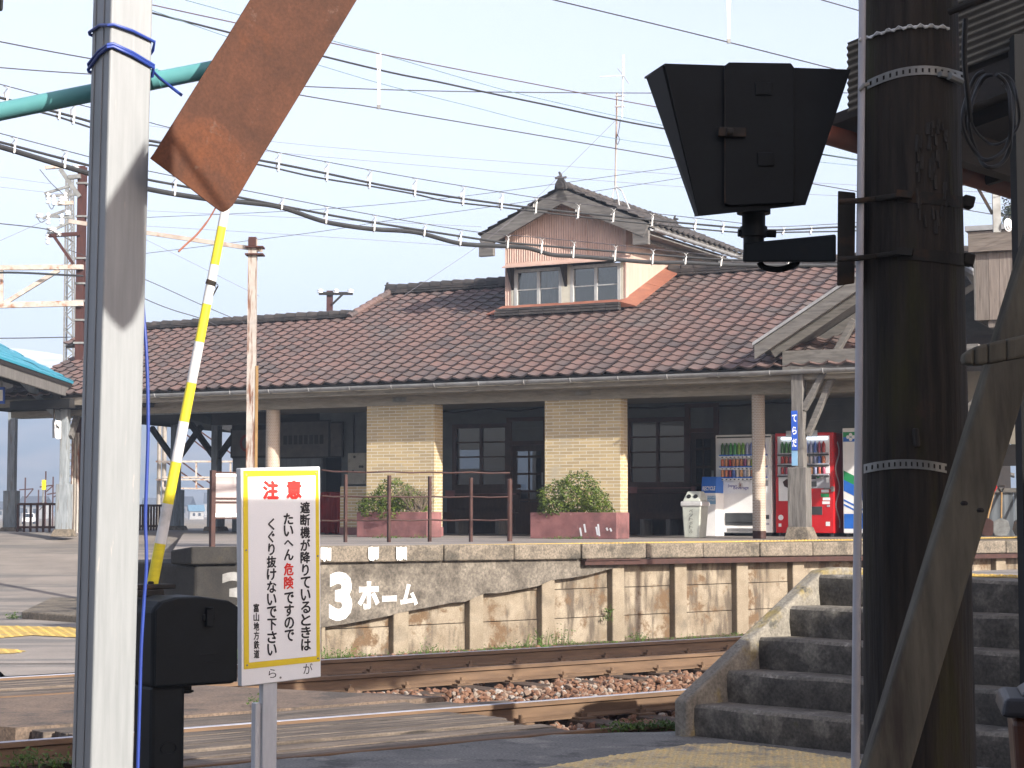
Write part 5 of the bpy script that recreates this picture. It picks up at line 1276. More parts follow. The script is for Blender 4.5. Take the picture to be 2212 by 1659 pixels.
# ---- island platform shelter, its gable end at top right
E0 = Vector((2.08, 11.9, 4.0)); ED = Vector((.65, .76, 0)); EU = Vector((.76, -.65, .2))
isl = thing('island_shelter', 'weathered timber platform shelter with corrugated gable and red gutter, behind the dark pole', 'shelter', (E0.x, E0.y, 0))
mb = MB(); q = [E0, E0 + ED * 9, E0 + ED * 9 + EU * 4, E0 + EU * 4]; mb.hexa(q + [p + Vector((0, 0, .07)) for p in q]); mb.build('shelter_roof', m_wood_dk, isl)
mb = MB(); n_ = 5; F0 = E0 - ED * .05
rows = 60
for k in range(rows + 1):
    z = .02 + .46 * k / rows; o = .010 * math.sin(2 * math.pi * k / 6)
    p = F0 + EU * .15 + Vector((0, 0, z)) - ED * o; q = F0 + EU * 4 + Vector((0, 0, z)) - ED * o; mb.v += [p, q]
for k in range(rows): mb.face((2 * k, 2 * k + 1, 2 * k + 3, 2 * k + 2))
mb.build('gable_cladding', m_corroof, isl, fix=False, smooth=True)
mb = MB(); mb.tube([E0 - ED * .12 + Vector((-.06, .05, -.02)), E0 + ED * 9 + Vector((-.06, .05, -.05))], .085, 14); mb.build('red_gutter', m_rustgutter, isl, smooth=True)
mb = MB(); mb.beam(E0 + EU * .3 - Vector((0, 0, .12)), E0 + EU * 3.9 - Vector((0, 0, .12)), .09, .2); mb.beam(E0 + ED * .25 + EU * .35 - Vector((0, 0, .1)), E0 + ED * 9 + EU * .35 - Vector((0, 0, .1)), .12, .22); mb.build('shelter_beam', m_wood_dk, isl)
for k in range(6):
    mb = MB(); p = E0 + ED * (.8 + k * 1.4); mb.beam(p - Vector((0, 0, .05)), p + EU * 4 - Vector((0, 0, .05)), .06, .1); mb.build('rafter', m_wood_dk, isl)
mb = MB(); x, y = 3.06, 11.0; mb.box(x - .05, x + .12, y - .07, y + .07, -.02, 4.35); mb.build('shelter_post', m_blackin, isl)
# hanging loops of black cable under it
cl = thing('cable_coil', 'loose loops of black cable hanging beside the dark pole', 'cable', py(2140, 250, 5.9))
def loopc(cx, cy, rx, ry, ph, Y, r=.007):
    mb = MB(); pts = [py(cx + rx * math.cos(ph + k * 2 * math.pi / 26) + 3 * math.sin(k), cy + ry * math.sin(ph + k * 2 * math.pi / 26), Y + .02 * math.sin(k)) for k in range(25)]; mb.tube(smooth_pts(pts, 3), r, 7); mb.build('cable_loop', m_cable, cl, smooth=True)
loopc(2134, 250, 52, 96, -1.2, 5.8); loopc(2142, 262, 46, 100, -1.0, 5.85); loopc(2150, 235, 52, 78, -1.4, 5.9, .005)
mb = MB(); mb.tube(smooth_pts([py(2086, 40, 5.7), py(2083, 120, 5.72), py(2090, 200, 5.75), py(2096, 262, 5.8)]), .009, 7); mb.build('cable_tail', m_cable, cl, smooth=True)
# ================================================================== things on the station platform
# ---- vending machines
def vframe(u0, u1, vb):
    b0 = min(FB.gp(u0, vb, P)[1], WD - .82); a0 = FB.px(u0, vb, b0)[0]; a1 = FB.px(u1, vb, b0)[0]
    return a0, a1, b0
def vz(u, v, b): return FB.px(u, v, b)[1]
def vmachine(label, u0, u1, vt, vb, depth, body, name='vending_machine'):
    a0, a1, b = vframe(u0, u1, vb); zt = vz(u0, vt, b)
    t = thing(name, label, 'vending machine', FB((a0 + a1) / 2, b + depth / 2, P), FB.ang)
    mb = MB(FB); mb.box(a0, a1, b, b + depth, P + .06, zt); o = mb.build('machine_body', body, t, bevel=.012)
    for sx in (a0 + .06, a1 - .06):
        mb = MB(FB); mb.box(sx - .03, sx + .03, b + .05, b + depth - .05, P, P + .06); mb.build('machine_foot', m_vdark, t)
    return t, a0, a1, b, zt
CAN = [(0, (.05, .09, .05)), (.14, (.04, .26, .06)), (.3, (.30, .42, .03)), (.42, (.45, .10, .05)), (.56, (.55, .30, .12)), (.68, (.30, .02, .02)), (.8, (.05, .12, .4)), (.9, (.55, .52, .48)), (1, (.42, .28, .1))]
m_cans = M('drink_labels', (.5, .5, .5), (.4, .4, .4), scale=30, rough=.3, rnd=(CAN, .95))
def drinks(par, root, a0, a1, b, z, h, n, vals):
    mb = MB(FB); w_ = (a1 - a0) / n
    for i in range(n):
        r = w_ * .42; c = (a0 + w_ * (i + .5), b + r, z); v = vals[i % len(vals)]
        if h > .17: mb.lathe(c, [(r, 0), (r, h * .76), (r * .82, h * .82), (r * .45, h * .9), (r * .45, h)], 10, at=v)
        else: mb.lathe(c, [(r * .85, 0), (r, h * .06), (r, h * .9), (r * .8, h)], 10, at=v)
    return mb.build('sample_drinks', m_cans, par, root=root, fix=False, smooth=True)
# white machine
t, a0, a1, b, zt = vmachine('white drink vending machine with rows of bottles beside the blue recycling box', 1547, 1668, 940, 1156, .72, m_white)
X = lambda u: FB.px(u, 1050, b)[0]; Z = lambda v: vz(1600, v, b)
def vbox(nm, u0, u1, v0, v1, o0, o1, m, par=None, bev=0):
    mb = MB(FB); mb.box(X(u0), X(u1), b - o1, b - o0, Z(v1), Z(v0)); return mb.build(nm, m, par or t, root=t, bevel=bev)
vbox('door_seam', 1549, 1666, 943, 946, -.001, .004, m_vdark)
dsp = vbox('display_window', 1554, 1663, 948, 1065, .0, .012, m_vin)
for (v, h, n, vals) in ((982, .215, 11, (.03, .02, .12, .14, .22, .2, .84, .82, .9, .9, .8)), (1007, .125, 12, (.44, .5, .68, .62, .5, .4, .72, .95, .3, .9, 1, .5)), (1030, .125, 12, (.5, .45, .7, .8, .9, .55, .86, .92, .48, .3, .16, .84))):
    drinks(dsp, t, X(1559), X(1657), b - .075, Z(v), h, n, vals)
    vbox('drink_shelf', 1557, 1659, v, v + 3, .012, .078, m_vblue, dsp); vbox('button_strip', 1557, 1659, v + 3, v + 8, .012, .082, m_vin, dsp)
    mb = MB(FB)
    for k in range(11): x = X(1560) + (X(1657) - X(1560)) * (k + .5) / 11; mb.box(x - .016, x + .016, b - .0845, b - .082, Z(v + 7), Z(v + 4.4))
    mb.build('price_button', m_vdark, dsp, root=t)
vbox('advert_panel', 1556, 1656, 1037, 1066, .012, .016, m_vin, dsp)
def vt(s, u0, u1, v0, v1, o, m, par, bold=0, nm='lettering'):
    mb = MB(); text_mb(mb, s, (FB(X(u0), b - o, Z(v1)), FB(X(u1), b - o, Z(v1)), FB(X(u0), b - o, Z(v0))), bold=bold); return mb.build(nm, m, par, root=t, fix=False)
vt('Japan', 1573, 1592, 1046, 1053, .0175, m_violet, dsp, .01); vt('Beverage', 1585, 1618, 1050, 1059, .0175, m_violet, dsp, .01)
mb = MB(FB); c = (X(1600), b - .018, Z(1048))
for k in range(10): t_ = k * .628; mb.beam((c[0], c[1], c[2]), (c[0] + .05 * math.cos(t_), c[1], c[2] + .05 * math.sin(t_)), .01, .003)
mb.build('sun_mark', m_flash, dsp, root=t)
vbox('delivery_hatch', 1566, 1648, 1108, 1135, -.001, .012, m_vdark, bev=.004); vbox('hatch_flap', 1569, 1645, 1112, 1128, .012, .03, m_vdark, bev=.004)
mb = MB(FB)
for k in range(46): x = X(1569) + (X(1640) - X(1569)) * k / 46; mb.box(x, x + .006, b - .003, b + .001, Z(1149), Z(1141))
mb.build('vent_grille', m_vdark, t)
vbox('coin_slot', 1654, 1660, 1036, 1050, 0, .02, m_vgrey, bev=.003); vbox('coin_return', 1653, 1661, 1112, 1121, 0, .014, m_vdark, bev=.003)
vbox('note_slot', 1644, 1650, 1036, 1046, 0, .016, m_vdark); vbox('sticker', 1653, 1661, 1129, 1134, 0, .003, m_vgrey); vbox('base_gap', 1548, 1667, 1150, 1152, 0, .003, m_vdark)
# red machine
t, a0, a1, b, zt = vmachine('red drink vending machine with lit display between the round column and the pole', 1676, 1802, 936, 1157, .78, m_vred)
X = lambda u: FB.px(u, 1050, b)[0]; Z = lambda v: vz(1740, v, b)
dsp = vbox('display_window', 1681, 1793, 942, 1023, 0, .012, m_vin)
for (v, h, n, vals) in ((978, .2, 11, (.06, .08, .06, .12, .3, .26, .82, .84, .8, .7, .68)), (1001, .125, 11, (.68, .66, .7, .56, .68, .95, .9, .88, .84, .8, .45)), (1024, .125, 11, (.68, .7, .66, .2, .5, .14, .1, .52, .84, .66, .7))):
    drinks(dsp, t, X(1688), X(1786), b - .075, Z(v), h, n, vals)
    vbox('drink_shelf', 1683, 1792, v, v + 3, .012, .08, m_vgrey, dsp); vbox('button_strip', 1683, 1792, v + 3, v + 6, .012, .084, m_vdark, dsp)
lp = vbox('display_light', 1690, 1790, 944.5, 949, .012, .05, m_vin, dsp)
m_disp = M('lit_display_tube', (.8, .9, 1), (.8, .9, 1), emit=1.2); lp.data.materials.clear(); lp.data.materials.append(m_disp)
vbox('advert_panel', 1682, 1712, 1026, 1082, 0, .006, m_vin)
mb = MB(FB); c = (X(1697), b - .008, Z(1043)); mb.prism([(c[0] - .05, c[1], c[2] + .02), (c[0] - .02, c[1], c[2] - .06), (c[0] + .05, c[1], c[2] - .09), (c[0] + .1, c[1], c[2] - .02), (c[0] + .09, c[1], c[2] + .06), (c[0] + .02, c[1], c[2] + .07)], (0, -.002, 0)); mb.build('advert_print', m_ironbrown, t)
vbox('coin_panel', 1748, 1793, 1026, 1055, 0, .012, m_vgrey, bev=.008); vbox('note_slot', 1752, 1765, 1040, 1051, .012, .03, m_vdark, bev=.003); vbox('price_screen', 1753, 1763, 1031, 1035, .012, .016, m_vdark)
mb = MB(FB); mb.tube([(X(1768), b - .012, Z(1030)), (X(1768), b - .02, Z(1030))], .028, 14); mb.build('round_sticker', m_vgreen, t)
mb = MB(FB); mb.tube([(X(1777), b - .012, Z(1030)), (X(1777), b - .02, Z(1030))], .028, 14); mb.build('round_sticker', m_vin, t)
vbox('coin_slot', 1786, 1791, 1032, 1043, .012, .03, m_vin, bev=.003)
vbox('delivery_hatch', 1749, 1776, 1094, 1112, -.001, .012, m_vdark, bev=.004); vbox('coin_return', 1786, 1792, 1091, 1095, 0, .01, m_vgrey)
for (u0, u1, v0, v1, m) in ((1774, 1790, 1058, 1064, m_vin), (1773, 1791, 1066, 1074, m_vgreen), (1777, 1793, 1075, 1081, m_vin), (1776, 1792, 1083, 1089, m_vin), (1783, 1792, 1127, 1136, m_vin), (1681, 1687, 1131, 1138, m_vin)): vbox('sticker', u0, u1, v0, v1, 0, .003, m)
mb = MB(FB); mb.tube([(X(1686), b, Z(1118)), (X(1686), b - .004, Z(1118))], .05, 18); mb.build('round_sticker', m_vin, t)
vbox('lock_bar', 1780, 1799, 1054, 1057, .01, .03, m_galv); vbox('lock_hasp', 1797, 1803, 1051, 1062, .0, .04, m_galv, bev=.003)
mb = MB(FB)
for k in range(24):
    z0 = Z(955) + (Z(1140) - Z(955)) * k / 24; z1 = Z(955) + (Z(1140) - Z(955)) * (k + 1) / 24
    y0 = b + .22 + .1 * math.sin(k * .62); y1 = b + .22 + .1 * math.sin((k + 1) * .62); mb.beam((a1 + .002, y0, z0), (a1 + .002, y1, z1), .004, .05)
mb.build('side_ribbon', m_vin, t)
mb = MB(FB); mb.box(X(1700), X(1768), b - .03, b - .026, Z(947), Z(930)); mb.build('top_poster', m_signframe, t)
# third machine, half hidden
t, a0, a1, b, zt = vmachine('white vending machine with blue and green swoosh stripes, half hidden by the conduit', 1822, 1905, 925, 1148, .75, m_white)
X = lambda u: FB.px(u, 1050, b)[0]; Z = lambda v: vz(1840, v, b)
vbox('green_band', 1822.6, 1904, 933, 944, 0, .003, m_vgreen); vbox('blue_band', 1822.6, 1904, 944, 954, 0, .003, m_vblue)
mb = MB(FB); c = (X(1839), b - .005, Z(944))
for dx, dz in ((.05, 0), (-.05, 0), (0, .04), (0, -.04)): mb.lathe((c[0] + dx, c[1], c[2] + dz), [(.03, -.002), (.03, .002)], 10) if False else mb.tube([(c[0] + dx, c[1], c[2] + dz), (c[0] + dx, c[1] - .003, c[2] + dz)], .032, 12)
mb.build('flower_mark', m_vin, t)
def diag(nm, v0, v1, m, k=.9):
    mb = MB(FB); x0, x1 = X(1822.6), X(1904); dz = (x1 - x0) * k; mb.prism([(x0, b, Z(v1)), (x1, b, Z(v1) - dz), (x1, b, Z(v0) - dz), (x0, b, Z(v0))], (0, -.003, 0)); mb.build(nm, m, t)
diag('green_stripe', 1016, 1036, m_vgreen, .5); diag('blue_stripe', 1036, 1060, m_vblue, .5); diag('blue_line', 1078, 1082, m_vblue, .5); diag('blue_line', 1088, 1092, m_vblue, .5); vbox('blue_foot', 1822.6, 1904, 1110, 1142, 0, .0025, m_vblue)
# ---- recycling box and bottle bin
a0, a1, b = vframe(1515, 1548, 1158); zt = vz(1515, 1030, b)
t = thing('recycling_box', 'tall recycling box with blue top standing between bottle bin and white machine', 'bin', FB(a0 + .2, b + .2, P), FB.ang)
a1 = FB.px(1546, 1050, b)[0]
X = lambda u: FB.px(u, 1050, b)[0]; Z = lambda v: vz(1530, v, b)
mb = MB(FB); mb.box(a0, a1, b, b + .4, P, Z(1065)); mb.build('box_body', m_white, t, bevel=.008)
mb = MB(FB); mb.hexa([(a0, b - .004, Z(1065)), (a1, b - .004, Z(1065)), (a1, b + .4, Z(1065)), (a0, b + .4, Z(1065)), (a0, b + .05, zt), (a1, b + .05, zt), (a1, b + .4, zt), (a0, b + .4, zt)]); mb.build('blue_top', m_vblue, t, bevel=.008)
mb = MB(); text_mb(mb, 'RECYCLE', (FB(X(1517.5), b - .006, Z(1059.5)), FB(a1 - .01, b - .006, Z(1059.5)), FB(X(1517.5), b - .006 + .012, Z(1050.5))), bold=.03); mb.build('lettering', m_vin, t, fix=False)
vbox('blue_label', 1528, 1546, 1071, 1089, 0, .003, m_lightblue)
mb = MB(); text_mb(mb, 'POCARI\nSWEAT', (FB(X(1529), b - .0045, Z(1082)), FB(X(1546), b - .0045, Z(1082)), FB(X(1529), b - .0045, Z(1072)))); mb.build('label_text', m_vin, t, fix=False)
vbox('box_handle', 1518, 1520, 1099, 1107, 0, .012, m_vdark)
b = min(FB.gp(1473, 1162, P)[1], WD - .6); a0 = FB.px(1473, 1162, b)[0]; X = lambda u: FB.px(u, 1050, b)[0]; Z = lambda v: vz(1490, v, b); a1 = X(1513)
t = thing('bottle_bin', 'grey green bottle bin with two round holes beside the bench', 'bin', FB((a0 + a1) / 2, b + .2, P), FB.ang)
mb = MB(FB); mb.hexa([(a0 + .03, b + .01, P), (a1 - .03, b + .01, P), (a1 - .03, b + .32, P), (a0 + .03, b + .32, P), (a0, b, Z(1092)), (a1, b, Z(1092)), (a1, b + .36, Z(1092)), (a0, b + .36, Z(1092))]); mb.build('bin_body', m_bin, t, bevel=.02)
mb = MB(FB); mb.box(a0 - .02, a1 + .02, b - .02, b + .38, Z(1094), Z(1083)); mb.build('bin_bag', m_bag, t, bevel=.02)
mb = MB(FB); mb.hexa([(a0 + .01, b, Z(1083)), (a1 - .01, b, Z(1083)), (a1 - .01, b + .36, Z(1083)), (a0 + .01, b + .36, Z(1083)), (a0 + .05, b + .12, Z(1061)), (a1 - .05, b + .12, Z(1061)), (a1 - .05, b + .30, Z(1061)), (a0 + .05, b + .30, Z(1061))]); lid = mb.build('bin_lid', m_bin, t, bevel=.02)
for k in (.32, .68):
    mb = MB(FB); x = a0 + (a1 - a0) * k; mb.tube([(x, b + .045, (Z(1083) + Z(1061)) / 2 + .0), (x, b + .085, (Z(1083) + Z(1061)) / 2 - .02)], .038, 14); mb.build('bin_hole', m_blackin, lid, root=t)
mb = MB(); n_ = 6
for i, ch in enumerate('ペットボトル'):
    z1_ = Z(1100) + (Z(1152) - Z(1100)) * i / n_; z0_ = Z(1100) + (Z(1152) - Z(1100)) * (i + .85) / n_; y = b - .004; xx = (a0 + a1) / 2
    text_mb(mb, ch, (FB(xx - .035, y, z0_), FB(xx + .035, y, z0_), FB(xx - .035, y, z1_)))
mb.build('lettering', m_poster, t, fix=False)

# ---- benches against the veranda wall
def bench(u0, u1, label):
    b = WD - .55; X = lambda u: FB.px(u, 1120, b)[0]; a0, a1 = X(u0), X(u1); zs = P + .40
    t = thing('veranda_bench', label, 'bench', FB((a0 + a1) / 2, b + .2, P), FB.ang, 'slatted benches on the veranda')
    mb = MB(FB)
    for k in range(4): mb.box(a0, a1, b + k * .1, b + k * .1 + .085, zs, zs + .03)
    mb.build('seat', m_wooddoor, t)
    mb = MB(FB)
    for k in range(5): mb.box(a0, a1, b + .42 + k * .012, b + .445 + k * .012, zs + .1 + k * .1, zs + .18 + k * .1)
    mb.build('backrest', m_wooddoor, t)
    mb = MB(FB); mb.box(a0, a1, b - .006, b + .02, zs - .1, zs); mb.build('apron', m_wooddoor, t)
    for x in (a0 + .25, a1 - .33):
        mb = MB(FB); mb.box(x, x + .09, b + .03, b + .40, P, zs); mb.build('leg', m_wood_grey, t)
bench(958, 1100, 'dark slatted bench under the window between the brick pillars')
bench(1355, 1472, 'dark slatted bench under the window beside the bottle bin')

# ---- planters and shrubs
def planter(u0, u1, vb, vt_, label):
    a0, b0 = FB.gp(u0, vb, P); a1 = FB.px(u1, vb, b0)[0]; zt = FB.px((u0 + u1) / 2, vt_, b0)[1]; d = .5
    t = thing('planter_box', label, 'planter', FB((a0 + a1) / 2, b0 + d / 2, P), FB.ang, 'pink concrete planters by the brick pillars')
    mb = MB(FB)
    mb.box(a0, a1, b0, b0 + .08, P, zt); mb.box(a0, a1, b0 + d - .08, b0 + d, P, zt); mb.box(a0, a0 + .08, b0 + .08, b0 + d - .08, P, zt); mb.box(a1 - .08, a1, b0 + .08, b0 + d - .08, P, zt)
    mb.build('planter_wall', m_pink, t, bevel=.01)
    mb = MB(FB); mb.box(a0 + .08, a1 - .08, b0 + .08, b0 + d - .08, P, zt - .06); mb.build('soil', m_dirt, t)
    return a0, a1, b0, d, zt
def leafquad(mb, c, s, nrm=None):
    d = Vector((random.gauss(0, 1), random.gauss(0, 1), random.gauss(0, 1))).normalized()
    if nrm is not None: d = (d * .8 + nrm).normalized()
    u = d.orthogonal().normalized(); u.rotate(Matrix.Rotation(random.uniform(0, 6.28), 3, d)); v = d.cross(u)
    l = s * random.uniform(.7, 1.3); w_ = l * .5
    n = len(mb.v); mb.v += [c - u * l, c - v * w_ * .8 + d * w_ * .15, c + u * l, c + v * w_ * .8 + d * w_ * .15]; mb.face((n, n + 1, n + 2, n + 3), random.random())
def shrub(label, base, lobes, nleaf, leaf, mat, name='evergreen_shrub', seed=1, stems=9, group=None):
    random.seed(seed); t = thing(name, label, 'shrub', base, 0, group)
    mb = MB(); tot = sum(l[1][0] * l[1][2] for l in lobes)
    for c, r in lobes:
        c = Vector(c); k = int(nleaf * r[0] * r[2] / tot)
        for _ in range(k):
            d = Vector((random.gauss(0, 1), random.gauss(0, 1), random.gauss(0, 1))).normalized(); f = random.uniform(.55, 1.0) ** .5
            nb = 1 + .30 * mnoise.noise(d * 2.3 + c) + .22 * mnoise.noise(d * 6 + c)
            p = c + Vector((d.x * r[0], d.y * r[1], d.z * r[2])) * f * nb
            if p.z < base.z - .08: continue
            leafquad(mb, p, leaf, d * .5 + Vector((0, 0, .35)))
    mb.build('foliage', mat, t, fix=False)
    mb = MB()
    for _ in range(stems):
        c, r = random.choice(lobes); q = Vector(c) + Vector((random.uniform(-.7, .7) * r[0], random.uniform(-.5, .5) * r[1], random.uniform(0, .7) * r[2]))
        m_ = base.lerp(q, .5) + Vector((random.uniform(-.05, .05), 0, .05)); mb.tube([base + Vector((random.uniform(-.05, .05), 0, -.1)), m_, q], [.012, .008, .004], 5)
    mb.build('stem', m_twig, t)
    return t
a0, a1, b0, d, zt = planter(770, 922, 1160, 1106, 'long pink planter behind the brown railing, beside the left brick pillar')
def shp(u, v, b): s, z = FB.px(u, v, b); return FB(s, b, z)
bb = b0 + .22
t1 = shrub('round green shrub with bare twigs on its right, behind the railing', shp(845, 1112, bb), [(shp(820, 1092, bb), (.37, .3, .24)), (shp(850, 1070, bb), (.34, .3, .30)), (shp(890, 1088, bb), (.34, .28, .26)), (shp(800, 1100, bb - .1), (.22, .2, .18)), (shp(838, 1108, bb - .25), (.17, .12, .2))], 5200, .026, m_leaf, seed=2, group='shrubs in the planters')
mb = MB(); random.seed(8)
for _ in range(70):
    p = shp(random.uniform(872, 915), random.uniform(1098, 1106), bb - .2); pts = [p]; dx = random.uniform(-.25, .35)
    for k in range(4): p = p + Vector((dx * .25 + random.uniform(-.03, .03), random.uniform(-.03, .03), random.uniform(.06, .13))); pts.append(p)
    mb.tube(pts, [.006, .005, .004, .003, .002], 4)
mb.build('bare_twigs', m_twig, t1)
a0, a1, b0, d, zt = planter(1145, 1332, 1163, 1107, 'long pink planter with white stains in front of the right brick pillar')
bb = b0 + .24
shrub('dense green shrub with a taller ragged right side, in front of the right pillar', shp(1235, 1112, bb), [(shp(1215, 1082, bb), (.42, .34, .34)), (shp(1250, 1066, bb), (.38, .32, .36)), (shp(1288, 1085, bb), (.24, .24, .24)), (shp(1195, 1095, bb - .1), (.25, .22, .2)), (shp(1300, 1100, bb - .05), (.2, .18, .12))], 6000, .026, m_leaf, seed=3, group='shrubs in the planters')
# white scratches on the right planter
pl2 = [x for x in COL.objects if x.name.startswith('planter_box')][-1]
for u, v0, v1 in ((1253, 1140, 1158), (1262, 1132, 1150), (1288, 1138, 1156), (1292, 1132, 1158), (1310, 1140, 1146), (1318, 1141, 1148)):
    s, z1_ = FB.px(u, v0, b0); s2, z0_ = FB.px(u + 3, v1, b0); mb = MB(FB); mb.beam((s, b0 - .002, z1_), (s2, b0 - .002, z0_), .002, .03); mb.build('white_stain', m_signframe, pl2)

# ---- brown railing along the platform edge
rl = thing('platform_railing', 'brown iron post and rail railing on the platform edge', 'railing', pz(930, 1172, P), FW.ang)
rp = []
for u, vb, vt_ in ((458, 1182, 1016), (746, 1171, 1025), (840, 1171, 1027), (928, 1170, 1029), (1017, 1170, 1032), (1101, 1169, 1034)):
    p = pz(u, vb, P); z = z_at(vt_, p.y); rp.append((p, z))
for i, (p, z) in enumerate(rp[1:]):
    mb = MB(Frame((p.x, p.y), FW.ang)); k = .022 if i < 4 else .035
    if i < 4: mb.box(-k, k, -k, k, P - .05, z)
    else: mb.lathe((0, 0, 0), [(.04, P - .05), (.04, z - .02), (.03, z)], 12)
    mb.build('railing_post', m_ironbrown, rl, bevel=.004)
ends = [pz(694, 1174, P)] + [p for p, z in rp[1:]]
for fr_ in (.955, .62, .30):
    mb = MB(); pts = []
    for i, p in enumerate(ends):
        z = P + (1.08) * fr_ + .0 * i; pts.append(Vector((p.x, p.y, z)))
        if i < len(ends) - 1: q = ends[i + 1]; pts.append(Vector(((p.x + q.x) / 2, (p.y + q.y) / 2, z - .012)))
    mb.tube(pts, .012, 7); mb.build('rail', m_ironbrown, rl, smooth=True)
# ---- notice board, half hidden by the caution sign
p0 = pz(458, 1182, P); nb = thing('notice_board', 'pale blank notice board in a brown iron frame behind the caution sign', 'notice board', p0, FW.ang)
Fn = Frame((p0.x, p0.y), FW.ang)
zt_ = z_at(1016, p0.y)
for x in (0, 1.35):
    mb = MB(Fn); mb.box(x - .03, x + .03, -.03, .03, P - .05, zt_); mb.build('frame_post', m_ironbrown, nb, bevel=.004)
def nz(v): return z_at(v, p0.y)
mb = MB(Fn); mb.box(.03, 1.32, .0, .02, nz(1114), nz(1028)); mb.build('board_panel', m_boardpink, nb)
mb = MB(Fn); mb.box(.03, 1.32, -.012, .03, nz(1030), nz(1023)); mb.build('board_trim', m_white, nb)
mb = MB(Fn); mb.box(.03, 1.32, -.012, .03, nz(1117), nz(1109)); mb.build('board_trim', m_white, nb)
for v in (1020, 1076, 1084, 1119):
    mb = MB(Fn); mb.box(.03, 1.32, -.022, -.004, nz(v + 2), nz(v - 1)); mb.build('frame_bar', m_ironbrown, nb)

# ---- things under the left part of the veranda
b = WD - .55; a0, z1 = FB.px(757, 979, b); a1, z0 = FB.px(795, 1046, b)
t = thing('meter_box', 'beige metal box on the wall left of the brick pillar', 'box', FB((a0 + a1) / 2, b, z0), FB.ang)
mb = MB(FB); mb.box(a0, a1, b - .1, WD - .04, z0, z1); mb.build('box_case', m_beige, t, bevel=.01)
for u, v in ((766, 987), (778, 1008), (783, 1008), (763, 1018)):
    mb = MB(FB); s, z = FB.px(u, v, b - .1); mb.tube([(s, b - .10, z), (s, b - .112, z)], .028, 10); mb.build('box_knob', m_vdark, t)
b = 1.6; a0, z1 = FB.px(690, 1064, b); a1, _ = FB.px(738, 1064, b)
t = thing('red_cloth', 'dark red cloth draped over a stand beside the low brick wall', 'cloth', FB((a0 + a1) / 2, b, P), FB.ang)
mb = MB(FB); n_ = 30
for k in range(n_ + 1):
    s = a0 + (a1 - a0) * k / n_; w_ = .05 * math.sin(k * .9) + .03 * math.sin(k * 2.3)
    for z, o in ((P + .02, .02), (P + .4, .0), (z1 - .15, -.0), (z1, .06), (z1 + .005, .55)): mb.addv([(s, b + o + w_ * (1 if z < z1 - .2 else .35), z + (.015 * math.sin(k * .5)))])
for k in range(n_):
    for j in range(4): mb.face((k * 5 + j, (k + 1) * 5 + j, (k + 1) * 5 + j + 1, k * 5 + j + 1))
mb.build('cloth_sheet', m_redcloth, t, fix=False, smooth=True); mb = MB(FB); mb.box(a0 + .05, a1 - .05, b + .12, b + .5, P, z1 - .03); mb.build('covered_stand', m_wood_dk, t)
for u0, u1, v0, v1, lab, g in ((503, 594, 930, 984, 'faded poster panel with a red ring behind the round column', 1), (606, 711, 913, 986, 'wide faded sign panel with dark lettering bars under the veranda ceiling', 2), (716, 740, 915, 985, 'narrow faded panel beside the blue clapboard wall', 3)):
    d_ = WD - .06; a0, z1 = FB.px(u0, v0, d_); a1, z0 = FB.px(u1, v1, d_)
    t = thing('poster_panel', lab, 'sign', FB((a0 + a1) / 2, d_, z0), FB.ang, 'poster panels under the veranda ceiling')
    mb = MB(FB); mb.box(a0, a1, d_ - .03, d_, z0, z1); mb.build('panel_board', m_poster, t)
    mb = MB(FB)
    if g == 2:
        n_ = 8
        for k in range(n_):
            x = a0 + (a1 - a0) * (.08 + .85 * k / n_); mb.box(x, x + (a1 - a0) * .075, d_ - .034, d_ - .03, z0 + (z1 - z0) * .36, z0 + (z1 - z0) * .62)
        mb.build('print', m_wood_dk, t)
    elif g == 1:
        c = (FB.px(535, 957, d_)[0], d_ - .032, (z0 + z1) / 2)
        for k in range(16): u_ = k * math.pi / 8; w_ = (k + 1) * math.pi / 8; mb.beam((c[0] + .16 * math.cos(u_), c[1], c[2] + .16 * math.sin(u_)), (c[0] + .16 * math.cos(w_), c[1], c[2] + .16 * math.sin(w_)), .004, .06)
        mb.build('print', m_redcloth, t)
    mb = MB(FB); mb.box(a0 - .03, a0, d_ - .04, d_, z0, z1); mb.box(a1, a1 + .03, d_ - .04, d_, z0, z1); mb.box(a0 - .03, a1 + .03, d_ - .04, d_, z1, z1 + .03); mb.box(a0 - .03, a1 + .03, d_ - .04, d_, z0 - .03, z0); mb.build('panel_frame', m_wood_dk, t)

# ---- platform shelter post with the blue name sign
pb = pz(1726, 1165, P); Fp = Frame((pb.x, pb.y), FB.ang + R(3))
ps = thing('platform_shelter', 'weathered grey timber shelter frame with sloping roof beside the vending machines', 'shelter', (pb.x, pb.y, P), Fp.ang)
def fx(u): return Fp.px(u, 1000)[0]
def fz(v, u=1726): return Fp.px(u, v)[1]
mb = MB(Fp); a, c = fx(1714), fx(1739); mb.box(a, c, -.10, .12, fz(1012), fz(795)); mb.build('shelter_post', m_wood_grey, ps, bevel=.008)
mb = MB(Fp); mb.box(fx(1706), fx(1746), -.14, .18, fz(1142), fz(1010)); mb.build('post_casing', m_wood_grey, ps, bevel=.01)
mb = MB(Fp); a, c = fx(1700), fx(1758); mb.hexa([(a, -.24, P - .02), (c, -.24, P - .02), (c, .26, P - .02), (a, .26, P - .02), (fx(1706), -.18, fz(1138)), (fx(1748), -.18, fz(1138)), (fx(1748), .2, fz(1138)), (fx(1706), .2, fz(1138))]); mb.build('concrete_footing', m_kerb, ps, bevel=.015)
mb = MB(Fp); mb.box(fx(1695), fx(2120), -.09, .09, fz(800), fz(758)); mb.build('cross_beam', m_wood_grey_x, ps, bevel=.008)
mb = MB(Fp); mb.beam((fx(1737), 0, fz(885)), (fx(1850), 0, fz(696)), .09, .17, up=(0, 1, 0)); mb.build('long_brace', m_wood_grey_x, ps, bevel=.006)
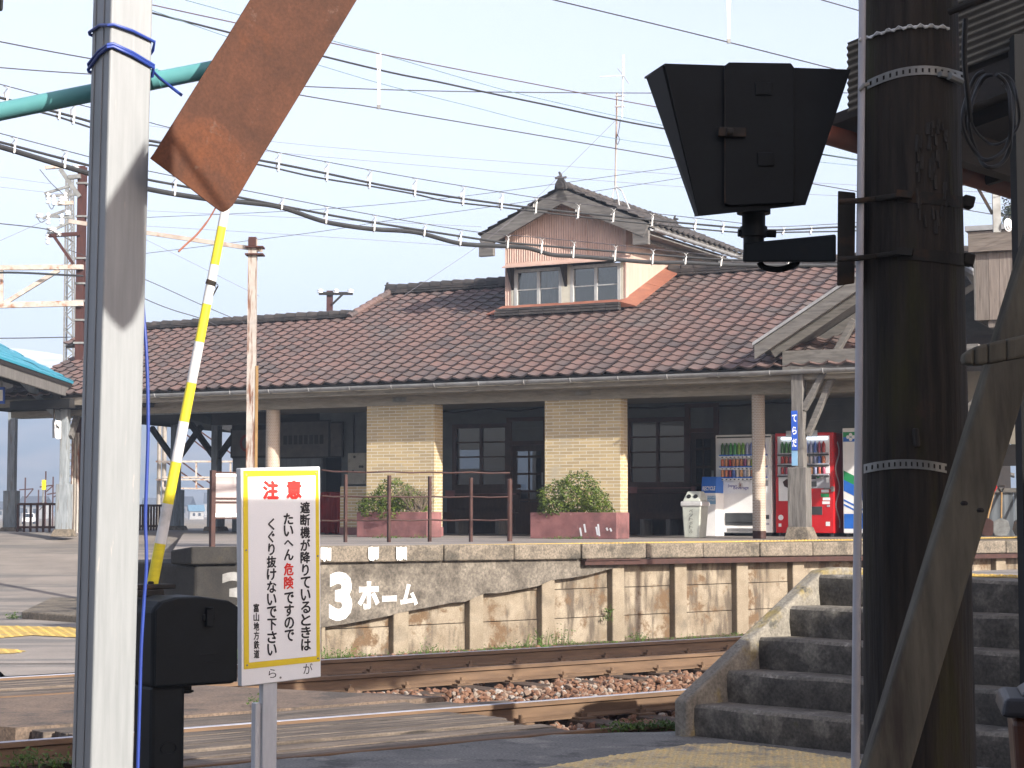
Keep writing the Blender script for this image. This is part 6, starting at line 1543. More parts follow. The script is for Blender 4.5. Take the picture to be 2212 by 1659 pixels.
mb = MB(Fp); mb.beam((fx(1742), .1, fz(940)), (fx(1802), .1, fz(804)), .09, .15, up=(0, 1, 0)); mb.build('short_brace', m_wood_grey_x, ps, bevel=.006)
e0 = (fx(1650), fz(752, 1650)); e1 = (fx(2000), fz(522, 2000)); e2 = (fx(2360), fz(760, 2360))
def roofseg(p, q, nm):
    mb = MB(Fp); mb.hexa([(p[0], -.55, p[1]), (q[0], -.55, q[1]), (q[0], 5, q[1]), (p[0], 5, p[1]), (p[0], -.55, p[1] + .05), (q[0], -.55, q[1] + .05), (q[0], 5, q[1] + .05), (p[0], 5, p[1] + .05)]); mb.build(nm, m_gutter, ps)
    mb = MB(Fp); mb.hexa([(p[0] + .02, -.52, p[1] - .22), (q[0], -.52, q[1] - .22), (q[0], -.46, q[1] - .22), (p[0] + .02, -.46, p[1] - .22), (p[0] + .02, -.52, p[1] - .003), (q[0], -.52, q[1] - .003), (q[0], -.46, q[1] - .003), (p[0] + .02, -.46, p[1] - .003)]); mb.build('bargeboard', m_wood_grey_x, ps, bevel=.006)
    mb = MB(Fp); dx, dz = q[0] - p[0], q[1] - p[1]
    for b_ in (.0, 1.2, 2.4, 3.6): mb.beam((p[0] + .2 * dx / 3, b_, p[1] + .2 * dz / 3 - .2), (q[0], b_, q[1] - .2), .1, .16)
    mb.build('rafter', m_wood_grey_x, ps)
    mb = MB(Fp); mb.hexa([(p[0], -.5, p[1] - .08), (q[0], -.5, q[1] - .08), (q[0], 5, q[1] - .08), (p[0], 5, p[1] - .08), (p[0], -.5, p[1] - .01), (q[0], -.5, q[1] - .01), (q[0], 5, q[1] - .01), (p[0], 5, p[1] - .01)]); mb.build('roof_lining', m_wood_grey, ps)
roofseg(e0, e1, 'roof_sheet')
mb = MB(Fp); mb.box(fx(1990), fx(2030), -.1, .14, P, fz(560)); mb.build('shelter_post', m_wood_grey, ps)
ns = thing('station_name_sign', 'narrow blue vertical station name sign in white kana on the shelter post', 'sign', Fp(fx(1721), -.13, fz(1007)), Fp.ang)
mb = MB(Fp); mb.box(fx(1715), fx(1728), -.125, -.112, fz(973), fz(888)); nsb = mb.build('blue_plate', m_tinblue, ns)
mb = MB(Fp); mb.box(fx(1715), fx(1727.4), -.124, -.112, fz(1006), fz(974)); mb.build('white_plate', m_lightblue, ns)
mb = MB()
for ch, v0, v1 in (('て', 896, 912), ('ら', 922, 939), ('だ', 948, 966)): text_mb(mb, ch, (Fp(fx(1717), -.1265, fz(v1)), Fp(fx(1726.5), -.1265, fz(v1)), Fp(fx(1717), -.1265, fz(v0))), bold=.03)
mb.build('white_kana', m_signwhite, nsb, root=ns, fix=False)

# ---- right edge: timber cabin, board fence, shed and shovels
hb_ = py(2108, 600, 30.0); Fh = Frame((hb_.x, hb_.y), R(-24))
def hx(u): return Fh.px(u, 600)[0]
def hz_(v, u=2108): return Fh.px(u, v)[1]
ct = thing('timber_cabin', 'raised silvered plank cabin on the platform, right of the dark pole', 'cabin', (hb_.x, hb_.y, P), Fh.ang)
random.seed(6); mb = MB(Fh); x = 0.0; z0_, z1_ = hz_(692), hz_(543)
while x < 2.6:
    w_ = random.uniform(.17, .22); o = random.uniform(-.006, .006); mb.box(x, x + w_ - .006, o, .04 + o, z0_ + random.uniform(-.01, .01), z1_ + .02, at=random.random()); x += w_
mb.build('plank_front', m_wood_hut, ct)
mb = MB(Fh); mb.box(-.03, 0, -.02, 2.0, z0_ - .0, z1_ + .1); mb.box(2.6, 2.64, 0, 2.0, z0_, z1_ + .1); mb.box(0, 2.6, 1.96, 2.0, z0_, z1_); mb.box(-.0, 2.6, .04, 1.96, z0_ + .02, z0_ + .06); mb.build('plank_side', m_wood_grey, ct)
mb = MB(Fh); mb.box(-.1, 2.7, -.10, -.04, hz_(546), hz_(502)); mb.box(-.10, -.06, -.04, 2.1, hz_(546), hz_(502)); mb.build('cabin_fascia', m_wood_hut_x, ct, bevel=.006)
mb = MB(Fh); mb.box(-.14, 2.75, -.14, 2.15, hz_(501), hz_(490)); mb.build('cabin_cap', m_gutter, ct, bevel=.004)
mb = MB(Fh); mb.box(.18, .44, .05, .2, hz_(708), hz_(693)); mb.build('bracket_block', m_wood_hut, ct)
mb = MB(Fh); mb.box(-.5, 3, .3, .5, hz_(752), hz_(720)); mb.box(-.5, 3, 1.5, 1.7, hz_(770), hz_(735)); mb.build('carrier_beam', m_wood_dk, ct)
for x in (-.45, 2.9):
    mb = MB(Fh); mb.box(x, x + .18, .3, .5, P, hz_(722)); mb.build('carrier_post', m_wood_grey, ct)
mb = MB(Fh); mb.beam((-.4, .4, hz_(905)), (.6, .4, hz_(765)), .1, .12); mb.build('carrier_brace', m_wood_grey_x, ct)
mb = MB(Fh); mb.box(-.6, 3.2, 2.2, 2.24, hz_(850), hz_(780)); mb.box(-.6, 3.2, 2.19, 2.25, hz_(950), hz_(870)); mb.build('cream_panel', m_soffit, ct)
mb = MB(Fh); mb.box(-.6, 3.2, 2.1, 2.3, hz_(1000), hz_(952)); mb.build('dark_panel', m_wood_dk, ct)
fb_ = py(2090, 1160, 33.5); fp0 = pz(2090, 1157, P); Ff = Frame((fp0.x, fp0.y), R(-20))
fc = thing('board_fence', 'grey vertical board fence behind the shovels at the right edge', 'fence', (fp0.x + 1, fp0.y, P), Ff.ang)
zf1 = Ff.px(2130, 1058)[1]
mb = MB(Ff); x = -.6
while x < 2.6: mb.box(x, x + .175, .0, .02, P, zf1 - .05); x += .18
mb.build('fence_boards', m_greycloth, fc)
mb = MB(Ff); mb.box(-.6, 2.6, -.04, .06, zf1 - .05, zf1 + .03); mb.build('top_rail', m_wood_grey_x, fc)
def shovel(u, lab, blade_m, hdl_m, lean, scoop):
    s = Ff.px(u, 1120)[0]; t = thing('shovel', lab, 'shovel', Ff(s, -.25, P), Ff.ang, 'shovels leaning on the board fence')
    top = (s + lean, -.04, Ff.px(u, 1064)[1]); mid = (s, -.2, P + .32)
    mb = MB(Ff); mb.tube([mid, top], .017, 8); mb.build('shaft', m_shaft, t, smooth=True)
    mb = MB(Ff); tp_ = Vector(top); mb.tube([tp_, tp_ + Vector((-.05, 0, .09)), tp_ + Vector((-.055, 0, .12)), tp_ + Vector((.055, 0, .12)), tp_ + Vector((.05, 0, .09)), tp_], .012, 6); mb.build('grip', hdl_m, t, smooth=True)
    mb = MB(Ff); k = scoop; bl = [(s - .10 * k, -.23, P + .27), (s - .13 * k, -.27, P + .12), (s - .08 * k, -.3, P + .01), (s, -.31, P), (s + .08 * k, -.3, P + .01), (s + .13 * k, -.27, P + .12), (s + .10 * k, -.23, P + .27), (s, -.19, P + .33)]
    mb.prism(bl, (0, .012, 0)); mb.build('blade', blade_m, t)
shovel(2136, 'shovel with a red grip leaning on the board fence, nearest the brace', m_ironbrown, m_vred, .10, 1.0)
shovel(2165, 'shovel with a broad pale blade, middle one on the board fence', m_galv, m_blackrust, .0, 1.25)
shovel(2205, 'shovel with a dark square blade at the right frame edge', m_blackrust, m_blackrust, .0, 1.0)
spt = pz(2110, 1140, P); Fs2 = Frame((spt.x, spt.y + 6), R(-15))
sd = thing('plank_shed', 'small grey plank shed with a slanting roof beyond the board fence', 'shed', (spt.x, spt.y + 6, P), Fs2.ang)
xs = lambda u: Fs2.px(u, 1040)[0]; zs_ = lambda v: Fs2.px(2150, v)[1]
mb = MB(Fs2); mb.hexa([(xs(2085), 0, P), (xs(2179), 0, P), (xs(2179), 3, P), (xs(2085), 3, P), (xs(2085), 0, zs_(1001)), (xs(2179), 0, zs_(1026)), (xs(2179), 3, zs_(1026)), (xs(2085), 3, zs_(1001))]); mb.build('shed_wall', m_greycloth, sd)
mb = MB(Fs2); mb.hexa([(xs(2080), -.2, zs_(1001)), (xs(2192), -.2, zs_(1029)), (xs(2192), 3.2, zs_(1029)), (xs(2080), 3.2, zs_(1001)), (xs(2080), -.2, zs_(997)), (xs(2192), -.2, zs_(1023)), (xs(2192), 3.2, zs_(1023)), (xs(2080), 3.2, zs_(997))]); mb.build('shed_roof', m_wood_grey_x, sd)
# ================================================================== left platform canopy with teal roof
ZC = 4.09
def CE(y, w=0, h=0): return Vector((-8.80 - .04 * (y - 34) - w, y, ZC + .5 * w + h))
Y0c, Y1c = 25.0, 38.6
lc = thing('platform_canopy', 'timber platform canopy with teal corrugated roof at the left edge', 'canopy', (-9.5, 36.8, P))
mb = MB(); random.seed(31)
wd = 2.75; rows = 9
for j in range(rows):
    w0, w1 = wd * j / rows, wd * (j + 1) / rows + .04; y = Y0c
    while y < Y1c:
        e = min(y + 1.8, Y1c + random.uniform(-.25, .05)); o = random.uniform(-.004, .012)
        n_ = 4
        for k in range(n_):
            a0, a1 = w0 + (w1 - w0) * k / n_, w0 + (w1 - w0) * (k + 1) / n_
            f0, f1 = .02 * math.sin(math.pi * k / n_) + .022 * (1 - k / n_), .02 * math.sin(math.pi * (k + 1) / n_) + .022 * (1 - (k + 1) / n_)
            mb.quad(CE(y, a0, f0 + o), CE(e, a0, f0 + o), CE(e, a1, f1 + o), CE(y, a1, f1 + o))
        mb.quad(CE(y, w0, -.015), CE(e, w0, -.015), CE(e, w0, .022 + o), CE(y, w0, .022 + o)); y = e + .004
mb.build('teal_roof', m_tealroof, lc, fix=False)
mb = MB(); a, b = Y0c, Y1c
mb.hexa([CE(a, .0, -.10), CE(b, .0, -.10), CE(b, wd, -.10), CE(a, wd, -.10), CE(a, .0, -.03), CE(b, .0, -.03), CE(b, wd, -.03), CE(a, wd, -.03)]); mb.build('roof_lining', m_wood_dk, lc)
mb = MB(); mb.hexa([CE(a, wd + 2.6, -2.5), CE(b, wd + 2.6, -2.5), CE(b, wd, -.05), CE(a, wd, -.05), CE(a, wd + 2.6, -2.44), CE(b, wd + 2.6, -2.44), CE(b, wd, .0), CE(a, wd, .0)]); mb.build('roof_back_slope', m_tealroof, lc)
def off(y, w, z): p = CE(y, w); return Vector((p.x, p.y, z))
mb = MB(); mb.hexa([off(a, .02, ZC - .30), off(b, .02, ZC - .30), off(b, .08, ZC - .30), off(a, .08, ZC - .30), off(a, .02, ZC - .02), off(b, .02, ZC - .02), off(b, .08, ZC + .0), off(a, .08, ZC + .0)]); mb.build('eave_board', m_wood_grey, lc, bevel=.006)
mb = MB(); mb.tube([off(b - .3, -.06, ZC - .10), off(b + .25, -.06, ZC - .10)], .06, 10); mb.tube([off(b - .05, -.04, ZC - .16), off(b - .05, .02, ZC - .4)], .04, 8); mb.build('canopy_gutter', m_gutter, lc)
def cpost(px0, px1, vtop, cx0, cx1, vc, vb, Y, foot=None):
    X_ = lambda u: (u - 1106) / FPX * Y
    zz = lambda v: z_at(v, Y); w_ = (X_(px1) - X_(px0)) / 2; c = (X_(px0) + X_(px1)) / 2; d = (X_(cx1) - X_(cx0)) / 2
    F_ = Frame((c, Y), R(-8)); k = w_ * .9
    mb = MB(F_); mb.box(-k, k, -k, k, zz(vc) - .02, zz(vtop)); p = mb.build('canopy_post', m_wood_blue, lc, bevel=.008)
    mb = MB(F_); k = d * .88; mb.box(-k, k, -k, k, P, zz(vc)); mb.build('post_casing', m_wood_blue, p, root=lc, bevel=.01)
    k = d * 1.4; mb = MB(F_); mb.hexa([(-k, -k, P - .06), (k, -k, P - .06), (k, k, P - .06), (-k, k, P - .06), (-k * .75, -k * .75, P + .09), (k * .75, -k * .75, P + .09), (k * .75, k * .75, P + .09), (-k * .75, k * .75, P + .09)]); mb.build('post_footing', m_kerb, p, root=lc, bevel=.02)
    return F_, zz
FA, zA = cpost(18, 36, 770, 7, 38, 1060, 1146, 41.5)
FBp, zB = cpost(131, 150, 868, 122, 154, 1046, 1152, 37.4)
def cbeam(p, q, w_, h_, nm, mat=None): mb = MB(); mb.beam(p, q, w_, h_); mb.build(nm, mat or m_wood_grey_x, lc, bevel=.006)
cbeam(py(122, 848, 37.2), py(185, 868, 38.3), .16, .30, 'beam_end'); cbeam(py(131, 850, 37.4), py(-60, 790, 38.5), .15, .22, 'cross_beam', m_wood_dk)
cbeam(py(134, 905, 37.4), py(30, 800, 37.6), .10, .17, 'brace', m_wood_blue)
cbeam(py(152, 945, 37.4), py(176, 872, 37.9), .09, .14, 'brace'); cbeam(py(30, 885, 41.5), py(72, 835, 41.5), .12, .16, 'brace', m_wood_dk); cbeam(py(24, 885, 41.5), py(-4, 800, 41.5), .12, .18, 'brace', m_wood_dk)
cbeam(py(-40, 800, 41.5), py(140, 858, 41.3), .2, .5, 'rear_beam', m_blackceil)
for u, m in ((157, m_postrust), (163, m_concpole), (169, m_postrust)):
    mb = MB(); b_ = pz(u, 1150, P); b_.y = 38.2; b_.x = (u - 1106) / FPX * 38.2; mb.tube([Vector((b_.x, b_.y, P)), Vector((b_.x, b_.y, z_at(935, 38.2)))], .026, 8); mb.build('service_pipe', m, lc, smooth=True)
# sign and repeater hanging from it
t = thing('platform_number_sign', 'blue platform number sign with a white figure 1 at the left frame edge', 'sign', py(-10, 855, 36.0))
mb = MB(); A_, B_ = py(-34, 872, 36.0), py(9.5, 872, 36.0); C_ = py(-34, 836, 36.0)
mb.hexa([A_, B_, B_ + Vector((0, .06, 0)), A_ + Vector((0, .06, 0)), C_, C_ + (B_ - A_), C_ + (B_ - A_) + Vector((0, .06, 0)), C_ + Vector((0, .06, 0))]); q = mb.build('sign_plate', m_tinblue, t, bevel=.004)
mb = MB(); o_ = Vector((0, -.003, 0)); text_mb(mb, '1', (py(-3, 866, 36) + o_, py(6, 866, 36) + o_, py(-3, 842, 36) + o_), bold=.03); mb.build('figure', m_signwhite, q, root=t, fix=False)
mb = MB()
for u in (-28, 4): mb.tube([py(u, 836, 36.03), py(u, 806, 36.03)], .008, 5)
mb.build('hanger_rod', m_blackrust, t)
t = thing('departure_indicator', 'small white indicator lamp with two slanted strokes hanging by the canopy post', 'signal', py(122, 925, 37.0))
mb = MB(); mb.hexa([py(113, 946, 37.1), py(120, 946, 37.0), py(120, 946, 37.2), py(113, 946, 37.3), py(113, 908, 37.1), py(120, 908, 37.0), py(120, 908, 37.2), py(113, 908, 37.3)]); mb.build('lamp_case', m_vgrey, t)
mb = MB(); mb.prism([py(u, v, 36.98) for u, v in ((119, 908), (131, 909), (131, 948), (122, 949), (118, 944), (117, 914))], (0, .05, 0)); f_ = mb.build('lamp_face', m_signwhite, t, bevel=.012)
mb = MB(); mb.beam(py(121, 916, 36.96), py(129, 925, 36.96), .02, .01); mb.beam(py(121, 922, 36.96), py(129, 922, 36.96), .02, .01); mb.build('lamp_strokes', m_vdark, f_, root=t)
mb = MB(); mb.tube([py(117, 908, 37.1), py(117, 868, 37.1)], .02, 6); mb.build('hanger_rod', m_blackrust, t)
# iron fences at the far side of the left platform
def ironfence(label, u0, u1, vtop, vb, n_, post_n):
    a, b = pz(u0, vb, P), pz(u1, vb, P); t = thing('iron_fence', label, 'fence', (a + b) / 2, 0, 'brown iron fences on the far platform edge')
    zt_ = z_at(vtop, (a.y + b.y) / 2)
    for i in range(n_ + 1):
        p = a.lerp(b, i / n_); k = .022
        mb = MB(); mb.box(p.x - k, p.x + k, p.y - k, p.y + k, P - .03, zt_); mb.build('bar', m_ironbrown, t)
    for z in (zt_, P + .10):
        mb = MB(); mb.beam(Vector((a.x, a.y, z)), Vector((b.x, b.y, z)), .045, .05); mb.build('rail', m_ironbrown, t)
ironfence('brown iron bar fence between the two canopy posts at left', 38, 121, 1089, 1149, 6, 3)
ironfence('brown iron bar fence right of the grey square post', 296, 350, 1092, 1146, 9, 3)

# ================================================================== masts, gantries, poles
m1Y = 39.6
def mx(u, Y): return (u - 1106) / FPX * Y
t = thing('catenary_mast', 'oxide red steel catenary mast with white insulators, left of the grey post', 'mast', (mx(166, m1Y), m1Y, P))
mb = MB(); x0_, x1_ = mx(158, m1Y), mx(175, m1Y)
mb.box(x0_, x1_, m1Y, m1Y + .012, P - .2, z_at(352, m1Y)); mb.box(x0_, x1_, m1Y + .17, m1Y + .182, P - .2, z_at(352, m1Y)); mb.box((x0_ + x1_) / 2 - .01, (x0_ + x1_) / 2 + .01, m1Y + .012, m1Y + .17, P - .2, z_at(352, m1Y)); mb.build('mast_column', m_mastrust, t)
for v in (390, 463, 648, 690, 740, 790, 555, 610):
    mb = MB(); mb.box(x0_ - .03, x1_ + .03, m1Y - .02, m1Y + .2, z_at(v + 2, m1Y), z_at(v - 2, m1Y)); mb.build('band', m_galv, t)
def mbeam(u0, v0, u1, v1, w_, h_, m, nm, Ya=m1Y - .05, Yb=None): mb = MB(); mb.beam(py(u0, v0, Ya), py(u1, v1, Yb or Ya), w_, h_); return mb.build(nm, m, t)
mbeam(104, 509, 172, 505, .08, .08, m_mastrust, 'bracket_arm'); mbeam(117, 511, 158, 570, .06, .06, m_mastrust, 'bracket_strut')
mbeam(98, 362, 132, 360, .09, .07, m_mastpale, 'cross_arm'); mbeam(130, 365, 172, 425, .07, .09, m_galv, 'knee_brace'); mbeam(148, 383, 174, 381, .1, .09, m_galv, 'cap_bracket')
mbeam(96, 418, 150, 402, .05, .05, m_galv, 'cross_arm'); mbeam(98, 424, 170, 420, .05, .05, m_galv, 'cross_arm'); mbeam(124, 440, 158, 438, .09, .08, m_mastpale, 'cross_arm')
mbeam(92, 472, 140, 455, .05, .05, m_galv, 'cross_arm'); mbeam(100, 466, 158, 470, .05, .06, m_galv, 'cross_arm'); mbeam(118, 495, 156, 478, .05, .05, m_galv, 'cross_arm'); mbeam(128, 440, 150, 410, .04, .04, m_galv, 'stay')
def insul(u, v, hpx, r, Y=m1Y - .06, n_=3, nm='insulator', tt=None):
    mb = MB(); c = py(u, v, Y); h = hpx / FPX * Y; prof = []
    for k in range(n_): prof += [(r * .55, h * k / n_), (r, h * (k + .2) / n_), (r, h * (k + .55) / n_), (r * .55, h * (k + .7) / n_)]
    prof.append((r * .4, h)); mb.lathe(c - Vector((0, 0, h / 2)), prof, 10); mb.build(nm, m_white, tt or t, smooth=True)
for u, v, h, r in ((104, 428, 26, .05), (116, 432, 24, .045), (141, 425, 20, .05), (133, 433, 18, .08), (104, 472, 26, .05), (133, 474, 24, .05), (112, 497, 12, .11), (103, 515, 26, .05), (85, 466, 10, .08), (146, 460, 10, .07), (128, 506, 10, .06), (163, 362, 14, .08)): insul(u, v, h, r)
for pts in ([(105, 442), (112, 452), (118, 441)], [(78, 465), (88, 480), (98, 476)], [(100, 494), (125, 505), (158, 522)], [(86, 366), (110, 395), (135, 418)]):
    mb = MB(); mb.tube(smooth_pts([py(u, v, m1Y - .1) for u, v in pts]), .009, 5); mb.build('jumper', m_wire, t)
# gantry beam running left from the mast
t = thing('gantry_truss', 'pale rust-flecked gantry truss running out of the left frame edge', 'gantry', (mx(80, m1Y), m1Y, P))
mbeam(-60, 579, 180, 577, .12, .10, m_mastpale, 'top_chord'); mbeam(-60, 661, 180, 655, .10, .12, m_mastpale, 'bottom_chord'); mbeam(10, 655, 128, 583, .07, .09, m_mastpale, 'diagonal'); mbeam(4, 660, 4, 580, .06, .06, m_mastpale, 'upright')
mb = MB(); mb.tube(smooth_pts([py(-40, 589, m1Y - .3), py(40, 589, m1Y - .3), py(120, 593, m1Y - .25), py(180, 596, m1Y - .2)]), .025, 6); mb.build('gantry_cable', m_cable, t)
# lattice tower behind it
LY = 82.0; t = thing('lattice_tower', 'slender pale grey lattice tower behind the red mast', 'tower', (mx(150, LY), LY, -.3))
lv0, lv1 = 1140, 385; wl_ = lambda v: (4.5 + (v - 385) * .011)
legs = []
for sx in (-1, 1):
    for sy in (-1, 1):
        mb = MB(); c = lambda v: py(150.5 + sx * wl_(v) * 1.15, v, LY) + Vector((0, sy * .22, 0)); mb.beam(c(lv0), c(lv1), .07, .07); mb.build('leg', m_galv, t)
for f in (0, 1):
    mb = MB(); v = 390.0; k = 0
    while v < 1100:
        v2 = v + 17; s_ = 1 if k % 2 else -1
        mb.beam(py(150.5 - s_ * wl_(v) * 1.15, v, LY) + Vector((0, (.22 if f else -.22), 0)), py(150.5 + s_ * wl_(v2) * 1.15, v2, LY) + Vector((0, (.22 if f else -.22), 0)), .04, .04); v = v2; k += 1
    mb.build('lattice', m_galv, t)
t = None
# flaking white post with a beam, on the platform
pY = 24.6; t = thing('flaking_post', 'thin flaking white and rust steel post with a top clamp, above the caution sign', 'post', (mx(540, pY), pY, P))
mb = MB(); xa, xb = mx(531.5, pY), mx(550, pY); mb.box(xa, xb, pY, pY + .012, P - .1, z_at(512, pY)); mb.box(xa, xa + .012, pY + .012, pY + .11, P - .1, z_at(512, pY)); mb.box(xb - .012, xb, pY + .012, pY + .11, P - .1, z_at(512, pY)); mb.build('post_shaft', m_postrust, t)
mb = MB(); mb.box(mx(550.5, pY), mx(556, pY), pY - .01, pY + .03, P, z_at(790, pY)); mb.build('timber_strip', m_shaft, t)
mb = MB(); mb.box(mx(533, pY), mx(549, pY), pY - .03, pY + .13, z_at(528, pY), z_at(509, pY)); mb.build('post_cap', m_mastrust, t)
for v in (530, 546): mb = MB(); mb.box(mx(526, pY), mx(565, pY), pY - .05, pY + .16, z_at(v + 2.5, pY), z_at(v - 1, pY)); mb.build('clamp', m_mastrust, t)
mb = MB(); mb.beam(py(566, 540, pY + .05), py(150, 478, pY + .6), .06, .055); mb.build('white_beam', m_mastpale, t)
# telegraph pole beyond the roof
tY = 58.0; t = thing('telegraph_pole', 'dark telegraph pole with three white insulators behind the station roof', 'pole', (mx(709, tY), tY, -.3))
mb = MB(); mb.box(mx(703, tY), mx(716, tY), tY, tY + .18, -.3, z_at(626, tY)); mb.build('pole_shaft', m_mastrust, t)
mb = MB(); mb.beam(py(689, 634, tY - .05), py(762, 634, tY - .05), .1, .09); mb.build('cross_arm', m_wood_dk, t)
mb = MB(); mb.beam(py(718, 657, tY - .05), py(740, 636, tY - .05), .06, .06); mb.build('arm_brace', m_wood_dk, t)
for u in (692, 726, 757): insul(u, 629, 9, .1, tY - .05, 2, tt=t)
# far gantries seen through the open wing
def gant(label, Y, posts, chords, diags, ups, m=m_mastpale):
    t = thing('far_gantry', label, 'gantry', py(posts[0][0], 1118, Y) if posts else py(chords[0][0], 1118, Y))
    t.location.z = -.3; WM[t.name] = Matrix.Translation(t.location)
    for u, v, w_, mm in posts: mb = MB(); k = w_ / FPX * Y / 2; x = mx(u, Y); mb.tube([(x, Y, -.3), (x, Y, z_at(v, Y))], k, 8); mb.build('gantry_post', mm, t, smooth=True)
    for u0, v0, u1, v1, h in chords: mb = MB(); mb.beam(py(u0, v0, Y - .3), py(u1, v1, Y - .3), .12, h / FPX * Y); mb.build('chord', m, t)
    for u0, v0, u1, v1 in diags: mb = MB(); mb.beam(py(u0, v0, Y - .28), py(u1, v1, Y - .28), .05, .05); mb.build('diagonal', m_mastrust if m is m_mastpale else m, t)
    for u, v0, v1 in ups: mb = MB(); mb.beam(py(u, v0, Y - .28), py(u, v1, Y - .28), .06, .06); mb.build('upright', m, t)
gant('pale gantry with two truss chords seen through the open wing of the station', 66, [(344, 900, 9, m_concpole), (355, 900, 10, m_concpole)], [(337, 997, 560, 997, 4), (350, 1031, 560, 1031, 3.5), (337, 1036, 560, 1036, 3.5), (352, 1054, 560, 1058, 3.5)], [(360, 905, 480, 1000), (358, 997, 440, 1054), (392, 997, 470, 1056), (430, 930, 500, 980), (476, 1032, 500, 1058), (360, 1034, 380, 1054)], [(352, 1031, 1055), (388, 1031, 1055), (424, 997, 1055), (462, 997, 1055), (498, 997, 1055)])
for k, (u, vt_, Y) in enumerate(((56, 1032, 95), (85, 1058, 130), (100, 1018, 90), (116, 1030, 96))):
    t = thing('far_mast', ('thin brown mast farthest left beyond the iron fence', 'short thin brown mast behind the yellow board', 'tall thin brown mast just right of the yellow board', 'thin brown mast beside the near canopy post')[k], 'mast', (mx(u, Y), Y, -.3), 0, 'thin brown masts beyond the fence')
    mb = MB(); w_ = 2.4 / FPX * Y / 2; mb.box(mx(u, Y) - w_, mx(u, Y) + w_, Y - w_, Y + w_, -.3, z_at(vt_, Y)); mb.build('mast_column', m_mastrust, t)
    mb = MB(); mb.beam(py(u - 14, vt_ + 26 + 4 * k, Y), py(u + 16, vt_ + 24 + 3 * k, Y), .05, .06); mb.build('cross_arm', m_mastrust, t)
    mb = MB(); mb.beam(py(u, vt_ + 44, Y), py(u + 16, vt_ + 24 + 3 * k, Y), .04, .05); mb.build('strut', m_mastrust, t)
yb = 62.0; t = thing('yellow_board', 'small yellow lineside board on a thin grey post beyond the iron fence', 'sign', (mx(94, yb), yb, -.3))
mb = MB(); mb.tube([(mx(95, yb), yb, -.3), (mx(95, yb), yb, z_at(1040, yb))], .03, 6); mb.build('board_post', m_galv, t)
mb = MB(); mb.box(mx(92.5, yb), mx(101, yb), yb - .04, yb - .02, z_at(1058, yb), z_at(1037, yb)); mb.build('board_plate', m_yellow, t)
# catenary bracket at right
gY = 21.0; t = thing('catenary_bracket', 'grey steel catenary bracket with a disc insulator above the timber cabin', 'bracket', (mx(2150, gY), gY, P))
def gb_(u0, v0, u1, v1, w_, h_, m, nm, dy=0): mb = MB(); mb.beam(py(u0, v0, gY + dy), py(u1, v1, gY + dy), w_, h_); mb.build(nm, m, t)
gb_(1990, 413, 2230, 370, .05, .042, m_galv, 'top_arm'); gb_(2151, 392, 2154, 502, .03, .09, m_galv, 'drop_post', -.03); gb_(2110, 402, 2150, 397, .03, .05, m_steelw, 'gusset', -.05); gb_(2112, 405, 2144, 462, .025, .03, m_blackrust, 'strut', -.02)
mb = MB(); c = py(2177, 486, gY - .05)
for k, r in enumerate((.075, .06, .045)): mb.tube([c + Vector((.0 + .012 * k, -.015 * k, 0)), c + Vector((.006 + .012 * k, -.008 - .015 * k, 0))], r, 18)
mb.build('disc_insulator', m_signwhite, t, smooth=True); gb_(2180, 486, 2235, 472, .015, .015, m_blackrust, 'tie_rod', -.05)
mb = MB(); mb.box(mx(2236, gY), mx(2246, gY), gY, gY + .1, -.3, z_at(300, gY)); mb.build('mast_column', m_mastrust, t)
# roof aerial
ay = None
for k in range(60):
    b = DF + k * .08; p = FB(rs, b, zr_ + .2); d = p - CAMP; dep = d.y * math.cos(PITCH) + d.z * math.sin(PITCH)
    if 1106 + FPX * d.x / dep > 1331: ay = p.y; ab = b; break
t = thing('roof_aerial', 'thin television aerial on a tripod stand on the turret roof', 'aerial', FB(rs, ab, zr_ + .15))
def at_(nm, pts, r, m=m_steelw): mb = MB(); mb.tube([py(u, v, ay + dy) for u, v, dy in pts], r, 6); mb.build(nm, m, t)
at_('mast_pipe', [(1329, 404, 0), (1333, 200, 0)], .022, m_postrust); at_('upper_pipe', [(1343, 255, -.05), (1347, 120, -.05)], .016); at_('clamp', [(1329, 207, 0), (1349, 207, -.05)], .02); at_('clamp', [(1328, 230, 0), (1349, 230, -.05)], .02)
for pts in ([(1329, 402, 0), (1324, 418, -.1), (1320, 440, -.25)], [(1329, 402, 0), (1335, 425, -.3), (1338, 447, -.6)], [(1329, 402, 0), (1343, 412, -.2), (1360, 452, -.7)]): at_('tripod_leg', pts, .016)
at_('tripod_tie', [(1322, 438, -.25), (1338, 446, -.6), (1359, 451, -.7)], .012)
at_('element', [(1296, 166, -.2), (1347, 163, -.05)], .01); at_('element', [(1335, 148, .3), (1347, 163, -.05), (1358, 180, -.4)], .01); at_('element', [(1344, 163, -.05), (1345, 118, -.05), (1348, 118, -.05), (1348, 163, -.05)], .008)
mb = MB(); mb.tube(smooth_pts([py(1340, 258, ay - .05), py(1336, 285, ay - .03), py(1331, 302, ay - .02), py(1334, 312, ay - .02), py(1338, 300, ay - .02), py(1333, 290, ay - .02)]), .008, 5); mb.build('aerial_lead', m_wire, t)

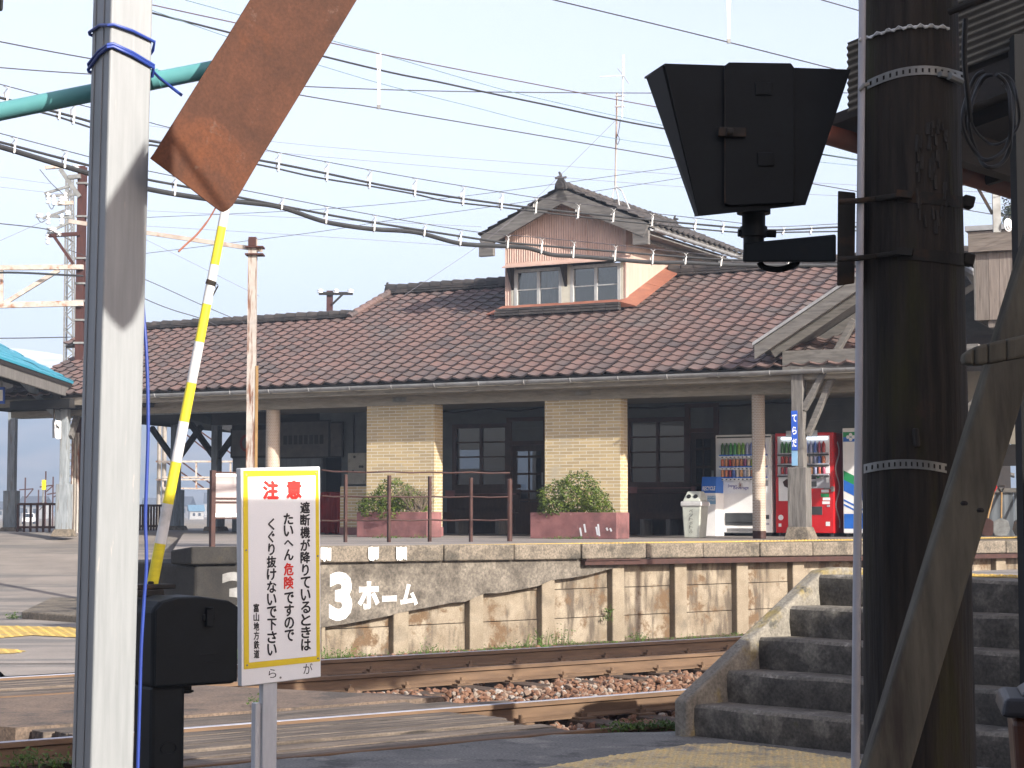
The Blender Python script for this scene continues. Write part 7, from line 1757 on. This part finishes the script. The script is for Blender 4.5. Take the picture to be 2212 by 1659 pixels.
# ================================================================== wires
def wY(u, k=0): return 15.0 + .0034 * u + k
def wire(name, label, pts, r, mat, Yf, group='overhead wires', cat='wire'):
    P3 = smooth_pts([py(u, v, Yf(u)) for u, v in pts], 6)
    if pts[-1][0] > 1390: P3.append(P3[-1] + (P3[-1] - P3[-4]).normalized() * 9)
    t = MB(); t.tube(P3, r, 6); o = t.build(name, mat, None, smooth=True); return tag(o, label, cat, group)
wire('overhead_wire', 'contact wire crossing the sky from the left edge to the dark pole', [(-80, 75), (0, 90), (175, 123), (652, 206), (819, 234), (1423, 337), (1762, 398), (1860, 415)], .0055, m_wire, wY)
wire('overhead_wire', 'long nearly level feeder wire across the sky above the turret', [(-80, 140), (0, 146), (179, 159), (663, 187), (1014, 198), (1399, 201), (1640, 201)], .006, m_wire, lambda u: wY(u, 2.5))
wire('overhead_wire', 'purple brown catenary wire holding the white dropper strip', [(250, -8), (313, 7), (516, 51), (716, 93), (819, 116), (1068, 165), (1423, 232), (1850, 305)], .0055, M('brown_copper_wire', (.12, .08, .09), (.09, .06, .07)), lambda u: wY(u, .0))
wire('overhead_wire', 'thick dark cable sagging past the top of the rusty blade', [(250, 9), (313, 24), (502, 72), (700, 122), (846, 157), (947, 177), (1048, 199), (1183, 227), (1423, 276), (1850, 345)], .0098, m_cable, lambda u: wY(u, 1.0))
wire('overhead_wire', 'thin greenish wire starting beside the white dropper strip', [(400, 0), (524, 34), (721, 89), (822, 116), (1014, 173), (1149, 209), (1423, 269), (1850, 345)], .0036, m_wiregreen, lambda u: wY(u, .4))
wire('overhead_wire', 'lower thin greenish wire below the thick dark cable', [(260, 0), (313, 17), (496, 81), (690, 141), (846, 187), (1014, 229), (1183, 271), (1423, 313), (1850, 358)], .0034, m_wiregreen, lambda u: wY(u, .7))
wire('overhead_wire', 'slanting wire across the upper right sky ending behind the black hood', [(1150, -12), (1198, 0), (1423, 54), (1573, 91), (1794, 147), (1860, 164)], .006, m_wire, lambda u: 13 + .003 * u)
wire('overhead_wire', 'short wire at the top edge beside the grey conduit', [(1730, -13), (1776, 0), (1870, 27)], .006, m_wire, lambda u: 13 + .003 * u)
thin = 'thin faint service wires in the sky'; tl = 'hair-thin faint service wire across the pale sky'
for pts in ([(310, 470), (678, 453), (934, 431), (1116, 409), (1423, 366), (1480, 357)], [(310, 548), (678, 502), (830, 478), (1072, 445), (1423, 392), (1490, 380)]): wire('service_wire', 'thin dark wire rising to the right in front of the turret roof', pts, .0042, m_wire, lambda u: 27.0, 'dark rising wires')
m_faint = M('faint_wire', (.24, .23, .26), (.2, .19, .22))
for pts in ([(310, 270), (678, 315), (1423, 374), (1850, 400)], [(310, 300), (678, 337), (1423, 400), (1850, 425)], [(310, 455), (678, 472), (1040, 490)], [(310, 488), (678, 510), (1090, 538)], [(0, 382), (110, 397)], [(0, 404), (140, 420)], [(0, 520), (110, 470), (160, 440)], [(870, 640), (1100, 480), (1330, 260)], [(310, 515), (560, 640)]): wire('service_wire', tl, pts, .0034, m_faint, lambda u: 29.0, thin)
wire('service_wire', 'wire leaving the red mast insulator towards the left edge', [(-60, 478), (0, 483), (100, 495), (128, 510)], .012, m_wire, lambda u: 39.4)
wire('service_wire', 'wire sloping down from the grey post to the flaking white post', [(150, 540), (307, 601), (432, 657), (529, 698)], .006, m_wire, lambda u: 26.0)
wire('service_wire', 'double sagging wire above the left end of the tiled roof', [(200, 590), (310, 644), (369, 668), (431, 687), (470, 704)], .009, m_wire, lambda u: 33.0)
wire('service_wire', 'thin level wire over the teal roof to the red mast', [(-40, 731), (70, 730), (158, 728)], .012, m_wire, lambda u: 41.0)
# dropper strips
def dropper(label, lines, u, v, Y):
    t = thing('wire_dropper', label, 'dropper', py(u, v, Y), 0, 'white wire droppers')
    for a, b in lines: mb = MB(); mb.beam(py(*a, Y), py(*b, Y), .004, .011); mb.build('strip', m_white, t)
    mb = MB(); p = py(u, v, Y); mb.box(p.x - .018, p.x + .018, p.y - .01, p.y + .01, p.z - .02, p.z + .02); mb.build('clip', m_galv, t)
dropper('white dropper strip hanging between two wires right of the rusty blade', [((815, 114), (818, 230)), ((822, 114), (819, 228))], 818, 231, wY(818))
dropper('white dropper strip hanging from the top edge of the sky', [((1571, -20), (1573, 86)), ((1578, -20), (1575, 86))], 1574, 89, 13 + .003 * 1574)
# the two messenger-borne cable runs
def bY(u): return 15.0 * (1 + .46 * u / 1600)
def bundle(label, mess, c1, r1, c2, r2, hang):
    t = thing('hung_cable', label, 'cable', py(mess[0][0], mess[0][1], bY(mess[0][0])), 0, 'cables hung on messenger wires')
    for nm, pts, r, m in (('messenger_wire', mess, .0042, m_wire), ('cable_strand', c1, r1, m_cable), ('cable_strand', c2, r2, m_cable)):
        mb = MB(); mb.tube(smooth_pts([py(u, v, bY(u) - (.0 if nm == 'messenger_wire' else .0)) for u, v in pts], 6), r, 8); mb.build(nm, m, t, smooth=True)
    def at(pts, u):
        for i in range(len(pts) - 1):
            if pts[i][0] <= u <= pts[i + 1][0]: f = (u - pts[i][0]) / (pts[i + 1][0] - pts[i][0]); return pts[i][1] + f * (pts[i + 1][1] - pts[i][1])
        return pts[-1][1]
    for u in hang:
        vm = at(mess, u); vl = max(at(c1, u), at(c2, u)) + 3; d = bY(u)
        mb = MB()
        k = 17.0 / d
        mb.tube(smooth_pts([py(u - 5 * k, vm + 1, d), py(u - 1, vm + 2, d), py(u + 5 * k, vm + 8, d - .02), py(u + 3.5 * k, vm + 14, d - .03)], 3), .0035, 5); mb.tube([py(u + 9 * k, vm + 2, d), py(u + 3 * k, vm + 6, d), py(u - 3 * k, vm + 14, d + .02)], .0035, 5)
        mb.beam(py(u + 3.5 * k, vm + 12, d - .035), py(u + 2 * k, vl, d - .035), .018, .003, up=(0, 1, 0)); mb.beam(py(u - 3.5 * k, vm + 13, d + .035), py(u - 3 * k, vl - 2, d + .035), .012, .003, up=(0, 1, 0)); mb.tube([py(u + 2 * k, vl, d - .036), py(u - .5, vl + 3, d), py(u - 3 * k, vl - 2, d + .036)], .005, 5)
        mb.build('cable_hanger', m_steelw, t)
bundle('upper pair of black cables hung on a messenger wire across the turret gable', [(-60, 168), (0, 182), (88, 205), (310, 261), (364, 275), (580, 325), (745, 357), (904, 386), (1089, 416), (1166, 428), (1300, 446), (1423, 462), (1600, 482), (1660, 490), (1801, 484), (1860, 480)],
       [(-60, 196), (0, 211), (179, 258), (310, 300), (345, 308), (565, 347), (678, 369), (846, 404), (1014, 431), (1183, 453), (1334, 468), (1423, 477), (1594, 492), (1673, 497), (1801, 491), (1860, 490)], .0115,
       [(-60, 206), (0, 222), (110, 248), (179, 270), (310, 312), (344, 316), (565, 357), (678, 382), (799, 402), (894, 419), (968, 435), (1083, 448), (1251, 468), (1423, 486), (1594, 502), (1673, 502), (1801, 500), (1860, 498)], .009,
       [13, 126, 157, 600, 705, 797, 895, 999, 1082, 1156, 1247, 1323, 1407, 1500, 1560, 1690, 1750])
bundle('lower thick and thin black cables hung on a messenger wire below the turret eaves', [(-60, 274), (0, 288), (179, 335), (309, 367), (745, 453), (1014, 499), (1150, 512), (1300, 526), (1500, 547), (1640, 556), (1860, 560)],
       [(-60, 292), (0, 307), (179, 354), (310, 386), (404, 404), (678, 458), (802, 480), (1018, 514), (1095, 524), (1237, 536), (1423, 551), (1600, 562), (1860, 566)], .0115,
       [(-60, 301), (0, 317), (67, 337), (179, 371), (309, 406), (435, 428), (539, 438), (607, 448), (691, 476), (745, 487), (806, 495), (900, 502), (994, 526), (1095, 532), (1141, 536), (1191, 550), (1236, 553), (1315, 559), (1411, 567), (1479, 567), (1552, 571), (1640, 573), (1860, 573)], .0235,
       [29, 138, 376, 607, 703, 807, 915, 993, 1095, 1168, 1237, 1327, 1408, 1479, 1556, 1700])
t = thing('lamp_corner', 'corner of a black signal lamp at the top left frame edge', 'signal light', py(-20, 5, 5.8))
mb = MB(); mb.hexa([py(-60, 28, 5.8), py(6, 24, 5.8), py(6, 24, 6.0), py(-60, 28, 6.0), py(-60, -60, 5.8), py(10, -60, 5.8), py(10, -60, 6.0), py(-60, -60, 6.0)]); mb.build('lamp_hood', m_black, t, bevel=.006)
mb = MB(); mb.beam(py(-30, 30, 5.9), py(-30, 330, 6.2), .05, .05); mb.build('lamp_arm', m_black, t)

# ================================================================== plants
def weeds(name, spots, mat, label, seed=1):
    random.seed(seed); mb = MB()
    for p, r, h, n_ in spots:
        for _ in range(n_):
            q = p + Vector((random.gauss(0, r * .5), random.gauss(0, r * .4), abs(random.gauss(0, h * .45)))); leafquad(mb, q, random.uniform(.010, .02), Vector((0, -.3, .7)))
        for _ in range(n_ // 12):
            a = p + Vector((random.gauss(0, r * .4), random.gauss(0, r * .3), -.02)); b = a + Vector((random.uniform(-.05, .05), random.uniform(-.04, .04), random.uniform(.5, 1.1) * h)); n = len(mb.v); d = Vector((.006, 0, 0)); mb.v += [a - d, a + d, b]; mb.face((n, n + 1, n + 2), random.random())
    o = mb.build(name, mat, None, fix=False); return tag(o, label, 'weeds', None, 'stuff')
sp_ = []
random.seed(17)
for _ in range(48):
    a = random.uniform(wp(700, 1400)[0], wp(1600, 1370)[0]); sp_.append((FW(a, random.uniform(-.5, -.02), -.27), random.uniform(.08, .28), random.uniform(.02, .07), random.randint(14, 55)))
for u, v, h in ((1160, 1385, .22), (1185, 1380, .28), (1375, 1372, .12), (1095, 1395, .12), (925, 1405, .16), (760, 1412, .15), (715, 1413, .18)): p = pz(u, v, -.2); a, b, _ = FW.inv(p); sp_.append((FW(a, min(b, -.05), -.26), .22, h, 120))
for u, v in ((1310, 1338), (1313, 1322)): a, z = wp(u, v, .02); sp_.append((FW(a, -.0, z), .07, .08, 60))
for u, v in ((1375, 1572), (1410, 1570), (1440, 1568), (1455, 1572), (1350, 1574), (1690, 1602), (1702, 1600), (1774, 1612), (1335, 1576)): p = pz(u, v, .0); sp_.append((p, .12, .05, 70))
for u, v in ((40, 1652), (80, 1648), (110, 1655), (140, 1650), (60, 1640), (480, 1418), (500, 1415), (492, 1424), (520, 1420), (30, 1336), (24, 1335), (585, 1640), (560, 1520)): p = pz(u, v, -.1 if v > 1600 or 1400 < v < 1440 else .02); sp_.append((p, .10, .08, 60))
for u, v in ((820, 1162), (850, 1162), (905, 1162), (1200, 1164), (1225, 1164), (1250, 1164), (1290, 1164)): sp_.append((pz(u, v, P), .15, .05, 60))
sp_.append((pz(1990, 1645, .0) + Vector((.3, .0, 0)), .1, .1, 50))
weeds('weeds', sp_, m_weed, 'small green weeds along the platform wall and rails', 5)
random.seed(23)
gs = []
for _ in range(70): gs.append((py(random.uniform(-20, 520), random.uniform(1118, 1122), random.uniform(50, 62)), 1.0, .28, 60))
for p, *_ in gs: p.z = -.3
weeds('dry_grass', gs, m_drygrass, 'dry straw coloured grass beyond the far platform edge', 6)

def tree(label, base, lobes, n_, leaf, limbs, mat, tr=.16):
    t = thing('broadleaf_tree', label, 'tree', base)
    mb = MB(); top = Vector(lobes[0][0]); b = Vector(base)
    mb.tube([b, b.lerp(top, .45) + Vector((.2, 0, 0)), b.lerp(top, .8)], [tr, tr * .7, tr * .4], 8)
    for c, r in lobes:
        c = Vector(c); st_ = b.lerp(top, random.uniform(.4, .7)); mb.tube([st_, st_.lerp(c, .55) + Vector((0, 0, .2)), c], [tr * .4, tr * .25, tr * .1], 6)
        for _ in range(limbs):
            e = c + Vector((random.gauss(0, r[0] * .5), random.gauss(0, r[1] * .5), random.gauss(0, r[2] * .45))); mb.tube([c.lerp(st_, .25), e], [tr * .12, tr * .03], 5)
    mb.build('trunk', m_bark, t)
    mb = MB(); tot = sum(r[0] * r[2] for c, r in lobes)
    for c, r in lobes:
        c = Vector(c); cl_ = [c + Vector((random.gauss(0, r[0] * .5), random.gauss(0, r[1] * .5), random.gauss(0, r[2] * .5))) for _ in range(28)]
        for _ in range(int(n_ * r[0] * r[2] / tot)):
            q = random.choice(cl_) + Vector((random.gauss(0, .16 * r[0]), random.gauss(0, .16 * r[1]), random.gauss(0, .13 * r[2]))); leafquad(mb, q, leaf, Vector((0, 0, .4)))
    mb.build('crown', mat, t, fix=False)
random.seed(41)
T0 = py(2290, 1150, 58); T0.z = -.3
tree('dark leafy tree rising behind the timber cabin at right', T0, [(py(2222, 455, 58), (.9, 1, .9)), (py(2200, 470, 57), (.45, .8, .75)), (py(2215, 540, 58), (.8, 1, .8)), (py(2290, 520, 59), (1.6, 1.4, 1.5)), (py(2225, 700, 59), (1.0, 1, 1.0))], 9000, .065, 7, m_treeleaf)
T1 = py(2270, 1150, 50); T1.z = -.3
tree('drooping dark tree beyond the plank shed at right', T1, [(py(2205, 960, 50), (.5, .6, .22)), (py(2192, 975, 49), (.28, .5, .3)), (py(2240, 945, 50), (.7, .6, .5))], 2600, .05, 6, m_treeleaf, .1)

# ================================================================== far plain, houses and mountains
random.seed(51)
def house(u, vb, wpx, hpx, Y, roofm, wallm, label, group):
    x = mx(u, Y); w_ = wpx / FPX * Y; h = hpx / FPX * Y; z0 = -.3
    t = thing('far_house', label, 'house', (x, Y, z0), 0, group)
    F_ = Frame((x, Y), random.uniform(-.5, .5))
    mb = MB(F_); mb.box(-w_ / 2, w_ / 2, -w_ * .35, w_ * .35, z0, z0 + h * .62); mb.build('wall', wallm, t)
    mb = MB(F_); e = .25 + w_ / 2; f = w_ * .35 + .3
    mb.prism([(-e, -f, z0 + h * .58), (-e, 0, z0 + h), (-e, f, z0 + h * .58), (-e, f, z0 + h * .63), (-e, 0, z0 + h * 1.05), (-e, -f, z0 + h * .63)], (2 * e, 0, 0)); mb.build('roof', roofm, t)
    for k in range(2):
        mb = MB(F_); xx = -w_ * .28 + k * w_ * .4; mb.box(xx, xx + w_ * .16, -w_ * .35 - .04, -w_ * .35, z0 + h * .25, z0 + h * .46); mb.build('window', m_blackin, t)
G_ = 'houses on the plain beyond the platform'
house(78, 1120, 58, 46, 420, m_roofdk, m_house, 'large pale house with dark roof beyond the iron fence', G_)
house(12, 1120, 26, 36, 400, m_roofdk, m_houseg, 'grey house at the left frame edge beyond the platform', G_)
house(46, 1120, 20, 24, 380, m_roofdk, m_houseg, 'small grey house left of the large pale house', G_)
house(425, 1120, 30, 30, 380, m_roofbl, m_house, 'house with a blue roof seen past the barrier arm', G_)
house(398, 1118, 40, 44, 460, m_roofdk, m_houseg, 'broad dark roofed house behind the open wing post', G_)
house(455, 1119, 22, 50, 520, m_roofdk, m_house, 'tall narrow pale house beside the notice board', G_)
house(330, 1119, 36, 40, 500, m_roofdk, m_houseg, 'dark roofed house beside the blue hanging cable', G_)
for k in range(26): house(random.uniform(-60, 560), 1115, random.uniform(12, 24), random.uniform(10, 18), random.uniform(650, 880), random.choice((m_roofdk, m_roofbl, m_roofdk)), random.choice((m_house, m_houseg)), 'tiny far house at the foot of the hazy mountains', 'tiny houses at the foot of the mountains')
# parked car beyond the fence
cY_ = 250.0; t = thing('parked_car', 'small white parked car seen through the iron fence', 'car', (mx(65, cY_), cY_, -.3)); F_ = Frame((mx(65, cY_), cY_), .2)
mb = MB(F_); mb.box(-.82, .82, -1.9, 1.9, .0, .55); bd = mb.build('car_body', m_white, t, bevel=.1)
mb = MB(F_); mb.hexa([(-.78, -1.1, .55), (.78, -1.1, .55), (.78, 1.6, .55), (-.78, 1.6, .55), (-.62, -.5, 1.15), (.62, -.5, 1.15), (.62, 1.2, 1.15), (-.62, 1.2, 1.15)]); mb.build('car_cabin', m_white, t, bevel=.06)
mb = MB(F_); mb.hexa([(-.66, -1.08, .60), (.66, -1.08, .60), (.66, -1.0, .60), (-.66, -1.0, .60), (-.56, -.6, 1.08), (.56, -.6, 1.08), (.56, -.52, 1.08), (-.56, -.52, 1.08)]); mb.build('windscreen', m_blackin, t)
for x in (-.7, .7):
    for y in (-1.2, 1.2): mb = MB(F_); mb.tube([(x - .1, y, .0), (x + .1, y, .0)], .3, 14); mb.build('wheel', m_blackin, t)
# fields: dry strips
sheet('rice_field', [Vector((-260, 90, -.29)), Vector((-20, 90, -.29)), Vector((-60, 640, -.29)), Vector((-330, 640, -.29))], m_field)
def hill(x, y):
    t_ = max(0, min(1, (y - 900) / 620.0)); s = t_ * t_ * (3 - 2 * t_)
    n = mnoise.fractal(Vector((x * .0022, y * .0022, 3.1)), .9, 2.1, 6)
    rg = 1 - abs(mnoise.noise(Vector((x * .0035, y * .0028, 7.7))))
    h = 148 + 16 * mnoise.noise(Vector((x * .0016, 0, 5))) - max(0, (x + 250)) * .02
    return -.8 + s * h * (.70 + .22 * rg + .14 * n) + (6 * n if t_ > .02 else 0) * min(1, t_ * 6)
m_hill = bpy.data.materials.new('wooded_mountain'); m_hill.use_nodes = True; N = m_hill.node_tree.nodes; L = m_hill.node_tree.links; pb_ = N['Principled BSDF']; pb_.inputs['Roughness'].default_value = .95; pb_.inputs['Specular IOR Level'].default_value = 0
tc = N.new('ShaderNodeTexCoord'); n1 = N.new('ShaderNodeTexNoise'); n1.inputs['Scale'].default_value = .02; n1.inputs['Detail'].default_value = 9; L.new(tc.outputs['Object'], n1.inputs[0])
r1 = N.new('ShaderNodeValToRGB'); r1.color_ramp.elements[0].position = .38; r1.color_ramp.elements[0].color = (.035, .05, .045, 1); r1.color_ramp.elements[1].position = .66; r1.color_ramp.elements[1].color = (.12, .10, .07, 1); L.new(n1.outputs[0], r1.inputs[0])
sx = N.new('ShaderNodeSeparateXYZ'); L.new(tc.outputs['Object'], sx.inputs[0]); n2 = N.new('ShaderNodeTexNoise'); n2.inputs['Scale'].default_value = .03; n2.inputs['Detail'].default_value = 8; L.new(tc.outputs['Object'], n2.inputs[0])
ma = N.new('ShaderNodeMath'); ma.operation = 'MULTIPLY_ADD'; L.new(n2.outputs[0], ma.inputs[0]); ma.inputs[1].default_value = 70; L.new(sx.outputs[2], ma.inputs[2])
mr_ = N.new('ShaderNodeMapRange'); mr_.inputs[1].default_value = 134; mr_.inputs[2].default_value = 152; L.new(ma.outputs[0], mr_.inputs[0])
mx_ = N.new('ShaderNodeMix'); mx_.data_type = 'RGBA'; L.new(mr_.outputs[0], mx_.inputs[0]); L.new(r1.outputs[0], mx_.inputs[6]); mx_.inputs[7].default_value = (.82, .83, .86, 1); L.new(mx_.outputs[2], pb_.inputs['Base Color'])
flatgrid('mountains', -1350, 1350, 860, 1700, 150, 60, hill, m_hill)

# ================================================================== air
mb = MB(); mb.box(-1560, 1560, -75, 1780, -2.5, 205)
hz = bpy.data.materials.new('haze'); hz.use_nodes = True; N = hz.node_tree.nodes; L = hz.node_tree.links; N.remove(N['Principled BSDF'])
pv = N.new('ShaderNodeVolumePrincipled'); pv.inputs['Color'].default_value = (.58, .74, 1.0, 1); pv.inputs['Density'].default_value = .0010; pv.inputs['Anisotropy'].default_value = .0
L.new(pv.outputs[0], N['Material Output'].inputs['Volume'])
o = mb.build('haze', hz); tag(o, None, None, None, 'stuff')
